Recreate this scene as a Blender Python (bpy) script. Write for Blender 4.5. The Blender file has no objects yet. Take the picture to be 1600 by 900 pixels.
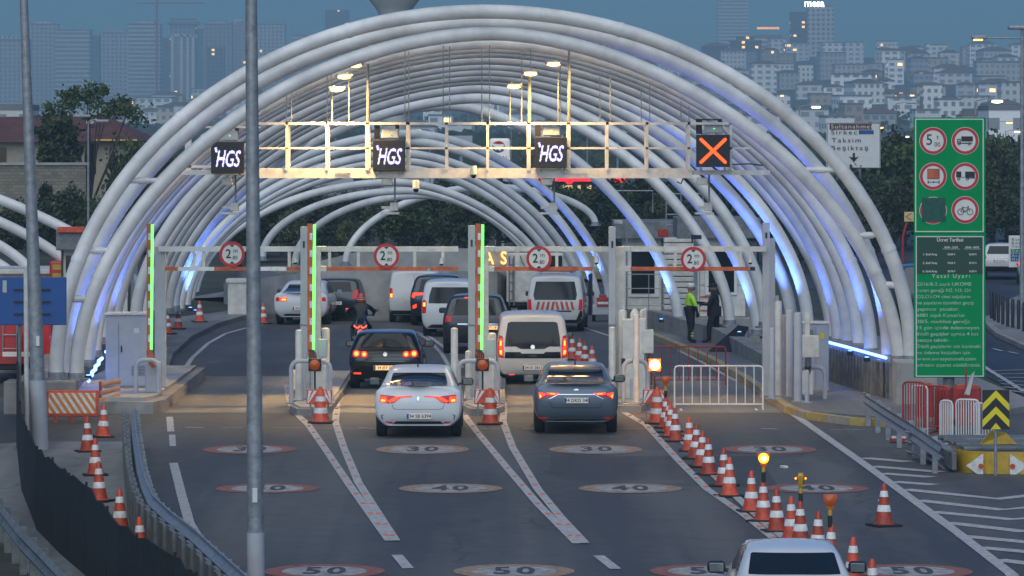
import bpy, bmesh, math, random
from mathutils import Vector, Matrix
from mathutils.bvhtree import BVHTree
from mathutils.geometry import delaunay_2d_cdt
R = math.radians
sc = bpy.context.scene
col = sc.collection
rnd = random.Random(7)

# ---------------------------------------------------------------- camera
F, H = 6500.0, 6.39          # focal length in photo pixels, eye height in metres
cam = bpy.data.cameras.new('camera')
cam.sensor_width = 36.0
cam.lens = F * 36.0 / 1600.0
cam.shift_y = -(450 - 208) / 1600.0
cam.clip_start = 1.0
cam.clip_end = 20000
camo = bpy.data.objects.new('camera', cam)
camo.location = (0, 0, H)
camo.rotation_euler = (R(90), 0, 0)
col.objects.link(camo)
sc.camera = camo

# ---------------------------------------------------------------- dusk sky
world = bpy.data.worlds.new("World")
sc.world = world
world.use_nodes = True
wn = world.node_tree
bg = wn.nodes['Background']
sky = wn.nodes.new('ShaderNodeTexSky')
sky.sky_type = 'NISHITA'
sky.sun_disc = False
sky.sun_elevation = R(6.0)
sky.sun_rotation = R(188)
sky.altitude = 50
sky.air_density = 1.0
sky.dust_density = 0.3
sky.ozone_density = 8.0
wn.links.new(sky.outputs[0], bg.inputs[0])
bg.inputs[1].default_value = 0.10

SUN = bpy.data.lights.new('sun', 'SUN')
SUN.energy = 1.2
SUN.angle = R(80)
SUN.color = (0.98, 1.0, 0.93)
suno = bpy.data.objects.new('sun', SUN)
suno.rotation_euler = (R(43), 0, R(-8))
col.objects.link(suno)

sc.view_settings.view_transform = 'Standard'
sc.view_settings.look = 'None'
sc.view_settings.gamma = 1
sc.view_settings.use_curve_mapping = False
sc.view_settings.exposure = 0.9
sc.cycles.max_bounces = 6
sc.cycles.diffuse_bounces = 2
sc.cycles.glossy_bounces = 3
sc.cycles.transparent_max_bounces = 8
sc.cycles.volume_bounces = 0
sc.cycles.use_light_tree = True
sc.cycles.sample_clamp_indirect = 4.0

# ---------------------------------------------------------------- helpers
def W(px, py, Y):
    return Vector(((px - 800) / F * Y, Y, H - (py - 208) / F * Y))
def YG(py, z=0.0):
    return F * (H - z) / (py - 208)
def G(px, py, z=0.0):
    return W(px, py, YG(py, z))

_mats = {}
def mat(name, c, rough=0.6, metal=0.0, emit=None, es=0.0, noise=0.12, scale=3.0, bump=0.0, spec=0.5, coat=0.0):
    if name in _mats: return _mats[name]
    m = bpy.data.materials.new(name); m.use_nodes = True
    nt = m.node_tree; b = nt.nodes['Principled BSDF']
    b.inputs['Base Color'].default_value = (*c, 1)
    b.inputs['Roughness'].default_value = rough
    b.inputs['Metallic'].default_value = metal
    b.inputs['Specular IOR Level'].default_value = spec
    if coat: b.inputs['Coat Weight'].default_value = coat; b.inputs['Coat Roughness'].default_value = 0.06
    if emit:
        b.inputs['Emission Color'].default_value = (*emit, 1)
        b.inputs['Emission Strength'].default_value = es
    if noise > 0:
        tc = nt.nodes.new('ShaderNodeTexCoord')
        n = nt.nodes.new('ShaderNodeTexNoise'); n.inputs['Scale'].default_value = scale; n.inputs['Detail'].default_value = 6; n.inputs['Roughness'].default_value = 0.65
        nt.links.new(tc.outputs['Object'], n.inputs['Vector'])
        r = nt.nodes.new('ShaderNodeValToRGB')
        r.color_ramp.elements[0].position = 0.3; r.color_ramp.elements[1].position = 0.7
        r.color_ramp.elements[0].color = (*[v * (1 - noise) ** 1.5 for v in c], 1)
        r.color_ramp.elements[1].color = (*[min(1, v * (1 + noise)) for v in c], 1)
        nt.links.new(n.outputs['Fac'], r.inputs['Fac']); nt.links.new(r.outputs[0], b.inputs['Base Color'])
        if bump:
            bp = nt.nodes.new('ShaderNodeBump'); bp.inputs['Strength'].default_value = bump; bp.inputs['Distance'].default_value = 0.02
            nt.links.new(n.outputs['Fac'], bp.inputs['Height']); nt.links.new(bp.outputs[0], b.inputs['Normal'])
    _mats[name] = m
    return m

def emat(name, c, s):
    return mat(name, (c[0]*.3, c[1]*.3, c[2]*.3), 0.4, emit=c, es=s, noise=0)

class MB:
    """collects shapes, then links them as ONE mesh object"""
    def __init__(s): s.v = []; s.f = []; s.mi = []; s.m = 0
    def add(s, vs, fs):
        o = len(s.v); s.v += [Vector(p) for p in vs]
        for f in fs: s.f.append([i + o for i in f]); s.mi.append(s.m)
        return s
    def box(s, c, d, rz=0.0, taper=1.0):
        x, y, z = d[0]/2, d[1]/2, d[2]/2; c = Vector(c); M = Matrix.Rotation(rz, 3, 'Z')
        vs = [c + M @ Vector((sx*x*(taper if sz > 0 else 1), sy*y*(taper if sz > 0 else 1), sz*z)) for sz in (-1, 1) for sx, sy in ((-1,-1),(1,-1),(1,1),(-1,1))]
        return s.add(vs, [(3,2,1,0),(4,5,6,7),(0,1,5,4),(1,2,6,5),(2,3,7,6),(3,0,4,7)])
    def bb(s, p, q):
        return s.box([(a+b)/2 for a, b in zip(p, q)], [abs(a-b) for a, b in zip(p, q)])
    def bbox(s, c, d, b=0.02, rz=0.0):     # box with bevelled edges
        bm = bmesh.new(); bmesh.ops.create_cube(bm, size=1)
        for v in bm.verts: v.co = Vector((v.co.x*d[0], v.co.y*d[1], v.co.z*d[2]))
        bmesh.ops.bevel(bm, geom=bm.edges[:], offset=b, segments=2, affect='EDGES', profile=0.5)
        M = Matrix.Rotation(rz, 3, 'Z'); c = Vector(c); bm.verts.index_update()
        vs = [c + M @ v.co for v in bm.verts]; fs = [[v.index for v in f.verts] for f in bm.faces]; bm.free()
        return s.add(vs, fs)
    def tube(s, pts, r, n=10, cap=True, flat=1.0):
        pts = [Vector(p) for p in pts]; N = len(pts)
        rs = r if isinstance(r, (list, tuple)) else [r]*N
        o = []; up = None
        for i, p in enumerate(pts):
            t = (pts[min(i+1, N-1)] - pts[max(i-1, 0)]).normalized()
            if up is None:
                up = Vector((0, 1, 0)) if abs(t.y) < 0.9 else Vector((0, 0, 1))
            a = (up - t * up.dot(t)).normalized(); up = a; b = t.cross(a)
            for k in range(n):
                th = 2*math.pi*k/n
                o.append(p + (a*math.cos(th)*flat + b*math.sin(th)) * rs[i])
        fs = []
        for i in range(N-1):
            for k in range(n):
                fs.append((i*n+k, i*n+(k+1) % n, (i+1)*n+(k+1) % n, (i+1)*n+k))
        if cap: fs.append(tuple(range(n))[::-1]); fs.append(tuple(range((N-1)*n, N*n)))
        return s.add(o, fs)
    def cyl(s, p, q, r, r2=None, n=14): return s.tube([p, q], [r, r if r2 is None else r2], n)
    def lathe(s, prof, c=(0,0,0), n=20, axis='z'):
        o = []; c = Vector(c)
        for r, z in prof:
            for k in range(n):
                th = 2*math.pi*k/n
                q = Vector((r*math.cos(th), r*math.sin(th), z))
                if axis == 'y': q = Vector((q.x, z, q.y))
                if axis == 'x': q = Vector((z, q.x, q.y))
                o.append(c + q)
        fs = []
        for i in range(len(prof)-1):
            for k in range(n):
                f = (i*n+k, i*n+(k+1) % n, (i+1)*n+(k+1) % n, (i+1)*n+k)
                fs.append(f if axis != 'y' else f[::-1])
        fs.append(tuple(range(n))[::-1]); fs.append(tuple(range((len(prof)-1)*n, len(prof)*n)))
        return s.add(o, fs)
    def prism(s, poly, y0, y1):            # polygon in x,z pushed along y
        n = len(poly)
        vs = [(x, y0, z) for x, z in poly] + [(x, y1, z) for x, z in poly]
        fs = [tuple(range(n)), tuple(range(n, 2*n))[::-1]] + [(i, i+n, (i+1) % n + n, (i+1) % n) for i in range(n)]
        return s.add(vs, fs)
    def slab(s, poly, z0, z1):             # polygon in x,y pushed along z
        n = len(poly)
        vs = [(x, y, z0) for x, y in poly] + [(x, y, z1) for x, y in poly]
        fs = [tuple(range(n))[::-1], tuple(range(n, 2*n))] + [(i, (i+1) % n, (i+1) % n + n, i+n) for i in range(n)]
        return s.add(vs, fs)
    def sheet(s, poly, z):
        return s.add([(p[0], p[1], z) for p in poly], [tuple(range(len(poly)))])
    def ribbon(s, pts, w, z):              # painted stripe on the ground
        o = []; N = len(pts); ws = w if isinstance(w, (list, tuple)) else [w]*N
        for i in range(N):
            a = Vector(pts[max(i-1, 0)][:2]); b = Vector(pts[min(i+1, N-1)][:2]); t = (b-a).normalized(); nn = Vector((-t.y, t.x))
            p = Vector(pts[i][:2])
            zz = z - (0.08*(60-p.y) if p.y < 60 else 0); o += [(*(p+nn*ws[i]/2), zz), (*(p-nn*ws[i]/2), zz)]
        return s.add(o, [(2*i, 2*i+1, 2*i+3, 2*i+2) for i in range(N-1)])
    def wall(s, pts, h, t, z0=0.0):        # upright wall along a ground path
        o = []; N = len(pts); hs = h if isinstance(h, (list, tuple)) else [h]*N
        pts = [p for p in pts]
        for i in range(N):
            a = Vector(pts[max(i-1, 0)][:2]); b = Vector(pts[min(i+1, N-1)][:2]); d = (b-a).normalized(); nn = Vector((-d.y, d.x))*t/2
            p = Vector(pts[i][:2])
            o += [(*(p+nn), z0), (*(p-nn), z0), (*(p-nn), z0+hs[i]), (*(p+nn), z0+hs[i])]
        fs = []
        for i in range(N-1):
            for k in range(4): fs.append((4*i+k, 4*i+(k+1) % 4, 4*i+4+(k+1) % 4, 4*i+4+k))
        fs += [(0,1,2,3)[::-1], tuple(4*(N-1)+k for k in range(4))]
        return s.add(o, fs)
    def build(s, name, m, parent=None, smooth=False, world=False, angle=35):
        me = bpy.data.meshes.new(name)
        vs = s.v
        if parent is not None and world: vs = [v - parent.location for v in vs]
        me.from_pydata([tuple(v) for v in vs], [], s.f)
        ms = m if isinstance(m, (list, tuple)) else [m]
        for x in ms: me.materials.append(x)
        if len(ms) > 1: me.polygons.foreach_set('material_index', s.mi)
        me.validate(); me.update()
        bm = bmesh.new(); bm.from_mesh(me); bmesh.ops.recalc_face_normals(bm, faces=bm.faces[:]) if not getattr(s, 'keep', False) else None; bm.to_mesh(me); bm.free()
        if smooth:
            me.polygons.foreach_set('use_smooth', [True]*len(me.polygons))
            try: me.set_sharp_from_angle(angle=R(angle))
            except Exception: pass
        o = bpy.data.objects.new(name, me); col.objects.link(o)
        if parent is not None: o.parent = parent
        return o

def tag(o, label=None, cat=None, group=None, kind=None):
    if label: o['label'] = label
    if cat: o['category'] = cat
    if group: o['group'] = group
    if kind: o['kind'] = kind
    return o
def thing(name, label, cat, loc=(0,0,0), rz=0.0, group=None):
    o = bpy.data.objects.new(name, None); o.empty_display_size = 0.2; col.objects.link(o)
    o.location = loc; o.rotation_euler = (0, 0, rz)
    return tag(o, label, cat, group)
def struct(o): o['kind'] = 'structure'; return o
def dup(root, loc, rz=None, label=None, group=None, scale=None):
    r = root.copy(); col.objects.link(r); r.location = loc
    if rz is not None: r.rotation_euler = (0, 0, rz)
    if scale is not None: r.scale = scale if isinstance(scale, (tuple, list)) else (scale,)*3
    if label: r['label'] = label
    if group: r['group'] = group
    for ch in list(root.children):
        c = ch.copy(); col.objects.link(c); c.parent = r
        for g in list(ch.children):
            d = g.copy(); col.objects.link(d); d.parent = c
    return r

_tc = {}
def text_mesh(txt, size=1.0, shear=0.0, align='CENTER', bold=0.0, space=1.0, extrude=0.0):
    """flat lettering as verts/faces lying in x,y with y up"""
    key = (txt, size, shear, align, bold, space, extrude)
    if key in _tc: return _tc[key]
    c = bpy.data.curves.new('lettering', 'FONT'); c.body = txt; c.size = size; c.shear = shear
    c.align_x = align; c.align_y = 'CENTER'; c.offset = bold; c.space_character = space; c.extrude = extrude; c.resolution_u = 3
    o = bpy.data.objects.new('lettering', c); col.objects.link(o)
    dg = bpy.context.evaluated_depsgraph_get(); me = bpy.data.meshes.new_from_object(o.evaluated_get(dg))
    r = ([v.co.copy() for v in me.vertices], [tuple(p.vertices) for p in me.polygons])
    bpy.data.objects.remove(o); bpy.data.curves.remove(c); bpy.data.meshes.remove(me)
    _tc[key] = r
    return r
def add_text(mb, txt, x, y, z, size, mode='wall', sx=1.0, sy=1.0, **k):
    """mode wall: reads from -y ; floor: lies on the ground, reads from -y"""
    vs, fs = text_mesh(txt, size, **k)
    if mode == 'wall': pv = [(x + v.x*sx, y - v.z, z + v.y*sy) for v in vs]
    else: pv = [(x + v.x*sx, y + v.y*sy, z) for v in vs]
    mb.add(pv, fs)
def disc(mb, x, y, z, r, n=28, r0=0.0, sz=1.0):
    """flat disc or ring facing -y"""
    if r0 <= 0: mb.add([(x + r*math.cos(2*math.pi*k/n), y, z + sz*r*math.sin(2*math.pi*k/n)) for k in range(n)], [tuple(range(n))])
    else:
        vs = []
        for k in range(n):
            c, s = math.cos(2*math.pi*k/n), math.sin(2*math.pi*k/n)
            vs += [(x+r*c, y, z+sz*r*s), (x+r0*c, y, z+sz*r0*s)]
        mb.add(vs, [(2*k, 2*((k+1) % n), 2*((k+1) % n)+1, 2*k+1) for k in range(n)])
def spot(name, loc, target, energy, color, size=70, blend=0.6, r=0.15, parent=None):
    l = bpy.data.lights.new(name, 'SPOT'); l.energy = energy; l.color = color; l.spot_size = R(size); l.spot_blend = blend; l.shadow_soft_size = r
    o = bpy.data.objects.new(name, l); col.objects.link(o); d = Vector(target) - Vector(loc)
    o.rotation_euler = d.to_track_quat('-Z', 'Y').to_euler(); o.location = loc
    if parent is not None: o.location = Vector(loc) - parent.location; o.parent = parent
    return o

# ---------------------------------------------------------------- materials
M = {}
M['white_tube'] = mat('white painted steel', (0.70, 0.70, 0.67), 0.45, noise=0.20, scale=0.9)
M['cream'] = mat('cream painted steel', (0.64, 0.62, 0.55), 0.45, noise=0.16, scale=4)
M['galv'] = mat('galvanised steel', (0.30, 0.32, 0.33), 0.5, metal=0.35, noise=0.25, scale=7)
M['galv_dark'] = mat('weathered guard rail', (0.17, 0.185, 0.185), 0.7, metal=0.1, noise=0.3, scale=5)
M['grey_cab'] = mat('light grey cabinet', (0.42, 0.44, 0.46), 0.5, noise=0.08)
M['concrete'] = mat('concrete', (0.27, 0.265, 0.245), 0.85, noise=0.28, scale=1.6, bump=0.3)
M['concrete_light'] = mat('pale concrete', (0.36, 0.355, 0.33), 0.85, noise=0.22, scale=1.0, bump=0.2)
M['asphalt_plain'] = mat('asphalt plain', (0.05, 0.052, 0.056), 0.85, noise=0.3, scale=3)
M['black'] = mat('black plastic', (0.018, 0.018, 0.02), 0.45, noise=0.1)
M['rubber'] = mat('tyre rubber', (0.02, 0.02, 0.021), 0.8, noise=0.2, scale=12)
M['orange'] = mat('orange plastic', (0.60, 0.085, 0.035), 0.5, noise=0.32, scale=9)
# scuffed cones: every one a little different
nt_ = M['orange'].node_tree; oi_ = nt_.nodes.new('ShaderNodeObjectInfo'); hs_ = nt_.nodes.new('ShaderNodeHueSaturation'); mr_ = nt_.nodes.new('ShaderNodeMapRange')
mr_.inputs[3].default_value = 0.62; mr_.inputs[4].default_value = 1.18; nt_.links.new(oi_.outputs['Random'], mr_.inputs[0]); nt_.links.new(mr_.outputs[0], hs_.inputs['Value'])
nt_.links.new(nt_.nodes['Color Ramp'].outputs[0] if 'Color Ramp' in nt_.nodes else [n for n in nt_.nodes if n.type == 'VALTORGB'][0].outputs[0], hs_.inputs['Color']); nt_.links.new(hs_.outputs[0], nt_.nodes['Principled BSDF'].inputs['Base Color'])
M['cone_white'] = mat('reflective white band', (0.74, 0.74, 0.71), 0.35, noise=0.22, scale=14)
M['orange_paint'] = mat('worn orange paint', (0.52, 0.12, 0.04), 0.5, noise=0.25, scale=5)
M['red'] = mat('sign red', (0.50, 0.015, 0.02), 0.4, noise=0.06)
M['redpaint'] = mat('red painted steel', (0.36, 0.03, 0.025), 0.5, noise=0.25, scale=6)
M['signwhite'] = mat('sign white', (0.66, 0.66, 0.62), 0.45, noise=0.05)
M['signblack'] = mat('sign black', (0.015, 0.015, 0.017), 0.5, noise=0.0)
M['green_sign'] = mat('sign green', (0.0, 0.26, 0.075), 0.6, spec=0.12, noise=0.08, scale=1.5)
M['dark_green'] = mat('sign dark green', (0.010, 0.055, 0.035), 0.5, noise=0.08)
M['sign_blue'] = mat('sign blue', (0.008, 0.07, 0.26), 0.45, noise=0.1, scale=2)
M['yellow'] = mat('signal yellow', (0.75, 0.62, 0.01), 0.4, noise=0.06)
M['yellow_worn'] = mat('worn yellow', (0.58, 0.37, 0.035), 0.5, noise=0.22, scale=5)
M['paint'] = mat('road paint', (0.46, 0.46, 0.44), 0.7, noise=0.3, scale=9)
M['roadred'] = mat('road paint red', (0.30, 0.12, 0.085), 0.75, noise=0.3, scale=9)
M['markpaint'] = mat('worn speed mark paint', (0.36, 0.36, 0.34), 0.75, noise=0.45, scale=5)
M['roadpeach'] = mat('worn peach road paint', (0.36, 0.24, 0.16), 0.75, noise=0.35, scale=7)
M['roadgrey'] = mat('road paint dark', (0.075, 0.078, 0.08), 0.8, noise=0.3, scale=9)
M['glass'] = mat('dark glass', (0.012, 0.016, 0.018), 0.08, noise=0, spec=0.32)
M['chrome'] = mat('chrome', (0.6, 0.6, 0.6), 0.18, metal=1.0, noise=0)
M['tail'] = emat('tail lamp lit', (1.0, 0.035, 0.01), 1.8)
M['tail_hot'] = emat('tail lamp core', (1.0, 0.16, 0.02), 4.0)
M['tail_dim'] = mat('tail lamp lens', (0.22, 0.008, 0.008), 0.15, emit=(1, 0.02, 0.01), es=0.12, noise=0)
M['brake'] = emat('brake lamp', (1.0, 0.04, 0.02), 1.3)
M['amber'] = emat('amber lamp', (1.0, 0.28, 0.01), 4.0)
M['amber_core'] = emat('amber lamp core', (1.0, 0.62, 0.12), 9.0)
M['amber_lens'] = mat('amber lens', (0.55, 0.10, 0.01), 0.2, noise=0.1)
M['plate'] = mat('number plate', (0.62, 0.60, 0.56), 0.4, emit=(1, 0.85, 0.65), es=0.05, noise=0)
M['plate_lit'] = mat('lit number plate', (0.7, 0.6, 0.4), 0.4, emit=(1.0, 0.5, 0.15), es=0.55, noise=0)
M['green_led'] = emat('green light strip', (0.10, 1.0, 0.10), 2.0)
M['blue_led'] = emat('blue light strip', (0.10, 0.25, 1.0), 5.0)
M['led_white'] = emat('white display pixels', (0.45, 0.42, 1.0), 1.5)
M['led_red'] = emat('red display cross', (1.0, 0.075, 0.01), 1.5)
M['lamp_warm'] = emat('street lamp warm', (1.0, 0.58, 0.13), 4.5)
M['lamp_cool'] = emat('street lamp cool', (1.0, 0.85, 0.55), 3.5)
M['lamp_far'] = emat('street lamp far', (1.0, 0.42, 0.10), 3.5)
M['neon_red'] = emat('red canopy light', (1.0, 0.02, 0.03), 1.0)
# ================================================================ THE SETTING
def asphalt_mat(name, c, lane=True, crack=0.5):
    m = bpy.data.materials.new(name); m.use_nodes = True
    nt = m.node_tree; b = nt.nodes['Principled BSDF']; L = nt.links
    tc = nt.nodes.new('ShaderNodeTexCoord')
    def noise(scale, det, sx=1, sy=1, rough=0.6):
        mp = nt.nodes.new('ShaderNodeMapping'); mp.inputs['Scale'].default_value = (sx, sy, 1)
        L.new(tc.outputs['Object'], mp.inputs['Vector'])
        n = nt.nodes.new('ShaderNodeTexNoise'); n.inputs['Scale'].default_value = scale; n.inputs['Detail'].default_value = det; n.inputs['Roughness'].default_value = rough
        L.new(mp.outputs[0], n.inputs['Vector']); return n.outputs['Fac']
    def math_(op, a, b_):
        q = nt.nodes.new('ShaderNodeMath'); q.operation = op
        for i, v in enumerate((a, b_)):
            if isinstance(v, (int, float)): q.inputs[i].default_value = v
            else: L.new(v, q.inputs[i])
        return q.outputs[0]
    fine = noise(40, 4); patch = noise(0.22, 5, 1, 0.35); streak = noise(0.7, 3, 1.0, 0.03); mid = noise(2.2, 5)
    t = math_('ADD', math_('MULTIPLY', fine, 0.30), math_('MULTIPLY', patch, 0.55))
    t = math_('ADD', t, math_('MULTIPLY', streak, 1.0)); t = math_('ADD', t, math_('MULTIPLY', mid, 0.35))
    t = math_('DIVIDE', t, 2.2)
    r = nt.nodes.new('ShaderNodeValToRGB'); r.color_ramp.elements[0].position = 0.43; r.color_ramp.elements[1].position = 0.57
    r.color_ramp.elements[0].color = (*[v*0.66 for v in c], 1); r.color_ramp.elements[1].color = (*[v*1.34 for v in c], 1)
    L.new(t, r.inputs['Fac'])
    # square-cut repair patches
    v2 = nt.nodes.new('ShaderNodeTexVoronoi'); v2.distance = 'CHEBYCHEV'; v2.inputs['Scale'].default_value = 0.28; v2.inputs['Randomness'].default_value = 0.85
    m2 = nt.nodes.new('ShaderNodeMapping'); m2.inputs['Scale'].default_value = (1.0, 0.22, 1); L.new(tc.outputs['Object'], m2.inputs['Vector']); L.new(m2.outputs[0], v2.inputs['Vector'])
    s2 = nt.nodes.new('ShaderNodeSeparateColor'); L.new(v2.outputs['Color'], s2.inputs[0])
    t = math_('ADD', t, math_('MULTIPLY', math_('GREATER_THAN', s2.outputs[0], 0.80), -0.055)); t = math_('ADD', t, math_('MULTIPLY', math_('GREATER_THAN', s2.outputs[1], 0.86), 0.05))
    L.new(t, r.inputs['Fac'])
    # cracks and sealed joints
    vo = nt.nodes.new('ShaderNodeTexVoronoi'); vo.feature = 'DISTANCE_TO_EDGE'; vo.inputs['Scale'].default_value = 0.16
    mp = nt.nodes.new('ShaderNodeMapping'); L.new(tc.outputs['Object'], mp.inputs['Vector'])
    vm = nt.nodes.new('ShaderNodeVectorMath'); vm.operation = 'ADD'
    nn = nt.nodes.new('ShaderNodeTexNoise'); nn.inputs['Scale'].default_value = 0.8; L.new(tc.outputs['Object'], nn.inputs['Vector'])
    L.new(mp.outputs[0], vm.inputs[0]); L.new(nn.outputs['Color'], vm.inputs[1]); L.new(vm.outputs[0], vo.inputs['Vector'])
    lt = math_('LESS_THAN', vo.outputs['Distance'], 0.006)
    mx = nt.nodes.new('ShaderNodeMix'); mx.data_type = 'RGBA'
    L.new(math_('MULTIPLY', lt, crack), mx.inputs[0]); L.new(r.outputs[0], mx.inputs[6]); mx.inputs[7].default_value = (*[v*0.5 for v in c], 1)
    L.new(mx.outputs[2], b.inputs['Base Color'])
    rr = nt.nodes.new('ShaderNodeMapRange'); rr.inputs[1].default_value = 0.3; rr.inputs[2].default_value = 0.7; rr.inputs[3].default_value = 0.62; rr.inputs[4].default_value = 0.86
    L.new(streak, rr.inputs[0]); L.new(rr.outputs[0], b.inputs['Roughness'])
    bp = nt.nodes.new('ShaderNodeBump'); bp.inputs['Strength'].default_value = 0.35; bp.inputs['Distance'].default_value = 0.01
    L.new(fine, bp.inputs['Height']); L.new(bp.outputs[0], b.inputs['Normal'])
    return m
M['asphalt'] = asphalt_mat('asphalt', (0.090, 0.090, 0.083))
M['asphalt_old'] = asphalt_mat('pale old asphalt', (0.20, 0.20, 0.185))
M['asphalt_side'] = asphalt_mat('side road asphalt', (0.036, 0.040, 0.050))
M['apron'] = asphalt_mat('plaza concrete', (0.23, 0.215, 0.175), crack=0.7)
M['pavement'] = asphalt_mat('pavement', (0.21, 0.21, 0.195))
M['earth'] = mat('earth and grass', (0.050, 0.052, 0.032), 0.95, noise=0.45, scale=0.35, bump=0.3)

def P2(px, py, z=0.0):
    g = G(px, py, z); return (g.x, g.y)

def gzz(y): return -0.08*(60-y) if y < 60 else 0.0
def gsheet(name, poly, z, m):
    """flat sheet that dips gently nearer than 60 m"""
    def cut(P, f):
        out = []
        for i in range(len(P)):
            a, b = P[i], P[(i+1) % len(P)]; fa, fb = f(a), f(b)
            if fa >= 0: out.append(a)
            if (fa > 0 > fb) or (fa < 0 < fb): u = fa/(fa-fb); out.append((a[0]+(b[0]-a[0])*u, a[1]+(b[1]-a[1])*u))
        return out
    q = MB()
    for f in (lambda p: p[1]-60, lambda p: 60-p[1]):
        P = cut([tuple(p)[:2] for p in poly], f)
        if len(P) > 2: q.add([(x, y, z+gzz(y)) for x, y in P], [tuple(range(len(P)))])
    return struct(q.build(name, m))
# ground sheet reaches the horizon
gsheet('ground', [(-1500, 20), (1500, 20), (1500, 4300), (-1500, 4300)], -0.03, M['earth'])
gsheet('road', [(-16, 38), (10.6, 38), (12.4, 96), (11, 128), (9.5, 172), (-9, 172), (-15.5, 128)], 0.0, M['asphalt'])
gsheet('side_road', [(8.5, 38), (60, 38), (60, 300), (12, 300), (12.5, 100)], -0.012, M['asphalt_side'])
gsheet('access_road', [(-60, 38), (-12.2, 38), (-15.5, 128), (-16.0, 210), (-60, 210)], -0.010, M['asphalt_old'])
# lighter strip between the guard rail and the mesh fence
strip = [P2(60, 690), P2(200, 690), P2(206, 702), P2(214, 790), P2(240, 860), (-3.2, 47), (-3.0, 38), (-22, 38), (-12.5, 84)]
gsheet('verge_pavement', strip, 0.004, M['asphalt_old'])
# concrete slab of the toll lanes
ya, yb = YG(645), YG(588)
gsheet('concrete_apron', [(-8.05, ya), (6.62, ya), (6.7, yb), (-8.3, yb)], 0.004, M['apron'])

# ---- painted markings
mk = MB()
def rib(pts, w, z=0.012): mk.ribbon([P2(*p) for p in pts], w, z)
gore = [
 [(448,601),(450,615),(455,633),(466,650),(482,665),(510,705),(545,757),(590,820),(609,846)],
 [(513,601),(521,615),(527,634),(524,660),(537,700),(560,755),(598,815),(618,846)],
 [(712,601),(716,630),(728,653),(745,675),(795,735),(842,790),(890,838),(902,850)],
 [(772,601),(778,615),(788,634),(786,660),(801,700),(840,765),(875,808),(914,850)],
 [(958,633),(972,643),(1010,665),(1060,720),(1105,765),(1160,803),(1204,838),(1218,850)],
 [(1040,632),(1052,655),(1062,685),(1112,740),(1160,786),(1200,822),(1236,850)]]
for gi, gl in enumerate(gore): rib(gl, 0.155, 0.012 + 0.004*(gi % 2))
ww = 0.17
rib([(265,652),(267,675)], 0.15); rib([(269,680),(270,698)], 0.13); rib([(271,724),(284,775),(296,818),(312,845),(340,868)], ww)
rib([(340,868),(372,900),(420,940)], ww)
rib([(620,868),(638,889)], 0.17); rib([(935,869),(962,890)], 0.17)
rib([(1240,648),(1348,724),(1420,777),(1500,836),(1580,898),(1640,945)], 0.19, 0.014)
rib([(283,586),(300,560),(325,537),(352,522),(380,514),(410,508)], 0.13)           # curve beyond the left lane
rib([(703,575),(690,553),(668,530),(655,523)], 0.12); rib([(722,575),(708,555),(690,540),(672,527),(650,519)], 0.12)
rib([(1060,548),(1100,568),(1150,596)], 0.12)
rib([(900,508),(960,528),(1010,545)], 0.12)
for a in [[(1362,729),(1470,738)],[(1377,740),(1455,746)],[(1395,753),(1460,758)],[(1412,765),(1480,772),(1560,780),(1640,771)],
          [(1433,782),(1565,797),(1640,790)],[(1455,800),(1580,812),(1650,807)],[(1478,817),(1600,831),(1650,828)],
          [(1503,838),(1650,852)],[(1530,856),(1650,867)],[(1557,875),(1650,886)],[(1350,716),(1420,722)]]: rib(a, 0.36, 0.008)
# worn transverse line and arrows before the slab
rib([(290,668),(318,669)], 0.10, 0.011); rib([(345,669),(380,669)], 0.05, 0.011); rib([(425,669),(560,670)], 0.04, 0.011); rib([(560,669),(586,670)], 0.13, 0.011); rib([(730,670),(800,671)], 0.04, 0.011)
rib([(816,671),(838,671)], 0.11, 0.011); rib([(960,670),(1010,670)], 0.05, 0.011); rib([(1190,670),(1215,671)], 0.14, 0.011); rib([(1296,672),(1352,672)], 0.06, 0.011)
# side road markings
rib([(1540,575),(1600,612)], 0.14); rib([(1500,545),(1540,575)], 0.14)
for i in range(7): rib([(1548+i*4, 580+i*5), (1640, 577+i*7)], 0.12)
for a in [[(1500,543),(1514,545)],[(1551,545),(1566,549)],[(1576,550),(1590,553)]]: rib(a, 0.10)
mo = mk.build('road_markings', M['paint']); struct(mo)
# reflective studs along the gore lines (too many and too small to be things)
st = MB()
for gl in gore:
    pts = [Vector(P2(*p)) for p in gl]
    acc = 0.0
    for a, b in zip(pts[:-1], pts[1:]):
        d = (b-a).length
        while acc < d:
            q = a + (b-a)*(acc/d); st.box((q.x, q.y, 0.022), (0.075, 0.15, 0.018)); acc += 1.9
        acc -= d
so = st.build('road_studs', mat('road stud', (0.45, 0.10, 0.05), 0.4, emit=(1, .3, .05), es=0.06, noise=0)); tag(so, kind='stuff'); so['label'] = 'small red reflective studs set along the white gore lines'

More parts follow.
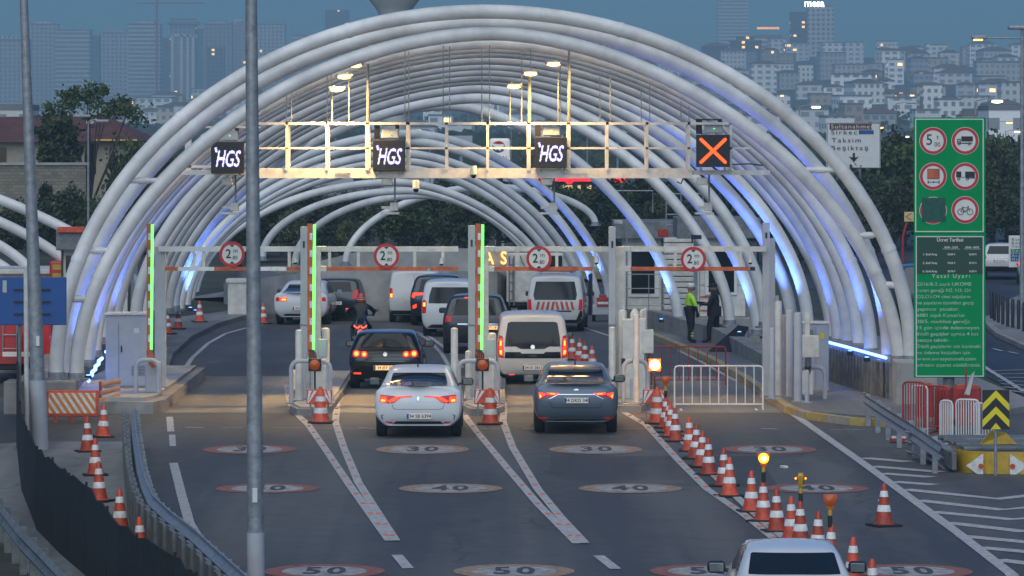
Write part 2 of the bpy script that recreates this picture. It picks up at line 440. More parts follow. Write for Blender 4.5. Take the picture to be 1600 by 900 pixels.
# painted speed limits
def speed_mark(px, py, txt, wpx, faded):
    c = G(px, py); s = F / c.y; rx = wpx / 2 / s; ry = 1.0
    ry = c.y**2 / (F*H) * (7.2 if py < 740 else (7.5 if py < 800 else 11)); ry *= 1.0
    n = 40
    def ring(mb, a0, a1, z):
        vs = []
        for k in range(n):
            cs, sn = math.cos(2*math.pi*k/n), math.sin(2*math.pi*k/n)
            vs += [(c.x+rx*a0*cs, c.y+ry*a0*sn, z), (c.x+rx*a1*cs, c.y+ry*a1*sn, z)]
        mb.add(vs, [(2*k, 2*k+1, 2*((k+1) % n)+1, 2*((k+1) % n)) for k in range(n)])
    t = MB(); ring(t, 1.0, 0.70, 0.008)
    q = MB(); q.add([(c.x+rx*.70*math.cos(2*math.pi*k/n), c.y+ry*.70*math.sin(2*math.pi*k/n), 0.008) for k in range(n)], [tuple(range(n))])
    d = MB(); add_text(d, txt, c.x, c.y, 0.0125, 1.0, 'floor', sx=rx*0.62, sy=ry*1.35, bold=0.03, space=1.25)
    t.build('speed_marking_ring', M['roadpeach'] if 600 < px < 1100 else M['roadred']).__setitem__('kind', 'structure')
    struct(q.build('speed_marking_field', M['markpaint'])); struct(d.build('speed_marking_digits', M['roadgrey']))
for px in (390, 660, 931, 1203): speed_mark(px, 702.5, '30', 146, px > 600)
for px in (418, 704, 985, 1276): speed_mark(px, 763.5, '40', 162, px > 600)
for px in (507, 803, 1110, 1425): speed_mark(px, 893, '50', 190, px > 600)

# ---- kerbs and raised pavements
def kerbmat():
    m = mat('striped kerb', (0.36, 0.33, 0.25), 0.8, noise=0.25, scale=3); return m
M['kerb'] = kerbmat()
M['kerb_yellow'] = mat('faded yellow kerb', (0.46, 0.33, 0.10), 0.8, noise=0.3, scale=3)
# right-hand pavement where the officers stand
rp = [P2(1456,668), P2(1240,650), P2(1170,600,0), P2(1110,566), P2(1060,545), P2(1000,520), P2(965,508), (8.6, 150), (11.3, 128), (12.2, 96)]
po = MB().slab(rp, -0.02, 0.14).build('pavement', M['pavement']); struct(po)
kb = [P2(1456,670), P2(1330,664), P2(1262,655), P2(1232,645), P2(1170,600), P2(1110,566), P2(1060,545), P2(1000,520), P2(965,508)]
def poly_len(pts, step):
    out = []
    for a, b in zip(pts[:-1], pts[1:]):
        a, b = Vector(a), Vector(b); n = max(1, round((b-a).length/step))
        for i in range(n): out.append((a+(b-a)*i/n, a+(b-a)*(i+1)/n))
    return out
k1, k2 = MB(), MB()
for i, (a, b) in enumerate(poly_len(kb, 1.0)):
    (k1 if i % 2 else k2).wall([a, b - (b-a)*0.02], 0.165, 0.20)
struct(k1.build('kerb', M['kerb_yellow'])); struct(k2.build('kerb_stone', M['kerb']))
# left raised bank at the rear
lp = [P2(262, 590, 0), P2(270, 560), P2(300, 532), P2(340, 512), P2(380, 500), P2(430, 497), (-11, 190), (-26, 190), (-15.8, 112)]
struct(MB().slab(lp, -0.02, 0.15).build('rear_pavement', M['pavement']))
bank = MB(); gy = [P2(255, 505), P2(360, 492), (-13, 200), (-30, 200)]
bank.add([(*gy[0], .15), (*gy[1], .16), (*gy[2], 1.3), (*gy[3], 1.3)], [(0, 1, 2, 3)]); struct(bank.build('grass_bank', M['earth']))
# road ramp that climbs past the bank
rm = MB(); rm.add([tuple(W(165,472,152)), tuple(W(400,462,150)), tuple(W(480,415,190)), tuple(W(200,418,190))], [(0,1,2,3)]); struct(rm.build('ramp', M['asphalt_old']))

# ---- hills: terrain that climbs to the far town
def hill(x, y):
    if y < 320: return -0.05
    s = min(1, max(0, (x + 350) / 600.0)); s = s*s*(3-2*s)
    t = max(0.0, min(1.0, (y - 1100) / 2000.0)); n0 = min(1, (y-320)/500)
    return n0*2.0 + (10 + 50*s) * t**1.08 + (2.0*math.sin(x*0.012+y*0.004) + 2*math.sin(x*0.03+1)) * t - 0.05
hb = MB(); nx, ny = 60, 46
for j in range(ny):
    y = 290 * (4250/290.0) ** (j/(ny-1)) 
    for i in range(nx): x = (-620 + 1240*i/(nx-1)); hb.v.append(Vector((x, y, hill(x, y)))) 
for j in range(ny-1):
    for i in range(nx-1): a = j*nx+i; hb.f.append((a, a+1, a+nx+1, a+nx)); hb.mi.append(0)
M['scrub'] = mat('scrub hillside', (0.08, 0.085, 0.07), 0.95, noise=0.5, scale=0.03)
struct(hb.build('hills', M['scrub'], smooth=True))

# ================================================================ WALLS
def wallthing(name, label, cat, mb, m, **k):
    o = mb.build(name, m, **k); tag(o, label, cat); return o
# front plinths that carry the arch feet (right and left)
rpl = MB(); pr = [(1432,563),(1388,563),(1363,552),(1323,540),(1300,536),(1262,520)]
Yr = [97.2, 97.9, 100.5, 104, 106, 114]
rr_ = [W(px, py, Y) for (px, py), Y in zip([(1436,564),(1385,561),(1363,553),(1323,541),(1298,535),(1262,520)], Yr)]
path = [(9.45, 95.8), (9.02, 99.5), (8.55, 103), (8.1, 106.5), (7.9, 113), (7.9, 118)]
pl = thing('retaining_wall', 'low pale wall carrying the right-hand arch feet, with vertical steel panels', 'wall', (9.0, 100, 0))
MB().wall([(9.5, 98.6), (8.9, 103), (8.45, 107), (8.3, 118)], 1.08, 1.1).build('wall_core', M['concrete'], pl, world=True)
MB().bbox((9.35, 97.0, 0.55), (0.95, 2.0, 1.12), 0.03).build('end_block', M['concrete_light'], pl, world=True)
shp = MB()
a, b = Vector((8.86, 98.1)), Vector((7.88, 107.0)); n = 46
for i in range(n):
    p = a + (b-a)*i/n; q = a + (b-a)*(i+1)/n; off = Vector((-0.10 if i % 2 else 0, 0))
    shp.wall([p+off, q+off], 0.98, 0.05)
shp.build('sheet_panel', mat('rusty sheet panels', (0.20, 0.19, 0.165), 0.8, noise=0.35, scale=3), pl, world=True)
led = MB(); led.tube([(8.80, 97.9, 1.10), (8.32, 102.5, 1.10), (7.80, 107.0, 1.10)], 0.035, 6)
tag(led.build('light_strip', M['blue_led'], smooth=True), 'glowing blue light strip along the top of the right retaining wall', 'light strip')
pl2 = thing('retaining_wall', 'low concrete plinth under the left-hand arch feet', 'wall', (-11, 97, 0))
MB().wall([(-10.75, 95.3), (-10.9, 99), (-11.9, 118)], [0.72, 0.74, 0.8], 1.25).build('wall_core', M['concrete'], pl2, world=True)
MB().bbox((-10.75, 95.0, 0.37), (1.6, 1.0, 0.76), 0.03).build('end_block', M['concrete'], pl2, world=True)
for i, (p0, p1) in enumerate((((137,595,96),(158,560,100.5)), ((166,551,102),(174,541,104)))):
    q = MB(); A, B = W(*p0), W(*p1); pts = []
    for k in range(9):
        t = k/8; p = A.lerp(B, t); pts.append(p + Vector((0.02*(-1)**k, 0, 0)))
    q.tube(pts, 0.045, 6)
    tag(q.build('light_strip', M['blue_led'], smooth=True), ['glowing blue light strip running back beside the left arch feet', 'short glowing blue light strip behind the longer one on the left'][i], 'light strip')
# concrete wall in front of the tunnel mouth
cw = MB(); top = [(357,442),(400,437),(480,425),(560,423),(700,423),(770,424),(800,440)]
Yw = [150, 146, 143, 142, 142, 143, 146]; wl = []; hs = []
for (px, py), Y in zip(top, Yw): w = W(px, py, Y); wl.append((w.x, w.y)); hs.append(w.z)
cwt = thing('concrete_wall', 'long grey concrete wall closing the road behind the queue', 'wall', (wl[0][0], wl[0][1], 0))
cw.wall(wl, hs, 0.35); cw.build('wall_body', M['concrete_light'], cwt, world=True)
MB().wall(wl[1:], 0.09, 0.5, 0).build('footing', M['concrete'], cwt, world=True)
wb = thing('wall_pillar', 'squat white block at the left end of the grey concrete wall', 'pillar', tuple(G(378, 497)))
MB().bbox((0, 0, 0.62), (0.92, 0.9, 1.24), 0.02).build('block', M['cream'], wb)
MB().bbox((0, 0, 1.30), (1.05, 1.0, 0.14), 0.02).build('cap', M['cream'], wb)
# pale sloping parapets and tunnel portal with the lit letters
tp = thing('tunnel_portal', 'beige tunnel portal beam with glowing letters behind the queue', 'tunnel', (2, 178, 0))
A = W(420, 382, 182); B = W(1010, 416, 182)
MB().add([tuple(W(430,425,180)), tuple(W(560,393,180)), tuple(W(700,388,180)), tuple(W(1000,388,180)), tuple(W(1000,425,180)),
          tuple(W(430,425,184)), tuple(W(560,393,184)), tuple(W(700,388,184)), tuple(W(1000,388,184)), tuple(W(1000,425,184))],
         [(0,1,2,3,4),(9,8,7,6,5),(0,5,6,1),(1,6,7,2),(2,7,8,3),(3,8,9,4),(4,9,5,0)]).build('portal_beam', M['concrete_light'], tp, world=True)
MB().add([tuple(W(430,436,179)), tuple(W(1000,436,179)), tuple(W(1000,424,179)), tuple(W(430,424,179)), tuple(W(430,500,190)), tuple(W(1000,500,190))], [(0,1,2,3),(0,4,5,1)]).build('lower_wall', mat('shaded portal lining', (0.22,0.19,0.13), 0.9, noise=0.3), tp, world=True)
for ch, px in (('A',764),('S',787),('Y',811)):
    sg = MB(); w = W(px, 404, 179.9); add_text(sg, ch, w.x, 179.85, w.z, 0.62, 'wall', sx=1.0, sy=1.25, bold=0.008, extrude=0.02)
    sg.build('sign_letter', emat('warm sign letters', (1.0, 0.45, 0.10), 1.6), tp, world=True)
par = thing('parapet', 'pale sloping parapet descending right from the concrete wall', 'wall', tuple(W(757, 507, 142)))
pw = [(W(757,0,150).x, 150), (W(790,0,147).x, 147), (W(820,0,146).x, 146), (W(840,0,146).x, 146)]
MB().wall(pw, [1.6, .75, .35, .25], 0.3).build('parapet_body', M['concrete_light'], par, world=True)
t = thing('small_cabin', 'small white cabin roof showing above the parapet beside the second boom', 'cabin', tuple(W(773, 470, 160)))
MB().bbox((0, .4, .45), (.85, .8, .55), .04).build('cabin_body', M['cream'], t)
MB().bb((-.35, -.02, .52), (.2, .0, .64)).build('window', M['glass'], t)
# low concrete barrier behind the officers
lb = thing('concrete_barrier', 'low sloping concrete barrier behind the two officers', 'barrier', (5, 130, 0))
MB().wall([P2(985,514), P2(1030,520), P2(1130,545), P2(1205,580)], [0.55, .6, 0.5, 0.35], 0.5, 0.1).build('barrier_body', M['concrete'], lb, world=True)
# ================================================================ CANOPY RIBS
# (left foot px, apex px, right foot px, Y left, Y right, exponent left, exponent right, struts)
ribs = [
 ((88,588),(757,18),(1423,562),95.2,97.4,2.0,2.0),
 ((104,588),(757,37),(1388,560),96.6,98.6,1.95,2.0),
 ((119,589),(770,52),(1404,562),95.4,97.5,1.85,1.74),
 ((138,568),(765,66),(1361,550),102,102,1.87,1.86),
 ((148,553),(765,73),(1343,544),105.2,105.4,1.86,1.86),
 ((164,532),(765,80),(1326,540),106.8,106.6,1.85,1.86),
 ((178,522),(760,91),(1310,537),108.5,107.6,1.83,1.86),
 ((212,502),(756,100),(1300,532),112,109,1.80,1.83),
 ((226,496),(755,109),(1262,510),115,112.5,1.80,1.82),
 ((238,490),(755,118),(1238,512),118,113,1.80,1.76),
 ((248,486),(752,124),(1196,508),122,116,1.78,1.78),
 ((262,486),(750,137),(1184,520),126,119,1.78,1.70),
 ((272,482),(748,153),(1140,505),132,124,1.76,1.70),
 ((240,486),(700,164),(1060,500),130,130,1.76,1.62),
 ((252,482),(640,209),(952,468),138,150,1.78,1.72),
 ((266,484),(640,221),(934,485),142,147,1.8,1.75),
 ((282,486),(632,240),(915,482),145,152,1.85,1.72),
 ((292,480),(630,251),(897,478),148,155,1.85,1.72),
 ((298,476),(627,263),(882,470),151,158,1.9,1.72),
 ((304,473),(622,285),(868,466),156,160,2.0,1.70),
 ((410,404),(640,298),(856,456),168,163,2.0,1.70),
 ((461,414),(665,305),(846,452),172,166,2.0,1.68),
 ((540,412),(765,292),(930,350),178,184,1.9,1.9)]
ordn = ['first','second','third','fourth','fifth','sixth','seventh','eighth','ninth','tenth','eleventh','twelfth','thirteenth','fourteenth','fifteenth','sixteenth','seventeenth','eighteenth','nineteenth','twentieth','twenty-first','twenty-second','twenty-third']
def sell(t, n):     # t 0..pi/2
    return math.cos(t)**(2/n), math.sin(t)**(2/n)
def rib_points(lf, ap, rf, Yl, Yr, nl, nr, N=34):
    pts = []
    for i in range(N+1):
        t = (math.pi/2)*i/N; c, s_ = sell(t, nl)
        px = ap[0] - (ap[0]-lf[0])*c; py = lf[1] - (lf[1]-ap[1])*s_; pts.append((px, py))
    for i in range(N-1, -1, -1):
        t = (math.pi/2)*i/N; c, s_ = sell(t, nr)
        px = ap[0] + (rf[0]-ap[0])*c; py = rf[1] - (rf[1]-ap[1])*s_; pts.append((px, py))
    out = []
    for px, py in pts:
        u = (px-lf[0])/(rf[0]-lf[0]); out.append(W(px, py, Yl + (Yr-Yl)*u))
    return out
GR = 'white tubular canopy ribs over the toll plaza'
rib_pts = []
for i, (lf, ap, rf, Yl, Yr, nl, nr) in enumerate(ribs):
    P = rib_points(lf, ap, rf, Yl, Yr, nl, nr); rib_pts.append(P)
    if i == 0: lab = 'outermost and tallest white tubular arch, nearest the camera'
    elif i == 1: lab = 'white arch just behind the outermost one, glowing blue on its right flank'
    elif i == 2: lab = 'white arch tied by short struts inside the outermost arch'
    elif i == len(ribs)-1: lab = 'small far white arch leaning right, whose right end stops high behind the lit windows'
    elif i == len(ribs)-2: lab = 'innermost low white arch above the concrete wall'
    else: lab = '%s white tubular arch of the canopy counting from the front' % ordn[i]
    t = thing('canopy_rib', lab, 'arch', tuple(P[0]), 0, GR)
    rad = 0.168 if i < 14 else 0.15
    MB().tube([p for p in P], rad, 16).build('tube', M['white_tube'], t, smooth=True, world=True, angle=60)
    for e in (0, -1):
        p = P[e]
        MB().lathe([(rad*1.75, -0.08), (rad*1.75, -0.03), (rad*1.15, -0.03), (rad*1.15, 0.10)], (p.x, p.y, p.z), 16).build('base_plate', M['galv'], t, world=True)
    if i < 6:      # bolted flange joints along the front ribs
        for jj in (7, 17, 27, 41, 51, 61):
            p_, q_ = P[jj], P[jj+1]; d_ = (q_-p_).normalized()
            MB().cyl(p_-d_*.05, p_+d_*.05, rad*1.07, n=16).build('flange', M['white_tube'], t, smooth=True, world=True)
    if i == 0:
        def at(P_, px=None, py=None, side=0):
            best = None
            for p in P_:
                x = 800 + p.x*F/p.y; y = 208 - (p.z-H)*F/p.y
                if (side < 0) != (x < 760): continue
                d = abs(y-py)
                if best is None or d < best[0]: best = (d, p)
            return best[1]
        Pb = rib_points(*ribs[2], N=34)
        fine0 = rib_points(*ribs[0], N=300); fineb = rib_points(*ribs[2], N=300)
        for side, py in ((-1, 467), (-1, 391), (-1, 283), (1, 265), (1, 368), (1, 445)):
            a_ = at(fine0, py=py, side=side); b_ = at(fineb, py=py, side=side)
            s_ = MB(); s_.cyl(a_, b_, 0.065, n=10); mid = a_.lerp(b_, .5); dr = (b_-a_).normalized()
            s_.cyl(mid-dr*0.12, mid+dr*0.12, 0.085, n=10)
            s_.build('strut', M['white_tube'], t, smooth=True, world=True)
# neighbouring canopy at the left edge
for k, (a, b, c) in enumerate([((-140,270),(0,312),(128,372)), ((-140,300),(0,344),(96,402)), ((-140,330),(0,378),(50,425)), ((-120,360),(0,412),(30,440))]):
    pts = []
    for i in range(25):
        u = i/24; x = (1-u)**2*a[0] + 2*u*(1-u)*(b[0]+8) + u*u*c[0]*1.0; y = (1-u)**2*a[1] + 2*u*(1-u)*(b[1]-8) + u*u*c[1]
        pts.append(W(x, y, 118+k*3))
    e = pts[-1]; d = (pts[-1]-pts[-2]).normalized()
    for j in range(1, 7): 
        d = (d + Vector((0, 0, -0.09))).normalized(); pts.append(pts[-1] + d*0.5)
    o = MB().tube(pts, 0.15, 14).build('canopy_rib', M['white_tube'], smooth=True, angle=60)
    tag(o, '%s white arch of the neighbouring canopy at the left edge' % ['topmost','second highest','third highest','lowest'][k], 'arch', 'ribs of the neighbouring canopy at the left edge')

# ---- blue uplights at the rib feet
upl = [(rib_pts[i][e], e) for i in range(1, len(ribs)-3) for e in (0, -1)]
up_list = [(1, -1, 260), (3, -1, 130), (4, -1, 160), (6, -1, 200), (8, -1, 330), (11, -1, 200), (13, -1, 240), (14, -1, 150), (15, -1, 150),
           (1, 0, 120), (3, 0, 70), (5, 0, 80), (12, 0, 160), (14, 0, 170), (16, 0, 200), (19, 0, 240)]
def upl_box(p, label):
    pass
for n_, (i, e, en) in enumerate(up_list):
    P = rib_pts[i]; p = P[e]; q = P[8] if e == 0 else P[-9]
    side = 1 if e == 0 else -1
    src = Vector((p.x + side*0.55, p.y - 0.45, p.z + 0.12))
    side_w = 'left' if e == 0 else 'right'
    t = thing('uplight', 'small blue uplight at the %s foot of the %s canopy arch' % (side_w, ordn[i]), 'light', tuple(src - Vector((0, 0, 0.12))), 0, 'blue uplights at the arch feet')
    MB().bbox((0, 0, 0.0), (0.16, 0.12, 0.10), 0.015).build('housing', M['black'], t)
    MB().lathe([(0.05, 0.052), (0.045, 0.062)], (0, 0, 0), 12).build('lens', M['blue_led'], t)
    MB().cyl((0, 0, -0.06), (0, 0, -0.02), 0.03, n=8).build('bracket', M['black'], t)
    tgt = P[9] if e == 0 else P[-11]
    spot('uplight_beam', src, tgt, en*2.4, (0.09, 0.20, 1.0), 66, 0.9, 0.08, t)
    if i in (1, 8) and e == -1: spot('uplight_beam', src + Vector((0,0,.05)), P[-22 if i == 1 else -16], en*4.0, (0.09, 0.20, 1.0), 34, 0.9, 0.08, t)

# ================================================================ OVERHEAD GANTRY
YGt = 101.0; sG = F / YGt
def gx(px): return (px-800)/sG
def gz(py): return H - (py-208)/sG
gt = thing('sign_gantry', 'long white overhead sign gantry spanning the toll lanes under the arches', 'gantry', (0, YGt, 0))
q = MB()
for y in (YGt-0.45, YGt+0.45):
    q.bb((gx(405), y-0.06, gz(278)), (gx(1080), y+0.06, gz(263)))
q.bb((gx(275), YGt-0.40, gz(273)), (gx(1202), YGt+0.40, gz(266)))
q.build('bottom_chord', M['cream'], gt, world=True)
q = MB()
for y in (YGt-0.5, YGt+0.5):
    q.bb((gx(405), y-.03, gz(195)), (gx(1150), y+.03, gz(191))); q.bb((gx(405), y-.03, gz(233)), (gx(1170), y+.03, gz(230)))
    q.bb((gx(300), y-.03, gz(200)), (gx(405), y+.03, gz(197)))
q.bb((gx(275), YGt-.2, gz(262)), (gx(400), YGt-.1, gz(258)))
q.bb((gx(290), YGt-.2, gz(272)), (gx(300), YGt-.1, gz(180)))
q.build('railing', M['cream'], gt, world=True)
for px in (450,512,575,638,698,762,826,888,948,1010,1075,1140):
    q = MB(); w_ = 0.032 if px not in (575,638,826,888) else 0.045
    for y in (YGt-0.5, YGt+0.5): q.bb((gx(px)-w_, y-.03, gz(266)), (gx(px)+w_, y+.03, gz(191)))
    q.bb((gx(px)-.03, YGt-.5, gz(195)), (gx(px)+.03, YGt+.5, gz(192)))
    q.build('post', M['cream'], gt, world=True)
for px, py0 in ((446,140),(457,130),(510,95),(516,110),(632,75),(638,80),(693,72),(702,72),(753,76),(765,70),(815,80),(829,76),(876,92),(938,120),(953,112),(1001,140),(1016,130),(1063,158),(1078,165)):
    MB().cyl((gx(px), YGt+(-.45 if px % 2 else .45), gz(192)), (gx(px), YGt+(-.45 if px % 2 else .45), gz(py0)), 0.014, n=6).build('hanger_rod', M['galv'], gt, world=True)
q = MB()
for k in range(12): q.lathe([(0.012, -0.02), (0.012, 0.02)], (gx(882+k*3), YGt-0.52, gz(271)), 6, 'y')
for k in range(12): q.lathe([(0.012, -0.02), (0.012, 0.02)], (gx(526+k*2), YGt-0.52, gz(270)), 6, 'y')
q.build('bolts', M['galv'], gt, world=True)
MB().tube([W(1125,258,105.4), W(1140,257,105.3), W(1170,256,105.3), W(1198,259,105.4)], 0.02, 6).build('cable', M['black'], gt, world=True)
MB().tube([W(1076,262,105.3), W(1069,264,105.3), W(1067,280,105.3), W(1064,287,105.3), W(1058,284,105.3)], 0.02, 6).build('cable', M['black'], gt, world=True)

# lane signs on the gantry
def digits_pixels(kind, mb, cx, y, cz, w):
    """light-dot display: letters sampled on a dot grid"""
    if kind == 'HGS':
        vs, fs = text_mesh('HGS', 1.0, shear=0.30, bold=0.012, space=0.98)
        polys = [[vs[i].to_2d() if hasattr(vs[i], 'to_2d') else Vector((vs[i].x, vs[i].y)) for i in f] for f in fs]
        def inside(pt):
            for pl in polys:
                ok = True; n = len(pl); sgn = 0
                for i in range(n):
                    a, b = pl[i], pl[(i+1) % n]; cr = (b.x-a.x)*(pt.y-a.y)-(b.y-a.y)*(pt.x-a.x)
                    if abs(cr) < 1e-9: continue
                    if sgn == 0: sgn = 1 if cr > 0 else -1
                    elif (cr > 0) != (sgn > 0): ok = False; break
                if ok: return True
            return False
        minx = min(v.x for v in vs); maxx = max(v.x for v in vs); miny = min(v.y for v in vs); maxy = max(v.y for v in vs)
        nxx, nyy = 36, 22; tw, th = w*0.76, w*0.50
        for i in range(nxx):
            for j in range(nyy):
                pt = Vector((minx+(maxx-minx)*(i+.5)/nxx, miny+(maxy-miny)*(j+.5)/nyy))
                if inside(pt):
                    X = cx - tw/2 + tw*(i+.5)/nxx + 0.03*w; Z = cz - th/2 + th*(j+.5)/nyy - 0.03*w; d = tw/nxx*0.47; e = th/nyy*0.47
                    mb.add([(X-d, y, Z-e), (X+d, y, Z-e), (X+d, y, Z+e), (X-d, y, Z+e)], [(0,1,2,3)])
        for k in range(3):
            X = cx - w*0.34 - 0.01*k; Z = cz + w*(0.17+0.05*k)
            mb.add([(X-.03, y, Z+.012), (X, y, Z-.012), (X+.045, y, Z+.02), (X+.012, y, Z+.035)], [(0,1,2,3)])
    else:
        for sx_, sz_ in ((1,1),(1,-1),(-1,1),(-1,-1)):
            for k in range(1):
                a = Vector((cx+sx_*w*0.04, cz+sz_*w*0.035)); b = Vector((cx+sx_*w*0.36, cz+sz_*w*0.34)); d = (b-a).normalized(); n = Vector((-d.y, d.x))*w*0.047
                pts = []
                for ang in range(-90, 91, 30): pts.append(b + (d*math.cos(R(ang)) + (-n.normalized())*math.sin(R(ang)))*w*0.047)
                for ang in range(-90, 91, 30): pts.append(a + (-d*math.cos(R(ang)) + (n.normalized())*math.sin(R(ang)))*w*0.047)
                mb.add([(p.x, y, p.y) for p in pts], [tuple(range(len(pts)))])
        disc(mb, cx, y, cz, w*0.03)
for px0, px1, py0, py1, kind, lab in ((333,384,221,271,'HGS','black lit lane display reading HGS at the left end of the gantry'),
        (584,634,218,267,'HGS','black lit lane display reading HGS beside the tall lamp pole left of centre'),
        (835,885,213,263,'HGS','black lit lane display reading HGS right of the fuel station sign'),
        (1086,1138,209,262,'X','black lane display showing a glowing orange-red cross')):
    cx = gx((px0+px1)/2); cz = gz((py0+py1)/2); w = (px1-px0)/sG; y = YGt-0.72
    t = thing('lane_sign', lab, 'display sign', (cx, y, cz), 0, 'lane displays on the gantry')
    MB().bbox((0, 0.12, 0), (w, 0.22, w*0.97), 0.015).build('housing', M['black'], t)
    q = MB(); digits_pixels(kind, q, 0, -0.004, 0, w); q.build('display', M['led_white'] if kind == 'HGS' else M['led_red'], t)
    MB().bbox((0.02 if kind=='HGS' else 0.03, 0.40, w*0.5+0.13), (w*0.54, 0.3, 0.24), 0.03).build('controller_box', M['grey_cab'], t)
    q = MB(); q.bb((-w*.48, .55, w*.5), (-w*.3, .60, w*.5+.34)); q.bb((-w*.48, .5, w*.5+.33), (w*.30, .62, w*.5+.37)); q.bb((w*.18, .55, w*.5+.2), (w*.30, .60, w*.5+.34)); q.build('mounting_frame', M['black'], t)
    MB().bbox((0.04, 0.24, w*0.5+0.13), (0.02, 0.02, 0.02), 0.003).build('status_light', M['green_led'], t)
    q = MB()
    for s_ in (-1, 1): MB().bbox((s_*w*0.36, 0.10, -w*0.5-0.04), (0.06, 0.1, 0.09), 0.01).build('bracket', M['galv'], t)
# readers hanging under the gantry
for px, lab in ((368,'left'),(617,'second from the left'),(866,'third from the left'),(1108,'right')):
    w0 = W(px, 278, YGt)
    t = thing('tag_reader', 'hanging tag reader under the gantry, %s one of the four' % lab, 'antenna', (w0.x, YGt, w0.z), 0, 'tag readers hanging under the gantry')
    MB().cyl((0, 0, 0.1), (0, 0, -0.66), 0.022, n=8).build('drop_rod', M['galv'], t)
    MB().bbox((-0.18, -0.3, -0.08), (0.26, 0.3, 0.18), 0.02).build('junction_box', M['cream'], t)
    q = MB(); q.bbox((-0.12, -0.02, -0.86), (0.46, 0.36, 0.05), 0.012); q.build('antenna_panel', M['cream'], t)
    q = MB(); q.bbox((-0.02, 0, -0.70), (0.20, 0.14, 0.20), 0.02); q.bbox((-0.22, 0, -0.72), (0.22, 0.06, 0.07), 0.01); q.build('reader_head', M['cream'], t)
for px, py, lab in ((740,270,'on the gantry front below the fuel station sign'), (650,292,'under the gantry right of the second display')):
    w0 = W(px, py, YGt-0.65); t = thing('dome_camera', 'white dome camera %s' % lab, 'camera', tuple(w0))
    MB().lathe([(0.0,0.17),(0.07,0.17),(0.085,0.12),(0.085,-0.03),(0.07,-0.05)], (0,0,0), 16).build('housing', M['cream'], t, smooth=True)
    MB().lathe([(0.068,-0.05),(0.062,-0.10),(0.035,-0.13),(0.0,-0.135)], (0,0,0), 14).build('dome', M['glass'], t, smooth=True)
    MB().bb((-.03, 0, .02), (.03, .3, .08)).build('bracket', M['cream'], t)

# ================================================================ STREET LAMPS
def lamp_head(t, w, rot, m, world=False):
    q = MB(); q.bbox((w*0.5*rot, 0, 0.06), (w, 0.22, 0.09), 0.035); q.build('lamp_head', M['galv'], t)
    g = MB(); g.bbox((w*0.5*rot, -0.02, 0.0), (w*0.82, 0.20, 0.05), 0.02); g.build('lamp_glass', m, t)
SP = []
# three lamps whose masts rise from the gantry
for px, hx, hy, lab in ((575,555,104,'lit street lamp on the thin mast rising left of the gantry centre'),
                        (827,829,117,'lit street lamp on the short mast right of the gantry centre'),
                        (889,910,82,'tallest lit street lamp, on the mast rising from the gantry on the right'),
                        (545,538,122,'lit lamp on a thin rod, second from the top of the left-hand row'),(519,526,142,'lit lamp on a thin rod, lowest of the left-hand row'),
                        (872,865,102,'lit lamp on a thin rod just left of the tallest lamp'),(797,803,137,'largest lit lamp, on a thin rod, lowest of the right-hand row')):
    b0 = W(px, 192, YGt-0.5); top = W(px, hy-4, YGt-0.5)
    t = thing('street_lamp', lab, 'street lamp', tuple(b0), 0, 'lamps on masts rising from the gantry')
    hgt = top.z-b0.z; dx = (hx-px)/sG
    thn = 1.0 if px in (575,827,889) else 0.35
    MB().tube([(0,0,0),(0,0,hgt*0.5),(0,0,hgt)], [0.045*thn,0.04*thn,0.032*thn], 10).build('mast', M['galv_dark'], t, smooth=True)
    MB().tube([(0,0,hgt),(dx*0.3,0,hgt+0.05),(dx,0,hgt+0.02)], 0.025, 8).build('arm', M['cream'], t, smooth=True)
    q = MB(); q.bbox((dx, 0, hgt), (0.42, 0.22, 0.09), 0.03); q.build('lamp_head', M['galv'], t)
    q = MB(); q.lathe([(0.0,-.09),(0.11,-.075),(0.17,-.045),(0.17,0)], (dx, -0.02, hgt), 16); q.build('lamp_glass', M['lamp_warm'], t, smooth=True)
    wp = Vector((b0.x+dx, YGt-0.95, b0.z+hgt-0.2))
    spot('lamp_light', wp, (wp.x*(1.25 if hx < 700 else 1.0), wp.y-.2, 0), (420 if hx < 700 else 240), (1.0, 0.60, 0.22), 134, 0.75, 0.25, t)
# lamps further back inside and beyond the canopy: (head px, py, Y, kind, pole foot)
lamps = [
         ((605,124),230,'lamp_far','small orange far lamp between the left-hand row and the gantry centre'),
         ((492,210),240,'lamp_warm','lit lamp showing through the left half of the gantry railing'),
         ((415,213),420,'lamp_far','tiny distant lamp beyond the left end of the gantry'),
         ((653,204),420,'lamp_cool','distant lamp pair left of the fuel station sign'),
         ((681,212),420,'lamp_far','tiny distant lamp between the display and the fuel station sign'),
         ((817,203),420,'lamp_cool','distant lamp left of the third display'),
         ((936,211),420,'lamp_far','orange distant lamp right of the third display'),
         ((995,153),260,'lamp_cool','small white lamp head between the arches on the right'),
         ((1275,168),300,'lamp_cool','white lit lamp standing behind the white direction sign'),
         ((1558,159),230,'lamp_cool','slim lit street lamp right of the green board'),
         ((1424,163),330,'galv','unlit curved lamp arm against the town'),
         ((1376,200),480,'lamp_far','orange street light right of the white direction sign'),
         ((1394,214),480,'lamp_cool','pair of bright street lights above the trees'),
         ((1416,214),480,'lamp_cool','bright street light nearest the green board on its left'),
         ((1577,192),420,'lamp_far','red-orange street light near the right edge'),
         ((1590,206),420,'lamp_cool','bright white street light near the right edge'),
         ((160,193),165,'galv','unlit twin-headed lamp in front of the red-roofed house'),
         ((148,452),200,'lamp_cool','x')]
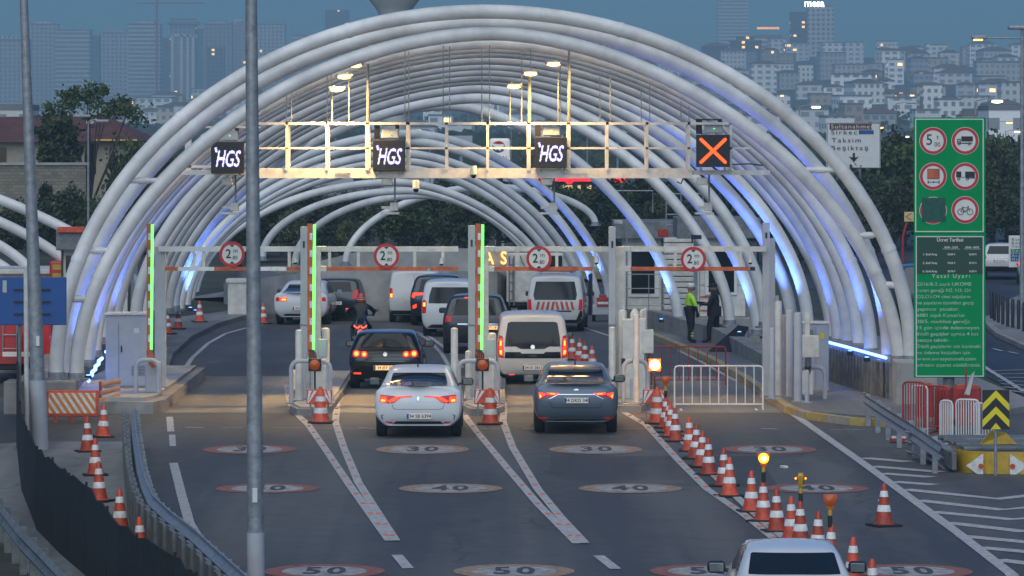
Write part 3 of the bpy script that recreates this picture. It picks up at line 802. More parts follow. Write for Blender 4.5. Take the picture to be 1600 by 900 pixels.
for k, ((px, py), Y, mk_, lab) in enumerate(lamps[:-1]):
    h = W(px, py, Y); side = -1 if px < 800 else 1
    if px in (160,): side = 1
    if px in (1558,): side = 1
    arm = 0.28 if Y < 200 else 0.6
    big = {150: 0.20, 165: 0.24}.get(Y, 0.32 if Y < 300 else 0.34)
    t = thing('street_lamp', lab, 'street lamp', (h.x - side*arm*2, Y, 0), 0, 'street lamps seen beyond the front arches')
    dz = h.z + 0.05
    MB().tube([(0,0,0),(0,0,dz*0.6),(0,0,dz)], [0.09,0.07,0.05] if Y >= 200 else [0.05,0.045,0.03], 8).build('pole', M['galv'], t, smooth=True)
    MB().tube([(0,0,dz),(side*arm, 0, dz+0.12),(side*arm*2,0,dz+0.02)], 0.035, 6).build('arm', M['galv'], t, smooth=True)
    MB().bbox((side*arm*2, 0, dz+0.05), (big*2.2, 0.3, 0.12), 0.04).build('lamp_head', M['galv'], t)
    if mk_ != 'galv':
        MB().lathe([(0.0,-.13),(big*0.6,-.11),(big,-.06),(big,0.0)], (side*arm*2, -0.02, dz+0.0), 14).build('lamp_glass', M[mk_], t, smooth=True)
        if Y <= 165:
            wp = Vector((h.x, Y, h.z-0.25)); spot('lamp_light', wp, (wp.x*0.8, Y-6, 0), 800, (1.0, 0.68, 0.30), 150, 0.7, 0.15, t)
    elif px == 160:
        MB().bbox((-0.25, 0, dz+0.25), (0.7, 0.3, 0.12), 0.04).build('lamp_head', M['galv'], t)
# twin lamp on the right edge
t = thing('street_lamp', 'tall twin-armed street lamp at the right edge, left head lit orange', 'street lamp', (W(1597,60,150).x, 150, 0))
MB().tube([(0,0,0),(0,0,W(0,40,150).z)], [0.10, 0.05], 10).build('pole', M['galv'], t, smooth=True)
w1 = W(1530, 60, 150); w2 = W(1590, 43, 150)
MB().tube([(0,0,w1.z),(w1.x-t.location.x+0.3,0,w1.z+0.02)], 0.03, 6).build('arm', M['galv'], t)
q = MB(); q.bbox((w1.x-t.location.x, 0, w1.z+0.04), (0.55,.28,.16), .05); q.build('lamp_head', M['galv'], t)
MB().bbox((w1.x-t.location.x-.04, -.02, w1.z-0.05), (0.32,.2,.06), .02).build('lamp_glass', M['lamp_far'], t)
MB().bbox((w2.x-t.location.x, 0, w2.z), (0.7,.28,.15), .05).build('lamp_head', M['galv'], t)
# two big foreground masts
for px0, px1, py1, w0_, w1_, lab, Y in ((392,400,924,18,27,'tall thick galvanised pole in the foreground, crossing the whole picture left of centre',58.0),
                                     (35,63,702,12,25,'tall leaning galvanised pole at the far left rising out of the mesh fence',84.0)):
    top = W(px0, -60, Y); bot = W(px1, py1, Y); bot.z = 0
    t = thing('lamp_mast', lab, 'pole', (bot.x, Y, 0))
    s_ = F/Y; d = top - bot
    MB().tube([(0,0,0), tuple(d*0.5), tuple(d)], [w1_/2/s_, (w0_+w1_)/4/s_, w0_/2/s_*0.98], 20).build('pole', M['galv'], t, smooth=True)
    f = 1.25 if px0 > 300 else 1.6
    MB().tube([(0,0,0), tuple(d*(0.82/ (d.z)) if px0 > 300 else d*(1.4/d.z))], w1_/2/s_*1.04, 20).build('base_sleeve', M['grey_cab'], t, smooth=True)
    MB().bbox((d.x*(1.8/d.z)*0.5, -w1_/2/s_-0.005, 1.35 if px0 > 300 else 2.2), (0.07, 0.015, 0.20), 0.003).build('sticker', M['signwhite'], t)
t2p = W(42, 600, 86); t = thing('pole', 'thin white pole beside the leaning mast at the far left', 'pole', (t2p.x, 86, 0))
MB().cyl((0,0,0), (-.02,0,3.6), 0.05, n=10).build('pole', M['cream'], t, smooth=True)
MB().lathe([(0.06,0),(0.06,0.04),(0,0.05)], (-.02,0,3.6), 10).build('cap', M['cream'], t)

# ================================================================ HEIGHT PORTAL AND TOLL ISLANDS
YP = 98.4; sP = F/YP
def pxx(px): return (px-800)/sP
def pzz(py): return H-(py-208)/sP
hf = thing('height_portal', 'white height-limit frame with an orange and white striped bar across all lanes', 'barrier', (0, YP, 0))
segs = [(248,470),(492,716),(738,952),(978,1197)]
for a_, b_ in segs:
    MB().bb((pxx(a_), YP-.05, pzz(393)), (pxx(b_), YP+.05, pzz(385))).build('top_beam', M['cream'] if a_ > 300 else M['white_tube'], hf, world=True)
for a_, b_, c_ in ((258,278,0),(278,335,1),(335,400,0),(400,448,1),(448,470,0),(492,640,0),(640,668,0),(672,716,0),(738,800,0),(800,905,0),(908,926,0),(978,1170,0),(1172,1180,2)):
    MB().bb((pxx(a_), YP-.045, pzz(423)), (pxx(b_)-0.004, YP+.035, pzz(417))).build('striped_bar', (M['orange_paint'], M['cone_white'], M['black'])[c_], hf, world=True)
for px in (303,318,452,515,560,648,692,870,808,930,1055,1157):
    MB().bb((pxx(px)-.035, YP-.03, pzz(417)), (pxx(px)+.035, YP+.03, pzz(392))).build('hanger', M['cream'], hf, world=True)
for k, (px, py) in enumerate(((363,397),(604,400),(842,404),(1083,405))):
    c = Vector((pxx(px), YP-0.11, pzz(py))); t = thing('height_limit_sign', 'round red-ringed 2.80 m height sign, %s on the bar' % ['leftmost','second from left','third from left','rightmost'][k], 'road sign', tuple(c), 0, 'height limit signs on the striped bar')
    r = 0.30
    MB().lathe([(r, 0), (r, 0.02)], (0,0,0), 36, 'y').build('plate', M['signwhite'], t)
    q = MB(); disc(q, 0, -.004, 0, r, 40, r*0.78); q.build('ring', M['red'], t)
    q = MB(); add_text(q, '2', -0.085, -.008, 0.0, 0.30, bold=0.004, sx=0.9); add_text(q, 'm', 0.085, -.008, 0.085, 0.15, sx=1.0); add_text(q, '.80', 0.06, -.008, -0.085, 0.13, sx=0.95)
    q.add([(-.06,-.008,.225),(.06,-.008,.225),(0,-.008,.165)], [(0,1,2)]); q.add([(-.06,-.008,-.225),(.06,-.008,-.225),(0,-.008,-.165)], [(0,2,1)])
    q.build('lettering', M['signblack'], t)
    MB().bb((-.02, .02, -.27), (.02, .06, .27)).build('bracket', M['galv'], t)
for px, py in ((868,415),(463,408),(932,410),(1172,406)):
    pass
for px, py, lab in ((868-0,0,''),): pass
for px, py, lab in ((690,410,'left of the tall post of the second island'), (932,408,'at the right end of the third lane'), (1172,408,'at the right end of the closed lane'), (462,408,'at the right end of the left lane')):
    t = thing('camera', 'small white camera on the height frame, %s' % lab, 'camera', (pxx(px), YP-.12, pzz(py)), 0, 'small cameras on the height frame')
    MB().lathe([(0,.11),(0.035,.10),(0.055,.03),(0.06,-.02),(0.05,-.035)], (0,0,0), 14).build('housing', M['cream'], t, smooth=True)
    MB().lathe([(0.045,-.03),(0.035,-.065),(0,-.075)], (0,0,0), 12).build('dome', M['glass'], t, smooth=True)

def post_thing(name, lab, px, pyt, Y, w, m, kind='box', cat='post', z0=0.14, group=None, extra=None):
    s_ = F/Y; x = (px-800)/s_; zt = H-(pyt-208)/s_
    t = thing(name, lab, cat, (x, Y, z0), 0, group); h = zt - z0; r = w/2/s_
    if kind == 'box':
        MB().bbox((0,0,h/2), (2*r, 2*r, h), 0.012).build('shaft', m, t)
    else:
        MB().lathe([(r,0),(r,h-r*.5),(r*.9,h-r*.2),(r*.55,h),(0,h+.005)], (0,0,0), 16).build('shaft', m, t, smooth=True)
    MB().bbox((0,0,0.02), (2*r+.10, 2*r+.10, 0.04), 0.008).build('foot_plate', M['galv'], t)
    return t, h
isl = [('the first island from the left', 490, 0), ('the second island', 752, 1), ('the island beside the closed lane', 996, 2)]
PG = 'posts and bollards on the toll islands'
for where, cx, k in isl:
    ox = cx - 490
    if k == 2: ox = 481.5
    # kerbed island base
    fx = [(466, 645), (524, 645)]
    x0 = (462+ox-800)/66.5 if k < 2 else (950-800)/66.5; x1 = (527+ox-800)/66.5 if k < 2 else (1010-800)/66.5
    y0 = YG(650 if k < 2 else 645); 
    it = thing('toll_island', 'kerbed concrete base of %s' % where, 'traffic island', ((x0+x1)/2, y0, 0), 0, 'concrete toll islands')
    hw = (x1-x0)/2
    MB().slab([(-hw*.55,0),(hw*.55,0),(hw,1.2),(hw,15),(-hw,15),(-hw,1.2)], -0.01, 0.16).build('kerb_slab', M['concrete'], it)
    MB().slab([(-hw*.4,.25),(hw*.4,.25),(hw*.82,1.3),(hw*.82,14.7),(-hw*.82,14.7),(-hw*.82,1.3)], 0.15, 0.19).build('top_slab', M['concrete_light'], it)
    Y0 = 98.6
    t, h = post_thing('barrier_post', 'tall square post with a slot near its top on %s' % where, 475+ox, 354 if k != 1 else 352, Y0-0.6, 11, M['grey_cab'], group=PG)
    MB().bbox((0, -0.09, h-0.42), (0.045, 0.02, 0.16), 0.004).build('slot', M['black'], t)
    MB().bbox((0, -0.02, 1.75), (0.20, 0.18, 0.05), 0.01).build('collar', M['galv'], t)
    t, h = post_thing('portal_column', 'white column carrying the height frame on %s' % where, 494+ox if k<2 else 969, 385, YP, 15 if k<2 else 15, M['cream'], group=PG)
    q = MB()
    for zz in (pzz(389), pzz(420)): q.bbox((0.14, -.02, zz-0.14), (0.22, 0.14, 0.14), 0.02)
    q.build('gusset', M['cream'], t)
    spec = [(467,515,96.5,11,'cyl','thick short bollard left of the tall post'), (483,548,96.9,10,'cyl','second bollard, in front of the tall post'),
            (509,512,99.5,12,'cyl','thick bollard right of the tall post'), (459,578,100.5,10,'cyl','low bollard at the left edge')] if k == 0 else \
           [(448,512,96.4,11,'cyl','thick short bollard left of the tall post'), (470,548,96.9,10,'cyl','second bollard, in front of the tall post'),
            (507,520,99.5,13,'cyl','thick bollard right of the boom'), (497,575,100.5,10,'cyl','slim bollard beside the boom machine')] if k == 1 else \
           [(957-ox,511,97.2,10,'cyl','pale bollard at the left edge'), (973-ox,484,97.6,13,'cyl','tall thick bollard beside the portal column'), (994-ox,491,95.6,10,'cyl','front bollard before the cabinet'),
            (1003-ox,484,98.5,7,'cyl','slim bollard behind the cabinet'), (1008-ox,482,99.2,7,'cyl','right-hand slim bollard behind the cabinet')]
    for (bx, by, Y_, w_, kd, nm) in spec:
        post_thing('bollard', '%s on %s' % (nm, where), bx+ox, by, Y_, w_, M['cream'], kd, 'bollard', 0.17, PG)
    # inverted-U guard rail
    gxl, gxr = (455+ox, 516+ox) if k < 2 else (974, 1012)
    s2 = F/95.8; xa, xb = (gxl-800)/s2, (gxr-800)/s2; zt = H-(568 - 4 - 208)/s2
    t = thing('guard_hoop', 'pale bent-tube guard hoop at the front of %s' % where, 'guard rail', ((xa+xb)/2, 95.8, 0.16), 0, 'tube guard hoops on the islands')
    hw2 = (xb-xa)/2; zt -= 0.16
    pts = [(-hw2,0,0),(-hw2,0,zt-.18)] + [(-hw2+.18-.18*math.cos(R(a_)),0,zt-.18+.18*math.sin(R(a_))) for a_ in (22,45,67,90)] + [(hw2-.18+.18*math.sin(R(a_)),0,zt-.18+.18*math.cos(R(a_))) for a_ in (0,22,45,67)] + [(hw2,0,zt-.18),(hw2,0,0)]
    MB().tube(pts, 0.052, 12).build('hoop', M['grey_cab'], t, smooth=True)
    for s_ in (-1,1): MB().bbox((s_*hw2, 0, .015), (.22,.22,.03), .005).build('foot_plate', M['galv'], t)
    # boom machine
    mx = 500+ox if k < 2 else 1000
    s3 = F/96.8; xm = (mx-800)/s3; zt = H-((565 if k<2 else 500)-208)/s3
    if k < 2:
        t = thing('barrier_machine', 'boom barrier, arm raised with green light strip, on %s' % where, 'barrier', (xm, 96.8, 0.17), 0, 'boom barriers with raised arms')
        MB().bbox((0,0,(zt-.17)/2), (0.42,0.36,zt-.17), 0.03).build('cabinet', M['grey_cab'], t)
        MB().bbox((0,-.19,.55), (0.30,0.02,.55), 0.01).build('cabinet_door', M['cream'], t)
        bx = (485.5+ox-800)/s3 - xm; zb = H-(545-208)/s3-.17; ztp = H-(349-208)/s3-.17; lean = 0.05
        q = MB(); q.tube([(bx+.22, -.25, zb-.42),(bx+.09,-.25,zb-.27),(bx,-.25,zb-.05)], [0.085,.08,.07], 8, flat=.5); q.build('boom_bracket', M['orange_paint'], t, smooth=True)
        q = MB(); q.bb((bx-.065,-.28,zb-.1),(bx+.055,-.22,ztp)); q.build('boom_arm', M['orange_paint'], t)
        for j in range(7):
            z_ = zb + (ztp-zb)*(0.06+0.135*j); MB().bb((bx-.01, -.286, z_), (bx+.05, -.2805, z_+.16)).build('boom_band', M['cone_white'], t)
        q = MB(); q.tube([(bx+.075,-.27,zb),(bx+.083+lean*.4,-.27,ztp-.02)], .03, 8); q.build('light_strip', M['green_led'], t, smooth=True)
        MB().bbox((bx+.28,-.02,zb+.02), (.22,.2,.42), .02).build('control_box', M['grey_cab'], t)
    else:
        t = thing('toll_cabinet', 'tall cream cabinet with hanging cables on %s' % where, 'cabinet', (xm+0.0, 97.4, 0.17))
        MB().bbox((-.12,0,(zt-.17)/2), (0.55,0.42,zt-.17), 0.03).build('cabinet_body', M['cream'], t)
        MB().bbox((.20,-.1,1.35), (0.26,0.30,.55), 0.02).build('side_box', M['cream'], t)
        MB().bbox((-.12,-.22,0.28), (0.22,0.02,.42), 0.01).build('hatch', M['grey_cab'], t)
        MB().lathe([(.11,0),(.11,.12),(.07,.2),(.03,.24),(0,.24)], (-.10,0,zt-.17), 14).build('camera_dome', M['cream'], t, smooth=True)
        q = MB()
        for j in range(5): q.tube([(.13+.03*j,-.2,1.10),(.12+.03*j+.04*math.sin(j),-.24,.85),(.16+.015*j,-.22,.55+.05*math.cos(j*2))], .013, 5)
        q.build('cable', M['black'], t)
        q = MB(); q.bbox((-.38,-.2,.85), (.09,.1,.22), .01); q.build('reader', M['black'], t)
    # intercom and reader boxes
    for (bx_, by_, w_, h_) in (((453,578,4,12),) if k == 0 else ((458,600,5,10),)):
        pass
    # traffic light on a thin stem
    lx = (492+ox if k < 2 else 1023); s4 = F/94.9; xl = (lx-800)/s4; zc = H-(570-208)/s4
    t = thing('signal_light', ['small square signal, amber lens unlit, at the front of the first island','small square signal, amber lens unlit, at the front of the second island','brightly glowing round amber signal beside the orange cone row'][k], 'traffic light', (xl, 94.9, 0.17), 0, None)
    MB().cyl((0,0,0), (0,0,zc-.17-.1), 0.022, n=8).build('stem', M['black'], t)
    MB().bbox((0.0,0,zc-.17), (.29,.14,.29), .02).build('housing', M['black'] if k < 2 else M['amber_lens'], t)
    MB().lathe([(.12,0),(.12,-.04),(.08,-.07),(0,-.085)], (0,-.07,zc-.17), 20, 'y').build('lens', M['amber_core'] if k == 2 else M['amber_lens'], t, smooth=True)
    if k < 2:
        q = MB()
        for j in range(4): q.tube([(-.12+.05*j,.02,zc-.03),(-.10+.04*j,0,zc+.08),(-.15+.03*j,.05,zc+.17)], .015, 5)
        q.build('cable', M['black'], t)
    else:
        l = bpy.data.lights.new('amber_glow', 'POINT'); l.energy = 25; l.color = (1, .42, .06); l.shadow_soft_size = .1
        lo = bpy.data.objects.new('amber_glow', l); col.objects.link(lo); lo.parent = t; lo.location = (0, -.35, zc-.17)
    # striped warning board
    wx = (499+ox if k < 2 else 1031-7); s5 = F/93.6; xw = (wx-800)/s5; zc = H-(620-208)/s5
    t = thing('warning_board', 'orange and white striped warning board at the nose of %s' % where, 'warning board', (xw, 93.6, 0), 0, 'striped boards at the island noses')
    hw3, hh = .285, .165
    MB().bbox((0,0,zc), (hw3*2,.04,hh*2), .015).build('board', M['orange'], t)
    q = MB()
    for sgn in (-1,1):
        for j, off in enumerate((.05,.17)):
            q.add([(sgn*(off+.0),-.024,zc+hh*.85),(sgn*(off+.075),-.024,zc+hh*.85),(sgn*(min(hw3*.94,off+.075+.20)),-.024,zc-hh*.5 if j else zc-hh*.85),(sgn*(min(hw3*.94,off+.19)),-.024,zc-hh*.85)], [(0,1,2,3)])
    q.build('stripes', M['cone_white'], t)
    for sx_ in (-1,1): MB().cyl((sx_*.2,.04,0),(sx_*.2,.04,zc), .02, n=8).build('leg', M['galv'], t)
# lamps of the reader strips (small details)
# right-hand kerbside equipment
KG = 'posts and bollards beside the closed lane'
for px, pt, Y_, w_, kd, nm in ((1197,348,98.6,11,'box','tall square post at the right end of the height frame'),(1204,372,101.0,14,'box','white column beside the tall right-hand post'),
                          (1206,512,97.6,10,'cyl','left bollard beside the closed lane'),(1216,470,98.6,12,'cyl','pale bollard close to the tall right-hand post'),
                          (1226,492,98.9,9,'cyl','slim bollard before the right-hand cabinet'),(1234,484,98.3,12,'cyl','thick bollard in the right-hand group'),
                          (1247,488,96.6,13,'cyl','front bollard of the right-hand group'),(1261,578,96.2,7,'cyl','short post inside the right-hand hoop')):
    t, h = post_thing('bollard' if kd == 'cyl' else 'post', nm, px, pt, Y_, w_, M['grey_cab'] if px != 1216 else M['cream'], kd, 'bollard' if kd == 'cyl' else 'post', .14, KG)
    if px == 1197: MB().bbox((0, -0.09, h-0.3), (0.045, 0.02, 0.14), 0.004).build('slot', M['black'], t)
t = thing('cabinet', 'big light grey equipment cabinet on the pavement right of the closed lane', 'cabinet', tuple(G(1275, 612, .14)))
MB().bbox((0,.25,.82), (.62,.5,1.62), .02).build('cabinet_body', M['grey_cab'], t)
MB().bbox((0,.25,1.66), (.68,.56,.06), .02).build('cabinet_roof', M['white_tube'], t)
q = MB(); q.bb((-.01,-.012,.1),(.0,-.002,1.55)); q.build('door_gap', M['galv_dark'], t)
MB().bb((.03,-.03,.82),(.06,-.002,.98)).build('handle', M['black'], t)
q = MB()
for j in range(6): q.bb((-.26,-.012,1.30+.035*j),(-.06,-.002,1.315+.035*j))
q.build('vent', M['galv_dark'], t); MB().bb((.10,-.008,1.28),(.20,-.001,1.42)).build('sticker', M['yellow'], t); MB().bbox((0,.25,.02), (.7,.56,.05), .01).build('plinth', M['concrete'], t)
t = thing('boom_machine', 'pale machine with a box and loose cables inside the right-hand hoop', 'barrier', tuple(G(1262, 625, .14)))
MB().bbox((0,.2,1.55), (.12,.12,1.0), .01).build('column', M['cream'], t)
MB().bbox((.05,.1,1.25), (.44,.25,.52), .02).build('box', M['cream'], t)
q = MB()
for j in range(5): q.tube([(-.05+.03*j,-.05,1.0),(-.07+.035*j,-.08,.8),(-.02+.015*j,-.05,.62)], .014, 5)
q.build('cable', M['black'], t)
MB().bbox((-.02,.1,.40), (.30,.25,.55), .02).build('base_box', M['cream'], t)
g0 = G(1265, 622, .14); t = thing('guard_hoop', 'pale bent-tube guard hoop around the kerbside machine', 'guard rail', (g0.x, g0.y-.3, .14), 0, 'tube guard hoops on the islands')
hw2, zt = .34, .75
pts = [(-hw2,0,0),(-hw2,0,zt-.18)] + [(-hw2+.18-.18*math.cos(R(a_)),0,zt-.18+.18*math.sin(R(a_))) for a_ in (22,45,67,90)] + [(hw2-.18+.18*math.sin(R(a_)),0,zt-.18+.18*math.cos(R(a_))) for a_ in (0,22,45,67)] + [(hw2,0,zt-.18),(hw2,0,0)]
MB().tube(pts, 0.055, 12).build('hoop', M['grey_cab'], t, smooth=True)
t = thing('intercom', 'pale post with a dark round intercom beside the tall right-hand post', 'intercom', tuple(G(1213, 610, .14)))
MB().bbox((0,.1,1.85), (.13,.12,.9), .01).build('column', M['cream'], t)
MB().lathe([(.06,0),(.06,-.04),(0,-.05)], (-.09,.04,1.95), 12, 'y').build('speaker', M['black'], t, smooth=True)
MB().cyl((0,.1,0),(0,.1,1.45), .035, n=8).build('stem', M['galv'], t)
# left-hand kerb block and equipment
kb_ = thing('toll_island', 'concrete kerb block on the far left under the grey cabinet', 'traffic island', (-9.5, 94.5, 0), 0, 'concrete toll islands')
MB().slab([(-1.0,.3),(1.35,.0),(1.55,1.0),(1.5,14),(-1.0,14)], -.01, .28).build('kerb_slab', M['concrete'], kb_)
MB().slab([(-.9,.6),(1.1,.4),(1.3,1.4),(1.3,13.5),(-.9,13.5)], .27, .36).build('top_slab', M['concrete_light'], kb_)
t = thing('cabinet', 'big light grey cabinet standing left of the left boom barrier', 'cabinet', ((212-800)/64.6, 98.4, .36))
MB().bbox((0,.3,.86), (1.02,.6,1.72), .02).build('cabinet_body', M['grey_cab'], t)
MB().bbox((0,.3,1.75), (1.1,.68,.06), .02).build('cabinet_roof', M['white_tube'], t)
MB().bbox((-.2,-.005,.8), (.01,.01,1.5), .002).build('door_gap', M['galv_dark'], t)
MB().bb((-.15,-.03,.85),(-.12,-.001,1.0)).build('handle', M['black'], t); MB().bb((.16,-.008,1.30),(.28,-.001,1.42)).build('sticker', M['signwhite'], t); MB().bbox((0,.3,.03), (1.1,.66,.07), .01).build('plinth', M['concrete'], t)
q = MB()
for j in range(7): q.bb((.10,-.012,.30+.035*j),(.42,-.002,.315+.035*j))
q.build('vent', M['galv_dark'], t)
t, h = post_thing('portal_column', 'white column at the left end of the height frame', 251, 385, YP+.2, 17, M['grey_cab'], group=PG, z0=.36)
t = thing('barrier_machine', 'left boom barrier with raised arm and green light strip before the grey cabinet', 'barrier', ((240-800)/67.1, 96.8, .36), 0, 'boom barriers with raised arms')
s3 = F/96.8; zt = H-(565-208)/s3-.36
MB().bbox((0,0,zt/2), (.36,.34,zt), .03).build('cabinet', M['grey_cab'], t)
bx = (234.5-240)/s3; zb = H-(545-208)/s3-.36; ztp = H-(349-208)/s3-.36
q = MB(); q.tube([(bx+.14,-.22,zb-.38),(bx+.04,-.22,zb-.25),(bx,-.22,zb-.02)], [.085,.08,.07], 8, flat=.5); q.build('boom_bracket', M['orange_paint'], t, smooth=True)
q = MB(); q.bb((bx-.05,-.25,zb-.1),(bx+.05,-.19,ztp)); q.build('boom_arm', M['orange_paint'], t)
for j in range(7): z_ = zb+(ztp-zb)*(.06+.135*j); MB().bb((bx-.02,-.256,z_),(bx+.04,-.2505,z_+.16)).build('boom_band', M['cone_white'], t)
MB().tube([(bx+.055,-.24,zb),(bx+.08,-.24,ztp-.02)], .03, 8).build('light_strip', M['green_led'], t, smooth=True)
MB().lathe([(.05,0),(.05,-.02),(0,-.025)], (.1,-.17,zt-.22), 12, 'y').build('lock', M['galv'], t)
t = thing('guard_hoop', 'grey bent-tube guard hoop left of the left boom barrier', 'guard rail', ((230-800)/67.5, 96.3, .36), 0, 'tube guard hoops on the islands')
hw2, zt = .26, .78
pts = [(-hw2,0,0),(-hw2,0,zt-.18)] + [(-hw2+.18-.18*math.cos(R(a_)),0,zt-.18+.18*math.sin(R(a_))) for a_ in (22,45,67,90)] + [(hw2-.18+.18*math.sin(R(a_)),0,zt-.18+.18*math.cos(R(a_))) for a_ in (0,22,45,67)] + [(hw2,0,zt-.18),(hw2,0,0)]
MB().tube(pts, 0.05, 12).build('hoop', M['grey_cab'], t, smooth=True)
# ================================================================ VEHICLES
# body cage: rings from the rear (y=0) to the front. each ring: list of 7 points (x, y, z) on the right half
def ring(y, zb, wb, wl, zl, wm, zm, wt, zt, wr, zr, zc, dy=(0,0,0,0,0,0,0)):
    return [(0,y+dy[0],zb),(wb,y+dy[1],zb),(wl,y+dy[2],zl),(wm,y+dy[3],zm),(wt,y+dy[4],zt),(wr,y+dy[5],zr),(0,y+dy[6],zc)]
CAGE = {
 'sedan': [ring(0,.26,.62,.84,.40,.89,.72,.87,.97,.70,1.085,1.10,(.20,.22,.08,.05,.10,.10,.02)),
           ring(.16,.22,.66,.88,.38,.91,.72,.885,.99,.75,1.09,1.115,(0,0,0,.06,.04,.02,0)),
           ring(.55,.20,.70,.90,.36,.92,.72,.87,.97,.74,1.085,1.12),
           ring(.74,.20,.70,.90,.36,.92,.72,.87,.97,.745,1.095,1.13),
           ring(1.42,.20,.70,.90,.36,.92,.72,.85,.94,.63,1.38,1.41),
           ring(1.62,.20,.70,.90,.36,.92,.70,.85,.94,.625,1.43,1.455),
           ring(2.5,.20,.70,.90,.36,.92,.70,.85,.93,.625,1.45,1.47),
           ring(3.1,.20,.70,.90,.36,.92,.70,.84,.92,.615,1.37,1.40),
           ring(3.75,.20,.70,.90,.36,.92,.70,.82,.90,.66,.97,1.00),
           ring(4.35,.22,.66,.86,.38,.88,.66,.78,.80,.58,.84,.87),
           ring(4.62,.26,.50,.66,.40,.70,.58,.62,.68,.45,.72,.74)],
 'hatch': [ring(0,.26,.62,.84,.40,.89,.72,.86,.98,.68,1.39,1.42,(.20,.22,.08,.03,.10,.42,.34)),
           ring(.22,.22,.66,.88,.38,.91,.72,.885,.98,.71,1.44,1.47,(0,0,0,.02,.12,.36,.26)),
           ring(.75,.20,.70,.90,.36,.93,.72,.89,.97,.72,1.47,1.49),
           ring(1.6,.20,.70,.90,.36,.93,.70,.86,.95,.71,1.485,1.50),
           ring(2.3,.20,.70,.90,.36,.93,.70,.86,.93,.62,1.43,1.48),
           ring(2.75,.20,.70,.90,.36,.93,.70,.84,.92,.61,1.33,1.38),
           ring(3.35,.20,.70,.90,.36,.92,.70,.82,.90,.66,.97,1.01),
           ring(3.95,.22,.66,.86,.38,.88,.66,.78,.80,.58,.84,.88),
           ring(4.20,.26,.50,.66,.40,.70,.58,.62,.68,.45,.72,.74)],
 'suv':   [ring(0,.34,.64,.80,.50,.87,.82,.86,1.10,.69,1.58,1.62,(.20,.20,.06,.02,.08,.36,.26)),
           ring(.22,.30,.68,.88,.46,.92,.82,.88,1.10,.72,1.64,1.67,(0,0,0,.02,.1,.30,.20)),
           ring(.75,.28,.70,.91,.44,.94,.82,.87,1.09,.68,1.64,1.70),
           ring(1.7,.28,.70,.91,.44,.94,.80,.87,1.07,.68,1.65,1.71),
           ring(2.5,.28,.70,.91,.44,.94,.80,.87,1.05,.66,1.62,1.67),
           ring(2.95,.28,.70,.91,.44,.94,.80,.85,1.04,.64,1.50,1.54),
           ring(3.5,.28,.70,.91,.44,.93,.80,.83,1.02,.68,1.09,1.13),
           ring(4.15,.30,.66,.87,.46,.89,.76,.79,.94,.60,.98,1.01),
           ring(4.45,.34,.50,.70,.48,.74,.66,.66,.80,.48,.84,.86)],
 'van':   [ring(0,.28,.70,.86,.40,.90,.80,.88,1.12,.78,1.68,1.74,(.12,.12,.03,.0,.06,.20,.14)),
           ring(.14,.25,.74,.90,.38,.915,.80,.905,1.12,.81,1.74,1.80,(0,0,0,.0,.06,.14,.10)),
           ring(.6,.24,.74,.915,.38,.93,.80,.91,1.12,.83,1.79,1.845),
           ring(1.7,.24,.74,.915,.38,.93,.80,.91,1.10,.83,1.80,1.85),
           ring(2.6,.24,.74,.915,.38,.93,.80,.89,1.08,.78,1.74,1.81),
           ring(3.0,.24,.74,.915,.38,.93,.80,.88,1.07,.74,1.58,1.64),
           ring(3.65,.24,.74,.91,.38,.92,.80,.85,1.04,.72,1.12,1.18),
           ring(4.15,.25,.68,.87,.40,.88,.74,.80,.90,.62,.95,1.00),
           ring(4.40,.28,.52,.72,.42,.74,.64,.68,.76,.5,.80,.83)],
}
def catmull(verts, faces, levels=2, cre=None):
    me = bpy.data.meshes.new('cage'); me.from_pydata(verts, [], faces); me.update()
    bm = bmesh.new(); bm.from_mesh(me); bmesh.ops.recalc_face_normals(bm, faces=bm.faces[:]); bm.to_mesh(me); bm.free()
    if cre:
        at_ = me.attributes.new('crease_edge', 'FLOAT', 'EDGE'); vals = []
        for e in me.edges:
            a, b = sorted(e.vertices); vals.append(cre(a, b))
        at_.data.foreach_set('value', vals)
    o = bpy.data.objects.new('cage', me); col.objects.link(o)
    md = o.modifiers.new('s', 'SUBSURF'); md.levels = levels; md.render_levels = levels
    dg = bpy.context.evaluated_depsgraph_get(); r = bpy.data.meshes.new_from_object(o.evaluated_get(dg))
    vs = [v.co.copy() for v in r.vertices]; fs = [tuple(p.vertices) for p in r.polygons]
    bpy.data.objects.remove(o); bpy.data.meshes.remove(me); bpy.data.meshes.remove(r)
    return vs, fs
_bc = {}
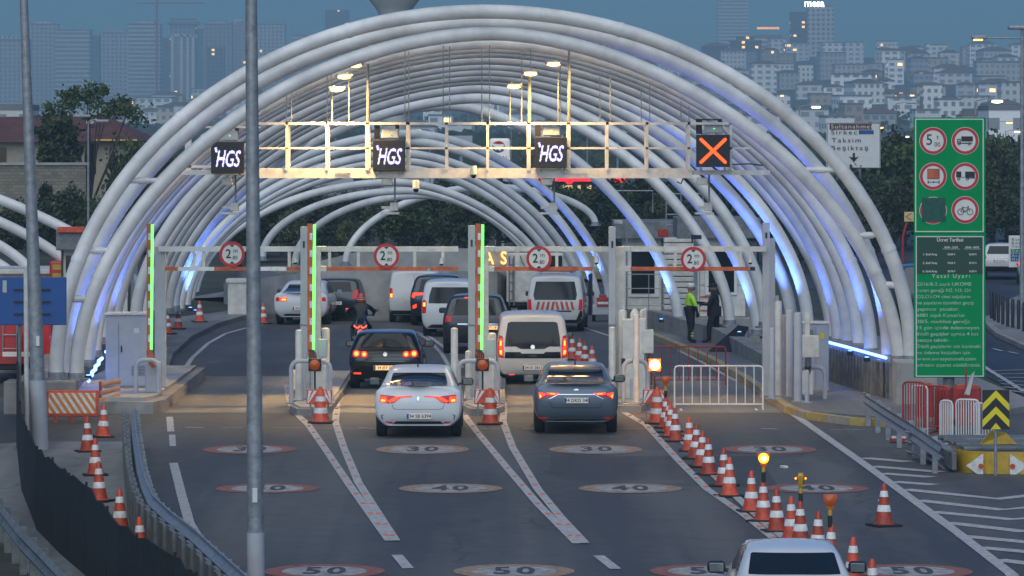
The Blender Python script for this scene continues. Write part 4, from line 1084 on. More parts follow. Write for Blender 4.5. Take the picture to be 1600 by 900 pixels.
def body_mesh(kind, Wd, Ht, Ln):
    key = (kind, Wd, Ht, Ln)
    if key in _bc: return _bc[key]
    rings = CAGE[kind]; vs = []; fs = []
    for rg in rings:
        full = rg + [(-x, y, z) for x, y, z in rg[-2:0:-1]]
        vs += full
    n = 12
    for i in range(len(rings)-1):
        for k in range(n): fs.append((i*n+k, i*n+(k+1) % n, (i+1)*n+(k+1) % n, (i+1)*n+k))
    def cap(o):
        f = [(o+0, o+1, o+2, o+10+0)]
        f = [(o+0, o+1, o+11)]
        for k in range(1, 5): f.append((o+k, o+k+1, o+12-k-1, o+12-k))
        f.append((o+5, o+6, o+7)); return f
    fs += cap(0) + cap((len(rings)-1)*n)
    def cre(a, b):
        ra, ka, rb, kb = a//12, a % 12, b//12, b % 12
        if ra != rb: return {1:.6, 11:.6, 4:.42, 8:.42, 5:.40, 7:.40}.get(ka, 0) if ka == kb else 0
        if ra == 1 and {ka, kb} <= {5,6,7}: return .65
        if ra == 0 and {ka, kb} <= {1,11,0}: return .6
        if ra == 1 and {ka, kb} in ({4,5},{7,8},{3,4},{8,9}): return .35
        return 0
    v, f = catmull(vs, fs, 3, cre)
    mx = max(p.x for p in v); z0 = min(p.z for p in v); z1 = max(p.z for p in v); y0 = min(p.y for p in v); y1 = max(p.y for p in v)
    zb = .24 if kind != 'suv' else .30
    v = [Vector((p.x/mx*Wd/2, (p.y-y0)/(y1-y0)*Ln, zb + (p.z-z0)/(z1-z0)*(Ht-zb))) for p in v]
    bvh = BVHTree.FromPolygons([tuple(p) for p in v], f)
    _bc[key] = (v, f, bvh); return _bc[key]
def patch(mb, bvh, poly, off=0.006, mode='rear', step=0.05, thick=0.0, side=1, fit=False):
    """polygon in the view plane laid onto the body skin. rear: (x,z) seen from behind; side: (y,z)"""
    pts = []
    n = len(poly)
    for i in range(n):
        a, b = Vector(poly[i]), Vector(poly[(i+1) % n]); k = max(1, int((b-a).length/step))
        for j in range(k): pts.append(a + (b-a)*j/k)
    nb = len(pts); edges = [(i, (i+1) % nb) for i in range(nb)]
    xs = [p.x for p in pts]; ys = [p.y for p in pts]
    def inside(p):
        c = False; j = nb-1
        for i in range(nb):
            if (pts[i].y > p.y) != (pts[j].y > p.y) and p.x < (pts[j].x-pts[i].x)*(p.y-pts[i].y)/(pts[j].y-pts[i].y)+pts[i].x: c = not c
            j = i
        return c
    gxn = int((max(xs)-min(xs))/step)+1; gyn = int((max(ys)-min(ys))/step)+1
    allp = list(pts)
    for i in range(1, gxn):
        for j in range(1, gyn):
            p = Vector((min(xs)+i*step, min(ys)+j*step))
            if inside(p) and min((p-q).length for q in pts) > step*0.4: allp.append(p)
    r = delaunay_2d_cdt([Vector((p.x, p.y)) for p in allp], edges, [], 0, 1e-5)
    vs2, fs2 = r[0], r[2]; out = []; nrm = []
    for p in vs2:
        if mode == 'rear': o, d = Vector((p.x, -3, p.y)), Vector((0, 1, 0))
        elif mode == 'side': o, d = Vector((side*4, p.x, p.y)), Vector((-side, 0, 0))
        else: o, d = Vector((p.x, p.y, 5)), Vector((0, 0, -1))
        hit = bvh.ray_cast(o, d)
        if hit[0] is None:
            hh = bvh.find_nearest(o + d*(3.05 if mode == 'rear' else 3.1)); hit = hh
        h, nn = hit[0], hit[1]
        if nn.dot(d) > 0: nn = -nn
        out.append(h + nn*off)
    if fit:      # one clean curved pane
        import numpy as np
        A = np.array([[1, p.x**2, p.z, p.z**2, p.x**2*p.z, p.x**4] for p in out]); yv = np.array([p.y for p in out])
        c_, *_ = np.linalg.lstsq(A, yv, rcond=None); yf = A @ c_; sh = max(0, float((yf-yv).max()))
        out = [Vector((p.x, float(y)-sh-.002, p.z)) for p, y in zip(out, yf)]
    fs3 = []
    for f in fs2:
        c = sum((vs2[i] for i in f), Vector((0, 0)))/len(f)
        if inside(c): fs3.append(f)
    mb.add(out, fs3)
def mir(poly): return [(-x, z) for x, z in poly][::-1]
def car_base(name, label, kind, loc, rz, Wd, Ht, Ln, paint, group=None, cat='car', wheel_r=.32, track_in=.10, wy=(.95, 3.6), mirror_z=1.02, mirror_y=3.05):
    t = thing(name, label, cat, loc, rz, group)
    v, f, bvh = body_mesh(kind, Wd, Ht, Ln)
    mb = MB(); mb.add(v, f); mb.build('body', paint, t, smooth=True, angle=80)
    for yy in wy:
        yy = yy*Ln/4.62
        for s_ in (-1, 1):
            xo = s_*(Wd/2-.02); 
            q = MB(); q.lathe([(wheel_r*.62, .0), (wheel_r*.93, .0), (wheel_r, .03), (wheel_r, .19), (wheel_r*.93, .22), (wheel_r*.62, .22)], (xo-.22 if s_ > 0 else xo, yy, wheel_r), 24, 'x')
            w = q.build('wheel', M['rubber'], t, smooth=True)
            q = MB(); xr = xo - .005*s_; a_, b_ = (xr-.16, xr) if s_ > 0 else (xr, xr+.16); q.lathe([(wheel_r*.60, a_-xr), (wheel_r*.60, b_-xr)], (xr, yy, wheel_r), 18, 'x'); rim = q.build('rim', M['galv'], t, smooth=True); rim.parent = w
            q = MB(); arch = [(yy + wheel_r*1.16*math.cos(R(a)), wheel_r + wheel_r*1.16*math.sin(R(a))) for a in range(0, 360, 18)]; arch = [(a, max(.30, b)) for a, b in arch]
            patch(q, bvh, [(yy + wheel_r*1.14*math.cos(R(a)), wheel_r + wheel_r*1.14*math.sin(R(a))) for a in range(4, 177, 12)], .004, 'side', .12, side=s_)
            q.build('wheel_arch', M['black'], t)
    # door mirrors
    my = mirror_y*Ln/4.62
    for s_ in (-1, 1):
        q = MB(); cx = s_*(Wd/2+.09); q.bbox((cx, my, mirror_z), (.25, .13, .165), .05); q.tube([(s_*(Wd/2-.10), my+.02, mirror_z-.05), (cx-s_*.05, my+.01, mirror_z-.03)], .03, 6)
        m_ = q.build('mirror', M['black'] if kind != 'sedan' or 'dark' in label else M['black'], t, smooth=True)
        q = MB(); q.bbox((cx, my-.068, mirror_z), (.19, .008, .115), .003); q.build('mirror_glass', M['mirror_glass'], t).parent = m_
    return t, bvh
M['mirror_glass'] = mat('mirror glass', (.35,.42,.45), 0.08, metal=.9, noise=0)
def P_(t, bvh, nm, m, polys, off=.006, step=.05, mirror=False, mode='rear', both=True, parent=None):
    outs = []
    lst = polys + ([mir(p) for p in polys] if mirror else [])
    for p in lst:
        q = MB(); patch(q, bvh, p, off, mode, step, fit=(nm == 'rear_window')); o = q.build(nm, m, parent or t, smooth=True, angle=80); outs.append(o)
    return outs
def sides(t, bvh, polys, m, nm='side_window', off=.005):
    for s_ in (-1, 1):
        for p in polys:
            q = MB(); patch(q, bvh, p, off, 'side', .08, side=s_); q.build(nm, m, t, smooth=True, angle=80)
def plate(t, bvh, txt, x, z, w=.52, h=.115, m=None, y=None):
    hit = bvh.ray_cast(Vector((x, -3, z)), Vector((0, 1, 0))); yy = (hit[0].y if hit[0] else 0) - .022 if y is None else y
    q = MB(); q.bbox((x, yy+.006, z), (w, .014, h), .005); pl = q.build('number_plate', m or M['plate'], t)
    q = MB(); q.bb((x-w/2+.004, yy-.004, z-h/2+.004), (x-w/2+.045, yy-.0022, z+h/2-.004)); q.build('plate_band', M['sign_blue'], t).parent = pl
    q = MB(); add_text(q, txt, x+.022, yy-.005, z-.0, .098, bold=.001, sx=1.0*w/.52, space=1.02); q.build('plate_text', M['signblack'], t).parent = pl
def paint(name, c, rough=.28, metal=.0): return mat(name, c, rough, metal=metal, noise=.03, coat=.5, scale=1)
PW = paint('white car paint', (.70,.71,.70)); PG_ = paint('slate blue metallic paint', (.10,.125,.155), .3, .3); PB = paint('black car paint', (.008,.009,.011), .2)
PC = paint('cream van paint', (.60,.60,.56)); PWV = paint('white van paint', (.60,.60,.57)); PD = paint('dark blue grey paint', (.035,.045,.062), .25, .3); PDK = paint('dark grey paint', (.04,.044,.05), .25, .2)
def antenna(t, x, y, z):
    MB().tube([(x,y,z-.03),(x,y-.06,z+.10)], [.018,.006], 8).build('antenna', M['black'], t)
def shelf(t, x, z): pass

# --- 1 white saloon at the left lane, rear end nearest
g = G(654.5, 682)
t, b = car_base('sedan', 'white saloon with long pinched red tail lights waiting in the second lane', 'sedan', (g.x, g.y-.75, 0), 0, 1.83, 1.435, 4.63, PW)
P_(t, b, 'rear_window', M['glass'], [[(-.60,1.10),(.60,1.10),(.60,1.125),(.555,1.31),(.52,1.325),(-.52,1.325),(-.555,1.31),(-.60,1.125)]])
L = [(.80,.90),(.80,.77),(.62,.745),(.50,.76),(.36,.86),(.16,.875),(.12,.885),(.16,.905),(.45,.885),(.56,.905),(.78,.925)]
P_(t, b, 'tail_light', M['tail_dim'], [L], mirror=True, step=.03)
P_(t, b, 'tail_light_glow', M['tail'], [[(.79,.895),(.79,.775),(.66,.765),(.64,.80),(.66,.88)], [(.16,.882),(.15,.895),(.42,.893),(.52,.855),(.64,.79),(.60,.765),(.50,.785),(.38,.868)]], off=.010, mirror=True, step=.02)
P_(t, b, 'tail_light_core', M['tail_hot'], [[(.77,.83),(.77,.785),(.69,.785),(.69,.82)]], off=.014, mirror=True, step=.03)
P_(t, b, 'brake_light', M['brake'], [[(-.185,1.165),(-.055,1.165),(-.055,1.205),(-.185,1.205)]], off=.009)
P_(t, b, 'diffuser', M['black'], [[(-.62,.245),(.62,.245),(.55,.30),(.46,.37),(-.46,.37),(-.55,.30)]], off=.008)
P_(t, b, 'reflector', M['tail_dim'], [[(.54,.325),(.67,.345),(.69,.365),(.54,.365)]], off=.008, mirror=True, step=.03)
P_(t, b, 'air_slot', M['black'], [[(.735,.41),(.755,.41),(.775,.50),(.72,.51),(.70,.505),(.755,.49)]], off=.006, mirror=True, step=.03)
P_(t, b, 'boot_gap', M['galv_dark'], [[(-.56,.755),(-.52,.64),(-.46,.618),(.46,.618),(.52,.64),(.56,.755),(.55,.755),(.51,.648),(.455,.626),(-.455,.626),(-.51,.648),(-.55,.755)]], off=.004, step=.03)
P_(t, b, 'badge', M['chrome'], [[(-.0,.79),(.033,.84),(.0,.90),(-.033,.84)]], off=.02, step=.03)
sides(t, b, [[(1.15,1.02),(1.75,1.30),(2.35,1.35),(2.35,1.00)],[(2.42,1.00),(2.42,1.35),(3.0,1.27),(3.45,1.02)]], M['glass'])
plate(t, b, '34 SB 6394', .02, .475); antenna(t, -.04, 1.62, 1.435)

# --- 2 slate saloon
g = G(899.5, 676)
t, b = car_base('sedan', 'slate blue saloon with thin red lights joined by a chrome strip, third lane', 'sedan', (g.x, g.y-.75, 0), 0, 1.80, 1.435, 4.60, PG_)
P_(t, b, 'rear_window', M['glass'], [[(-.63,1.08),(.63,1.08),(.62,1.12),(.565,1.31),(.53,1.325),(-.53,1.325),(-.565,1.31),(-.62,1.12)]])
P_(t, b, 'tail_light', M['tail_dim'], [[(.38,.86),(.78,.905),(.77,.76),(.60,.81),(.50,.80)]], mirror=True, step=.03)
P_(t, b, 'tail_light_glow', M['tail'], [[(.36,.868),(.37,.885),(.62,.895),(.62,.855),(.48,.85)],[(.65,.875),(.79,.905),(.775,.765),(.73,.80),(.65,.855)]], off=.011, mirror=True, step=.025)
P_(t, b, 'tail_light_core', M['tail_hot'], [[(.73,.81),(.77,.87),(.765,.79)],[(.44,.862),(.56,.868),(.56,.88),(.44,.876)]], off=.015, mirror=True, step=.03)
P_(t, b, 'chrome_strip', M['chrome'], [[(-.38,.852),(-.40,.868),(.40,.868),(.38,.852)],[(.35,.865),(.385,.862),(.60,.765),(.55,.762)],[(-.35,.865),(-.385,.862),(-.60,.765),(-.55,.762)]], off=.016, step=.03)
P_(t, b, 'brake_light', M['amber_lens'], [[(-.06,1.33),(.06,1.33),(.06,1.345),(-.06,1.345)]], off=.009)
P_(t, b, 'diffuser', M['black'], [[(-.75,.243),(.75,.243),(.60,.30),(.45,.33),(-.45,.33),(-.60,.30)]], off=.008)
P_(t, b, 'lower_trim', M['chrome'], [[(-.78,.30),(-.58,.30),(-.45,.345),(.45,.345),(.58,.30),(.78,.30),(.78,.315),(.59,.318),(.46,.362),(-.46,.362),(-.59,.318),(-.78,.315)]], off=.010, step=.04)
P_(t, b, 'reflector', M['tail_dim'], [[(.60,.345),(.80,.345),(.80,.375),(.60,.375)]], off=.010, mirror=True, step=.04)
P_(t, b, 'boot_gap', M['black'], [[(-.56,.70),(-.52,.60),(-.46,.575),(.46,.575),(.52,.60),(.56,.70),(.55,.70),(.51,.608),(.455,.585),(-.455,.585),(-.51,.608),(-.55,.70)]], off=.004, step=.03)
P_(t, b, 'badge', M['chrome'], [[(-.045,.945),(.045,.945),(.05,.965),(0,.985),(-.05,.965)]], off=.018, step=.03)
sides(t, b, [[(1.15,1.02),(1.75,1.30),(2.35,1.35),(2.35,1.00)],[(2.42,1.00),(2.42,1.35),(3.0,1.27),(3.45,1.02)]], M['glass'])
plate(t, b, '34 DKD 340', .0, .735, m=M['plate']); antenna(t, .0, 1.62, 1.425)

# --- 3 black hatchback
g = G(603, 607)
t, b = car_base('hatchback', 'black hatchback with paired round red lights and a lit plate, behind the motorcycle', 'hatch', (g.x, g.y-.7, 0), -.015, 1.84, 1.45, 4.2, PB)
P_(t, b, 'rear_window', M['glass'], [[(-.62,1.06),(.62,1.06),(.50,1.375),(.42,1.39),(-.42,1.39),(-.50,1.375)]])
P_(t, b, 'tail_light', M['tail_dim'], [[(.44,.80),(.84,.82),(.80,.98),(.48,.96),(.42,.88)]], mirror=True, step=.04)
def blob(cx, cz, r, rz_=None): return [(cx+r*math.cos(R(a)), cz+(rz_ or r)*math.sin(R(a))) for a in range(0, 360, 24)]
P_(t, b, 'tail_light_glow', M['tail'], [blob(.715,.905,.078), blob(.52,.89,.07)], off=.010, mirror=True, step=.03)
P_(t, b, 'tail_light_core', M['tail_hot'], [blob(.715,.90,.05), blob(.52,.885,.042)], off=.014, mirror=True, step=.03)
P_(t, b, 'reflector', M['tail'], [[(-.78,.40),(-.60,.40),(-.60,.435),(-.78,.435)]], off=.008, step=.04)
P_(t, b, 'badge', M['chrome'], [blob(0,.885,.052)], off=.022, step=.03)
P_(t, b, 'tailgate_gap', M['chrome'], [[(-.5,.715),(.5,.715),(.5,.722),(-.5,.722)]], off=.005, step=.05)
sides(t, b, [[(.75,1.06),(.95,1.33),(1.9,1.40),(1.9,1.02)],[(1.97,1.02),(1.97,1.40),(2.6,1.30),(3.05,1.03)]], M['glass'])
plate(t, b, '34 JEY 07', -.02, .555, m=M['plate_lit'])

# --- 4 cream people carrier van
g = G(833.5, 600)
t, b = car_base('minivan', 'cream minivan with tall red side lights and a wide rear window, third lane', 'van', (g.x-.02, g.y-.5, 0), .02, 1.83, 1.84, 4.4, PC, cat='van', mirror_z=1.12, mirror_y=3.3)
P_(t, b, 'rear_window', M['glass'], [[(-.70,.98),(-.42,.98),(-.30,.92),(.30,.92),(.42,.98),(.70,.98),(.69,1.20),(.63,1.57),(.55,1.60),(-.55,1.60),(-.63,1.57),(-.69,1.20)]])
P_(t, b, 'trim_panel', M['glass'], [[(-.71,.68),(.71,.68),(.70,.84),(.32,.84),(.28,.80),(-.28,.80),(-.32,.84),(-.70,.84)]], off=.005)
P_(t, b, 'badge', M['chrome'], [blob(0,.965,.055)], off=.02, step=.03)
P_(t, b, 'tail_light', M['tail_dim'], [[(.735,.68),(.87,.72),(.875,1.05),(.85,1.26),(.76,1.24),(.74,.95)]], mirror=True, step=.05)
P_(t, b, 'tail_light_glow', M['tail'], [[(.76,.74),(.84,.76),(.85,1.02),(.83,1.18),(.78,1.17),(.765,.95)]], off=.010, mirror=True, step=.04)
P_(t, b, 'tail_light_core', M['tail_hot'], [[(.775,.78),(.825,.79),(.835,.88),(.78,.88)],[(.785,1.0),(.83,1.0),(.825,1.12),(.79,1.12)]], off=.014, mirror=True, step=.04)
P_(t, b, 'plate_recess', M['cream'], [[(-.35,.38),(.35,.38),(.35,.56),(-.35,.56)]], off=.004)
P_(t, b, 'reflector', M['tail'], [[(-.60,.235),(-.46,.235),(-.46,.262),(-.60,.262)]], off=.010, step=.04)
P_(t, b, 'bumper', M['galv_dark'], [[(-.72,.245),(.72,.245),(.74,.285),(-.74,.285)]], off=.008)
sides(t, b, [[(.3,1.10),(.38,1.60),(1.2,1.66),(1.2,1.10)],[(1.28,1.10),(1.28,1.66),(2.15,1.66),(2.15,1.08)],[(2.22,1.08),(2.22,1.65),(2.9,1.50),(3.3,1.10)]], M['glass'])
plate(t, b, '34 A· 2811', -.0, .44, m=M['plate'])
q = MB(); add_text(q, 'DOBLO', 0, b.ray_cast(Vector((0,-3,.745)),Vector((0,1,0)))[0].y-.012, .745, .05, sx=1.2); q.build('model_letters', M['chrome'], t)

# --- 5 white saloon far left
g = G(471, 507)
t, b = car_base('sedan', 'white saloon with angular red lights, farthest left behind the tall post', 'sedan', (g.x, g.y-.6, 0), -.06, 1.83, 1.43, 4.6, PW)
P_(t, b, 'rear_window', M['glass'], [[(-.60,1.08),(.60,1.08),(.50,1.32),(-.50,1.32)]])
P_(t, b, 'tail_light', M['tail_dim'], [[(.42,.80),(.84,.80),(.82,.93),(.46,.92)]], mirror=True, step=.05)
P_(t, b, 'tail_light_glow', M['tail'], [[(.44,.815),(.70,.815),(.70,.92),(.46,.91)]], off=.010, mirror=True, step=.05)
P_(t, b, 'tail_light_core', M['tail_hot'], [[(.48,.83),(.64,.83),(.62,.88),(.50,.88)]], off=.014, mirror=True, step=.05)
P_(t, b, 'diffuser', M['black'], [[(-.60,.245),(.60,.245),(.52,.38),(-.52,.38)]], off=.008)
sides(t, b, [[(1.15,1.02),(1.75,1.30),(2.35,1.35),(2.35,1.00)],[(2.42,1.00),(2.42,1.35),(3.0,1.27),(3.45,1.02)]], M['glass'])
plate(t, b, '34 HB 72', 0, .56)
# --- 6 dark hatch beside it
g = G(526, 506)
t, b = car_base('hatchback', 'small dark hatchback just right of the farthest white saloon', 'hatch', (g.x-.15, g.y+1.8, 0), -.22, 1.74, 1.46, 4.0, PD)
P_(t, b, 'rear_window', M['glass'], [[(-.58,1.02),(.58,1.02),(.46,1.33),(-.46,1.33)]])
P_(t, b, 'tail_light', M['tail_dim'], [[(.58,.78),(.80,.76),(.78,1.10),(.66,1.05)]], mirror=True, step=.05)
P_(t, b, 'reflector', M['tail'], [[(.38,.40),(.62,.40),(.62,.45),(.38,.45)]], off=.01, mirror=True, step=.05)
plate(t, b, '34 KR 51', 0, .62)
# --- 7 white panel van
g = G(620, 504)
t, b = car_base('panel_van', 'white panel van without rear windows, centre of the far queue', 'van', (g.x+.62, g.y-.3, 0), .0, 1.80, 1.80, 4.3, PWV, cat='van', mirror_z=1.12, mirror_y=3.3)
P_(t, b, 'tail_light', M['tail_dim'], [[(-.86,.86),(-.74,.84),(-.76,1.18),(-.86,1.16)],[(.74,.84),(.86,.86),(.86,1.16),(.76,1.18)]], step=.05)
P_(t, b, 'tail_light_core', M['tail_hot'], [[(-.83,.87),(-.76,.86),(-.76,.98),(-.83,.98)]], off=.012, step=.05)
P_(t, b, 'plate_recess', M['cream'], [[(-.48,.66),(.12,.66),(.12,.86),(-.48,.86)]], off=.004)
P_(t, b, 'bumper', M['black'], [[(-.80,.245),(.80,.245),(.84,.42),(-.84,.42)]], off=.010)
P_(t, b, 'door_handle', M['black'], [[(.24,.92),(.32,.92),(.32,1.10),(.24,1.10)]], off=.012, step=.05)
P_(t, b, 'door_gap', M['galv_dark'], [[(-.035,.44),(-.02,.44),(-.02,1.62),(-.035,1.62)]], off=.005, step=.08)
# --- 8 dark car left of it
g = G(592, 505)
t, b = car_base('hatchback', 'dark car mostly hidden left of the white panel van', 'hatch', (g.x+.2, g.y+3.5, 0), 0, 1.75, 1.45, 4.0, PDK)
P_(t, b, 'tail_light', M['tail'], [[(-.80,.86),(-.60,.86),(-.60,.97),(-.78,.97)]], off=.01, step=.05)
P_(t, b, 'reflector', M['tail'], [[(-.78,.44),(-.62,.44),(-.62,.50),(-.78,.50)]], off=.01, step=.05)
P_(t, b, 'rear_window', M['glass'], [[(-.58,1.02),(.58,1.02),(.46,1.33),(-.46,1.33)]])
# --- 9 dark SUV
g = G(668, 509)
t, b = car_base('suv', 'tall dark grey SUV with broad red lights right of the white panel van', 'suv', (g.x+.32, g.y-.4, 0), -.04, 1.86, 1.70, 4.45, PD, wheel_r=.35, mirror_z=1.16, mirror_y=3.0)
P_(t, b, 'rear_window', M['glass'], [[(-.62,1.14),(.62,1.14),(.52,1.54),(-.52,1.54)]])
P_(t, b, 'tail_light', M['tail'], [[(-.84,.98),(-.80,1.10),(-.44,1.10),(-.48,1.03),(-.70,1.02),(-.78,.92)],[(.84,.98),(.78,.92),(.70,1.02),(.48,1.03),(.44,1.10),(.80,1.10)]], off=.01, step=.04)
P_(t, b, 'reflector', M['tail'], [[(-.80,.58),(-.68,.62),(-.68,.74),(-.80,.68)]], off=.01, step=.05)
plate(t, b, '34 NT 90', 0, .82)
# --- 10 white tall van (people)
g = G(705, 526)
t, b = car_base('minivan', 'bright white minivan with a dark tinted rear window, left of the second boom', 'van', (g.x-.05, g.y-.4, 0), -.06, 1.80, 1.80, 4.2, PW, cat='van', mirror_z=1.12, mirror_y=3.3)
P_(t, b, 'rear_window', M['glass'], [[(-.66,1.06),(.66,1.06),(.62,1.30),(.56,1.56),(-.56,1.56),(-.64,1.30)]])
P_(t, b, 'tail_light', M['tail_dim'], [[(-.86,.74),(-.74,.76),(-.72,1.10),(-.80,1.18),(-.87,1.1)],[(.74,.76),(.86,.74),(.87,1.1),(.80,1.18),(.72,1.10)]], step=.05)
P_(t, b, 'tail_light_core', M['tail_hot'], [[(-.83,.96),(-.76,.96),(-.76,1.08),(-.83,1.08)]], off=.012, step=.05)
P_(t, b, 'brake_light', M['brake'], [[(.05,1.14),(.40,1.14),(.40,1.20),(.05,1.20)]], off=.012, step=.05)
P_(t, b, 'bumper', M['black'], [[(-.80,.245),(.80,.245),(.66,.40),(-.56,.40)]], off=.010)
P_(t, b, 'reflector', M['brake'], [[(-.12,.30),(.14,.30),(.14,.36),(-.12,.36)]], off=.02, step=.05)
sides(t, b, [[(.3,1.10),(.38,1.58),(1.2,1.62),(1.2,1.10)],[(1.28,1.10),(1.28,1.62),(2.15,1.62),(2.15,1.08)]], M['glass'])
# --- 11 dark SUV behind second island
g = G(742, 553)
t, b = car_base('suv', 'dark SUV with a pale tailgate strip, half hidden by the second island', 'suv', (g.x, g.y-.4, 0), -.03, 1.92, 1.72, 4.6, PDK, wheel_r=.37, mirror_z=1.15, mirror_y=3.0)
P_(t, b, 'rear_window', M['glass'], [[(-.62,1.14),(.62,1.14),(.54,1.58),(-.54,1.58)]])
P_(t, b, 'tailgate_strip', M['chrome'], [[(-.5,.86),(.70,.86),(.70,.90),(-.5,.90)]], off=.012, step=.06)
P_(t, b, 'tail_light', M['tail_dim'], [[(.66,.95),(.86,.93),(.84,1.12),(.68,1.10)]], mirror=True, step=.05)
P_(t, b, 'brake_light', M['brake'], [[(-.30,1.61),(-.10,1.61),(-.10,1.64),(-.30,1.64)]], off=.012, step=.05)
plate(t, b, '34 VY 18', .42, .78, m=M['plate_lit'])
# --- 12 service van with chevrons
g = G(868, 518)
t, b = car_base('service_van', 'white service van with orange diagonal stripes on its tailgate and a roof light bar', 'van', (g.x-.02, g.y-.5, 0), -.06, 1.83, 1.86, 4.4, PWV, cat='van', mirror_z=1.12, mirror_y=3.3)
P_(t, b, 'rear_window', M['glass'], [[(-.66,1.04),(.66,1.04),(.70,1.20),(.62,1.62),(-.62,1.62),(-.70,1.20)]])
P_(t, b, 'stripes', M['orange'], [[(-.62+.15*k if k < 4 else -.62+.15*(k)+.10, .70) if False else (-.62+.16*k, .72), (-.54+.16*k,.72), (-.48+.16*k,.98), (-.56+.16*k,.98)] for k in range(4)] + [[(.62-.16*k,.72),(.56-.16*k,.98),(.48-.16*k,.98),(.54-.16*k,.72)] for k in range(4)], off=.007, step=.06)
P_(t, b, 'tail_light', M['tail_dim'], [[(.75,.70),(.87,.72),(.87,1.05),(.77,1.05)]], mirror=True, step=.06)
P_(t, b, 'plate_recess', M['black'], [[(-.40,.655),(.52,.655),(.52,.70),(-.40,.70)]], off=.008, step=.06)
P_(t, b, 'bumper', M['black'], [[(-.86,.245),(.86,.245),(.86,.40),(-.86,.40)]], off=.010)
P_(t, b, 'side_cladding', M['black'], [[(.62,.26),(.90,.26),(.90,.72),(.80,.70)]], off=.012, step=.06)
plate(t, b, '34 SDR 022', -.10, .595)
q = MB(); q.bbox((0,1.0,1.93), (1.25,.16,.03), .01); q.bbox((0,1.0,2.06), (1.35,.24,.03), .01); q.build('light_bar_frame', M['black'], t)
for k, (x0, x1, mm) in enumerate(((-.62,-.42,'redpaint'),(-.40,-.05,'amber_lens'),(.0,.30,'redpaint'),(.32,.62,'redpaint'))):
    MB().bbox(((x0+x1)/2,1.0,1.995), (x1-x0,.18,.10), .02).build('light_bar_lamp', M[mm], t)
q = MB(); q.bbox((1.06,1.9,1.15), (.10,1.0,1.35), .04); q.build('open_door', M['black'], t)
# --- 13 tall truck body behind it
g = W(836, 470, 142)
t = thing('truck', 'tall white service truck with ladder and roof rack behind the striped van', 'truck', (g.x, 142, 0))
MB().bbox((0,2.0,1.45), (1.95,3.6,1.70), .05).build('cargo_box', M['cream'], t)
q = MB(); 
for x in (-.88,-.72): q.cyl((x,.12,.5),(x,.12,2.2), .025, n=6)
for z in (.7,1.0,1.3,1.6,1.9): q.cyl((-.88,.12,z),(-.72,.12,z), .018, n=6)
q.build('ladder', M['galv_dark'], t)
q = MB()
for x in (-.5,-.1): q.tube([(x,.14,2.2),(x+.06,.13,2.0),(x+.16,.12,1.85)], .02, 6)
q.bb((-.78,.16,.7),(-.76,.19,2.1)); q.bb((.2,.16,.7),(.22,.19,2.2)); q.build('seam', M['galv_dark'], t)
MB().bbox((.45,.15,2.02), (.95,.06,.36), .02).build('rear_window', M['glass'], t)
q = MB(); q.bbox((-.35,1.5,2.42), (1.2,2.2,.05), .02); q.bbox((.55,1.5,2.45), (1.1,2.0,.05), .02); q.build('roof_rack', M['galv_dark'], t)
q = MB(); q.bbox((-.2,1.4,2.34), (.5,.3,.10), .02); q.bbox((.65,1.3,2.36), (.6,.3,.10), .02); q.build('light_bar', M['redpaint'], t)
for s_ in (-1,1): MB().lathe([(.2,0),(.38,0),(.38,.25),(.2,.25)], (s_*.78-.12,.9,.38), 18, 'x').build('wheel', M['rubber'], t, smooth=True)
MB().bbox((0,2.0,.55), (1.7,3.4,.15), .03).build('chassis', M['black'], t)
# --- 14 white saloon, bottom right, mostly below the frame
Yc = 54.0; xc = (1241-800)*Yc/F
t, b = car_base('sedan', 'white saloon driving up at the bottom edge beside the cones', 'sedan', (xc+.02, Yc-.3, -.55), -.02, 1.74, 1.43, 4.5, PW, mirror_y=3.05, mirror_z=.97)
t.rotation_euler[0] = R(1.2)
P_(t, b, 'rear_window', M['glass'], [[(-.60,1.15),(.60,1.15),(.60,1.17),(.55,1.352),(.52,1.362),(-.52,1.362),(-.55,1.352),(-.60,1.17)]])
P_(t, b, 'tail_light', M['tail_dim'], [[(.45,.82),(.84,.84),(.80,1.0),(.48,.96)]], mirror=True, step=.05)
sides(t, b, [[(1.15,1.06),(1.75,1.36),(2.35,1.42),(2.35,1.04)],[(2.42,1.04),(2.42,1.42),(3.0,1.33),(3.45,1.06)]], M['glass'])
P_(t, b, 'diffuser', M['black'], [[(-.60,.245),(.60,.245),(.52,.38),(-.52,.38)]], off=.008)
# --- cars on the side road
g = G(1571, 437)
t, b = car_base('suv', 'white hatchback driving away on the side road at the right', 'suv', (g.x-.15, g.y, 0), -.12, 1.80, 1.58, 4.3, PWV)
P_(t, b, 'rear_window', M['glass'], [[(-.66,1.12),(.66,1.12),(.54,1.46),(-.54,1.46)]])
P_(t, b, 'tail_light', M['tail_dim'], [[(.66,.92),(.86,.94),(.82,1.10),(.70,1.06)]], mirror=True, step=.05)
P_(t, b, 'plate_lamp', M['cone_white'], [[(-.30,.93),(.30,.93),(.30,.98),(-.30,.98)]], off=.01)
plate(t, b, '34 LD 66', -.1, .82); P_(t, b, 'bumper', M['black'], [[(-.8,.31),(.8,.31),(.84,.58),(-.84,.58)]], off=.01)
g = G(1612, 446)
t, b = car_base('minivan', 'pale van cut off by the right edge of the side road, red light on', 'van', (g.x+.35, g.y, 0), -.1, 1.83, 1.8, 4.3, PWV, cat='van')
P_(t, b, 'tail_light', M['tail'], [[(-.88,.85),(-.62,.85),(-.62,.98),(-.88,.98)]], off=.01, step=.05)
g = G(1424, 500); 
t, b = car_base('minivan', 'vehicle with orange lights just showing between the arch and the green board', 'van', (g.x+.55, g.y, 0), 0, 1.83, 1.9, 4.3, PDK, cat='van')
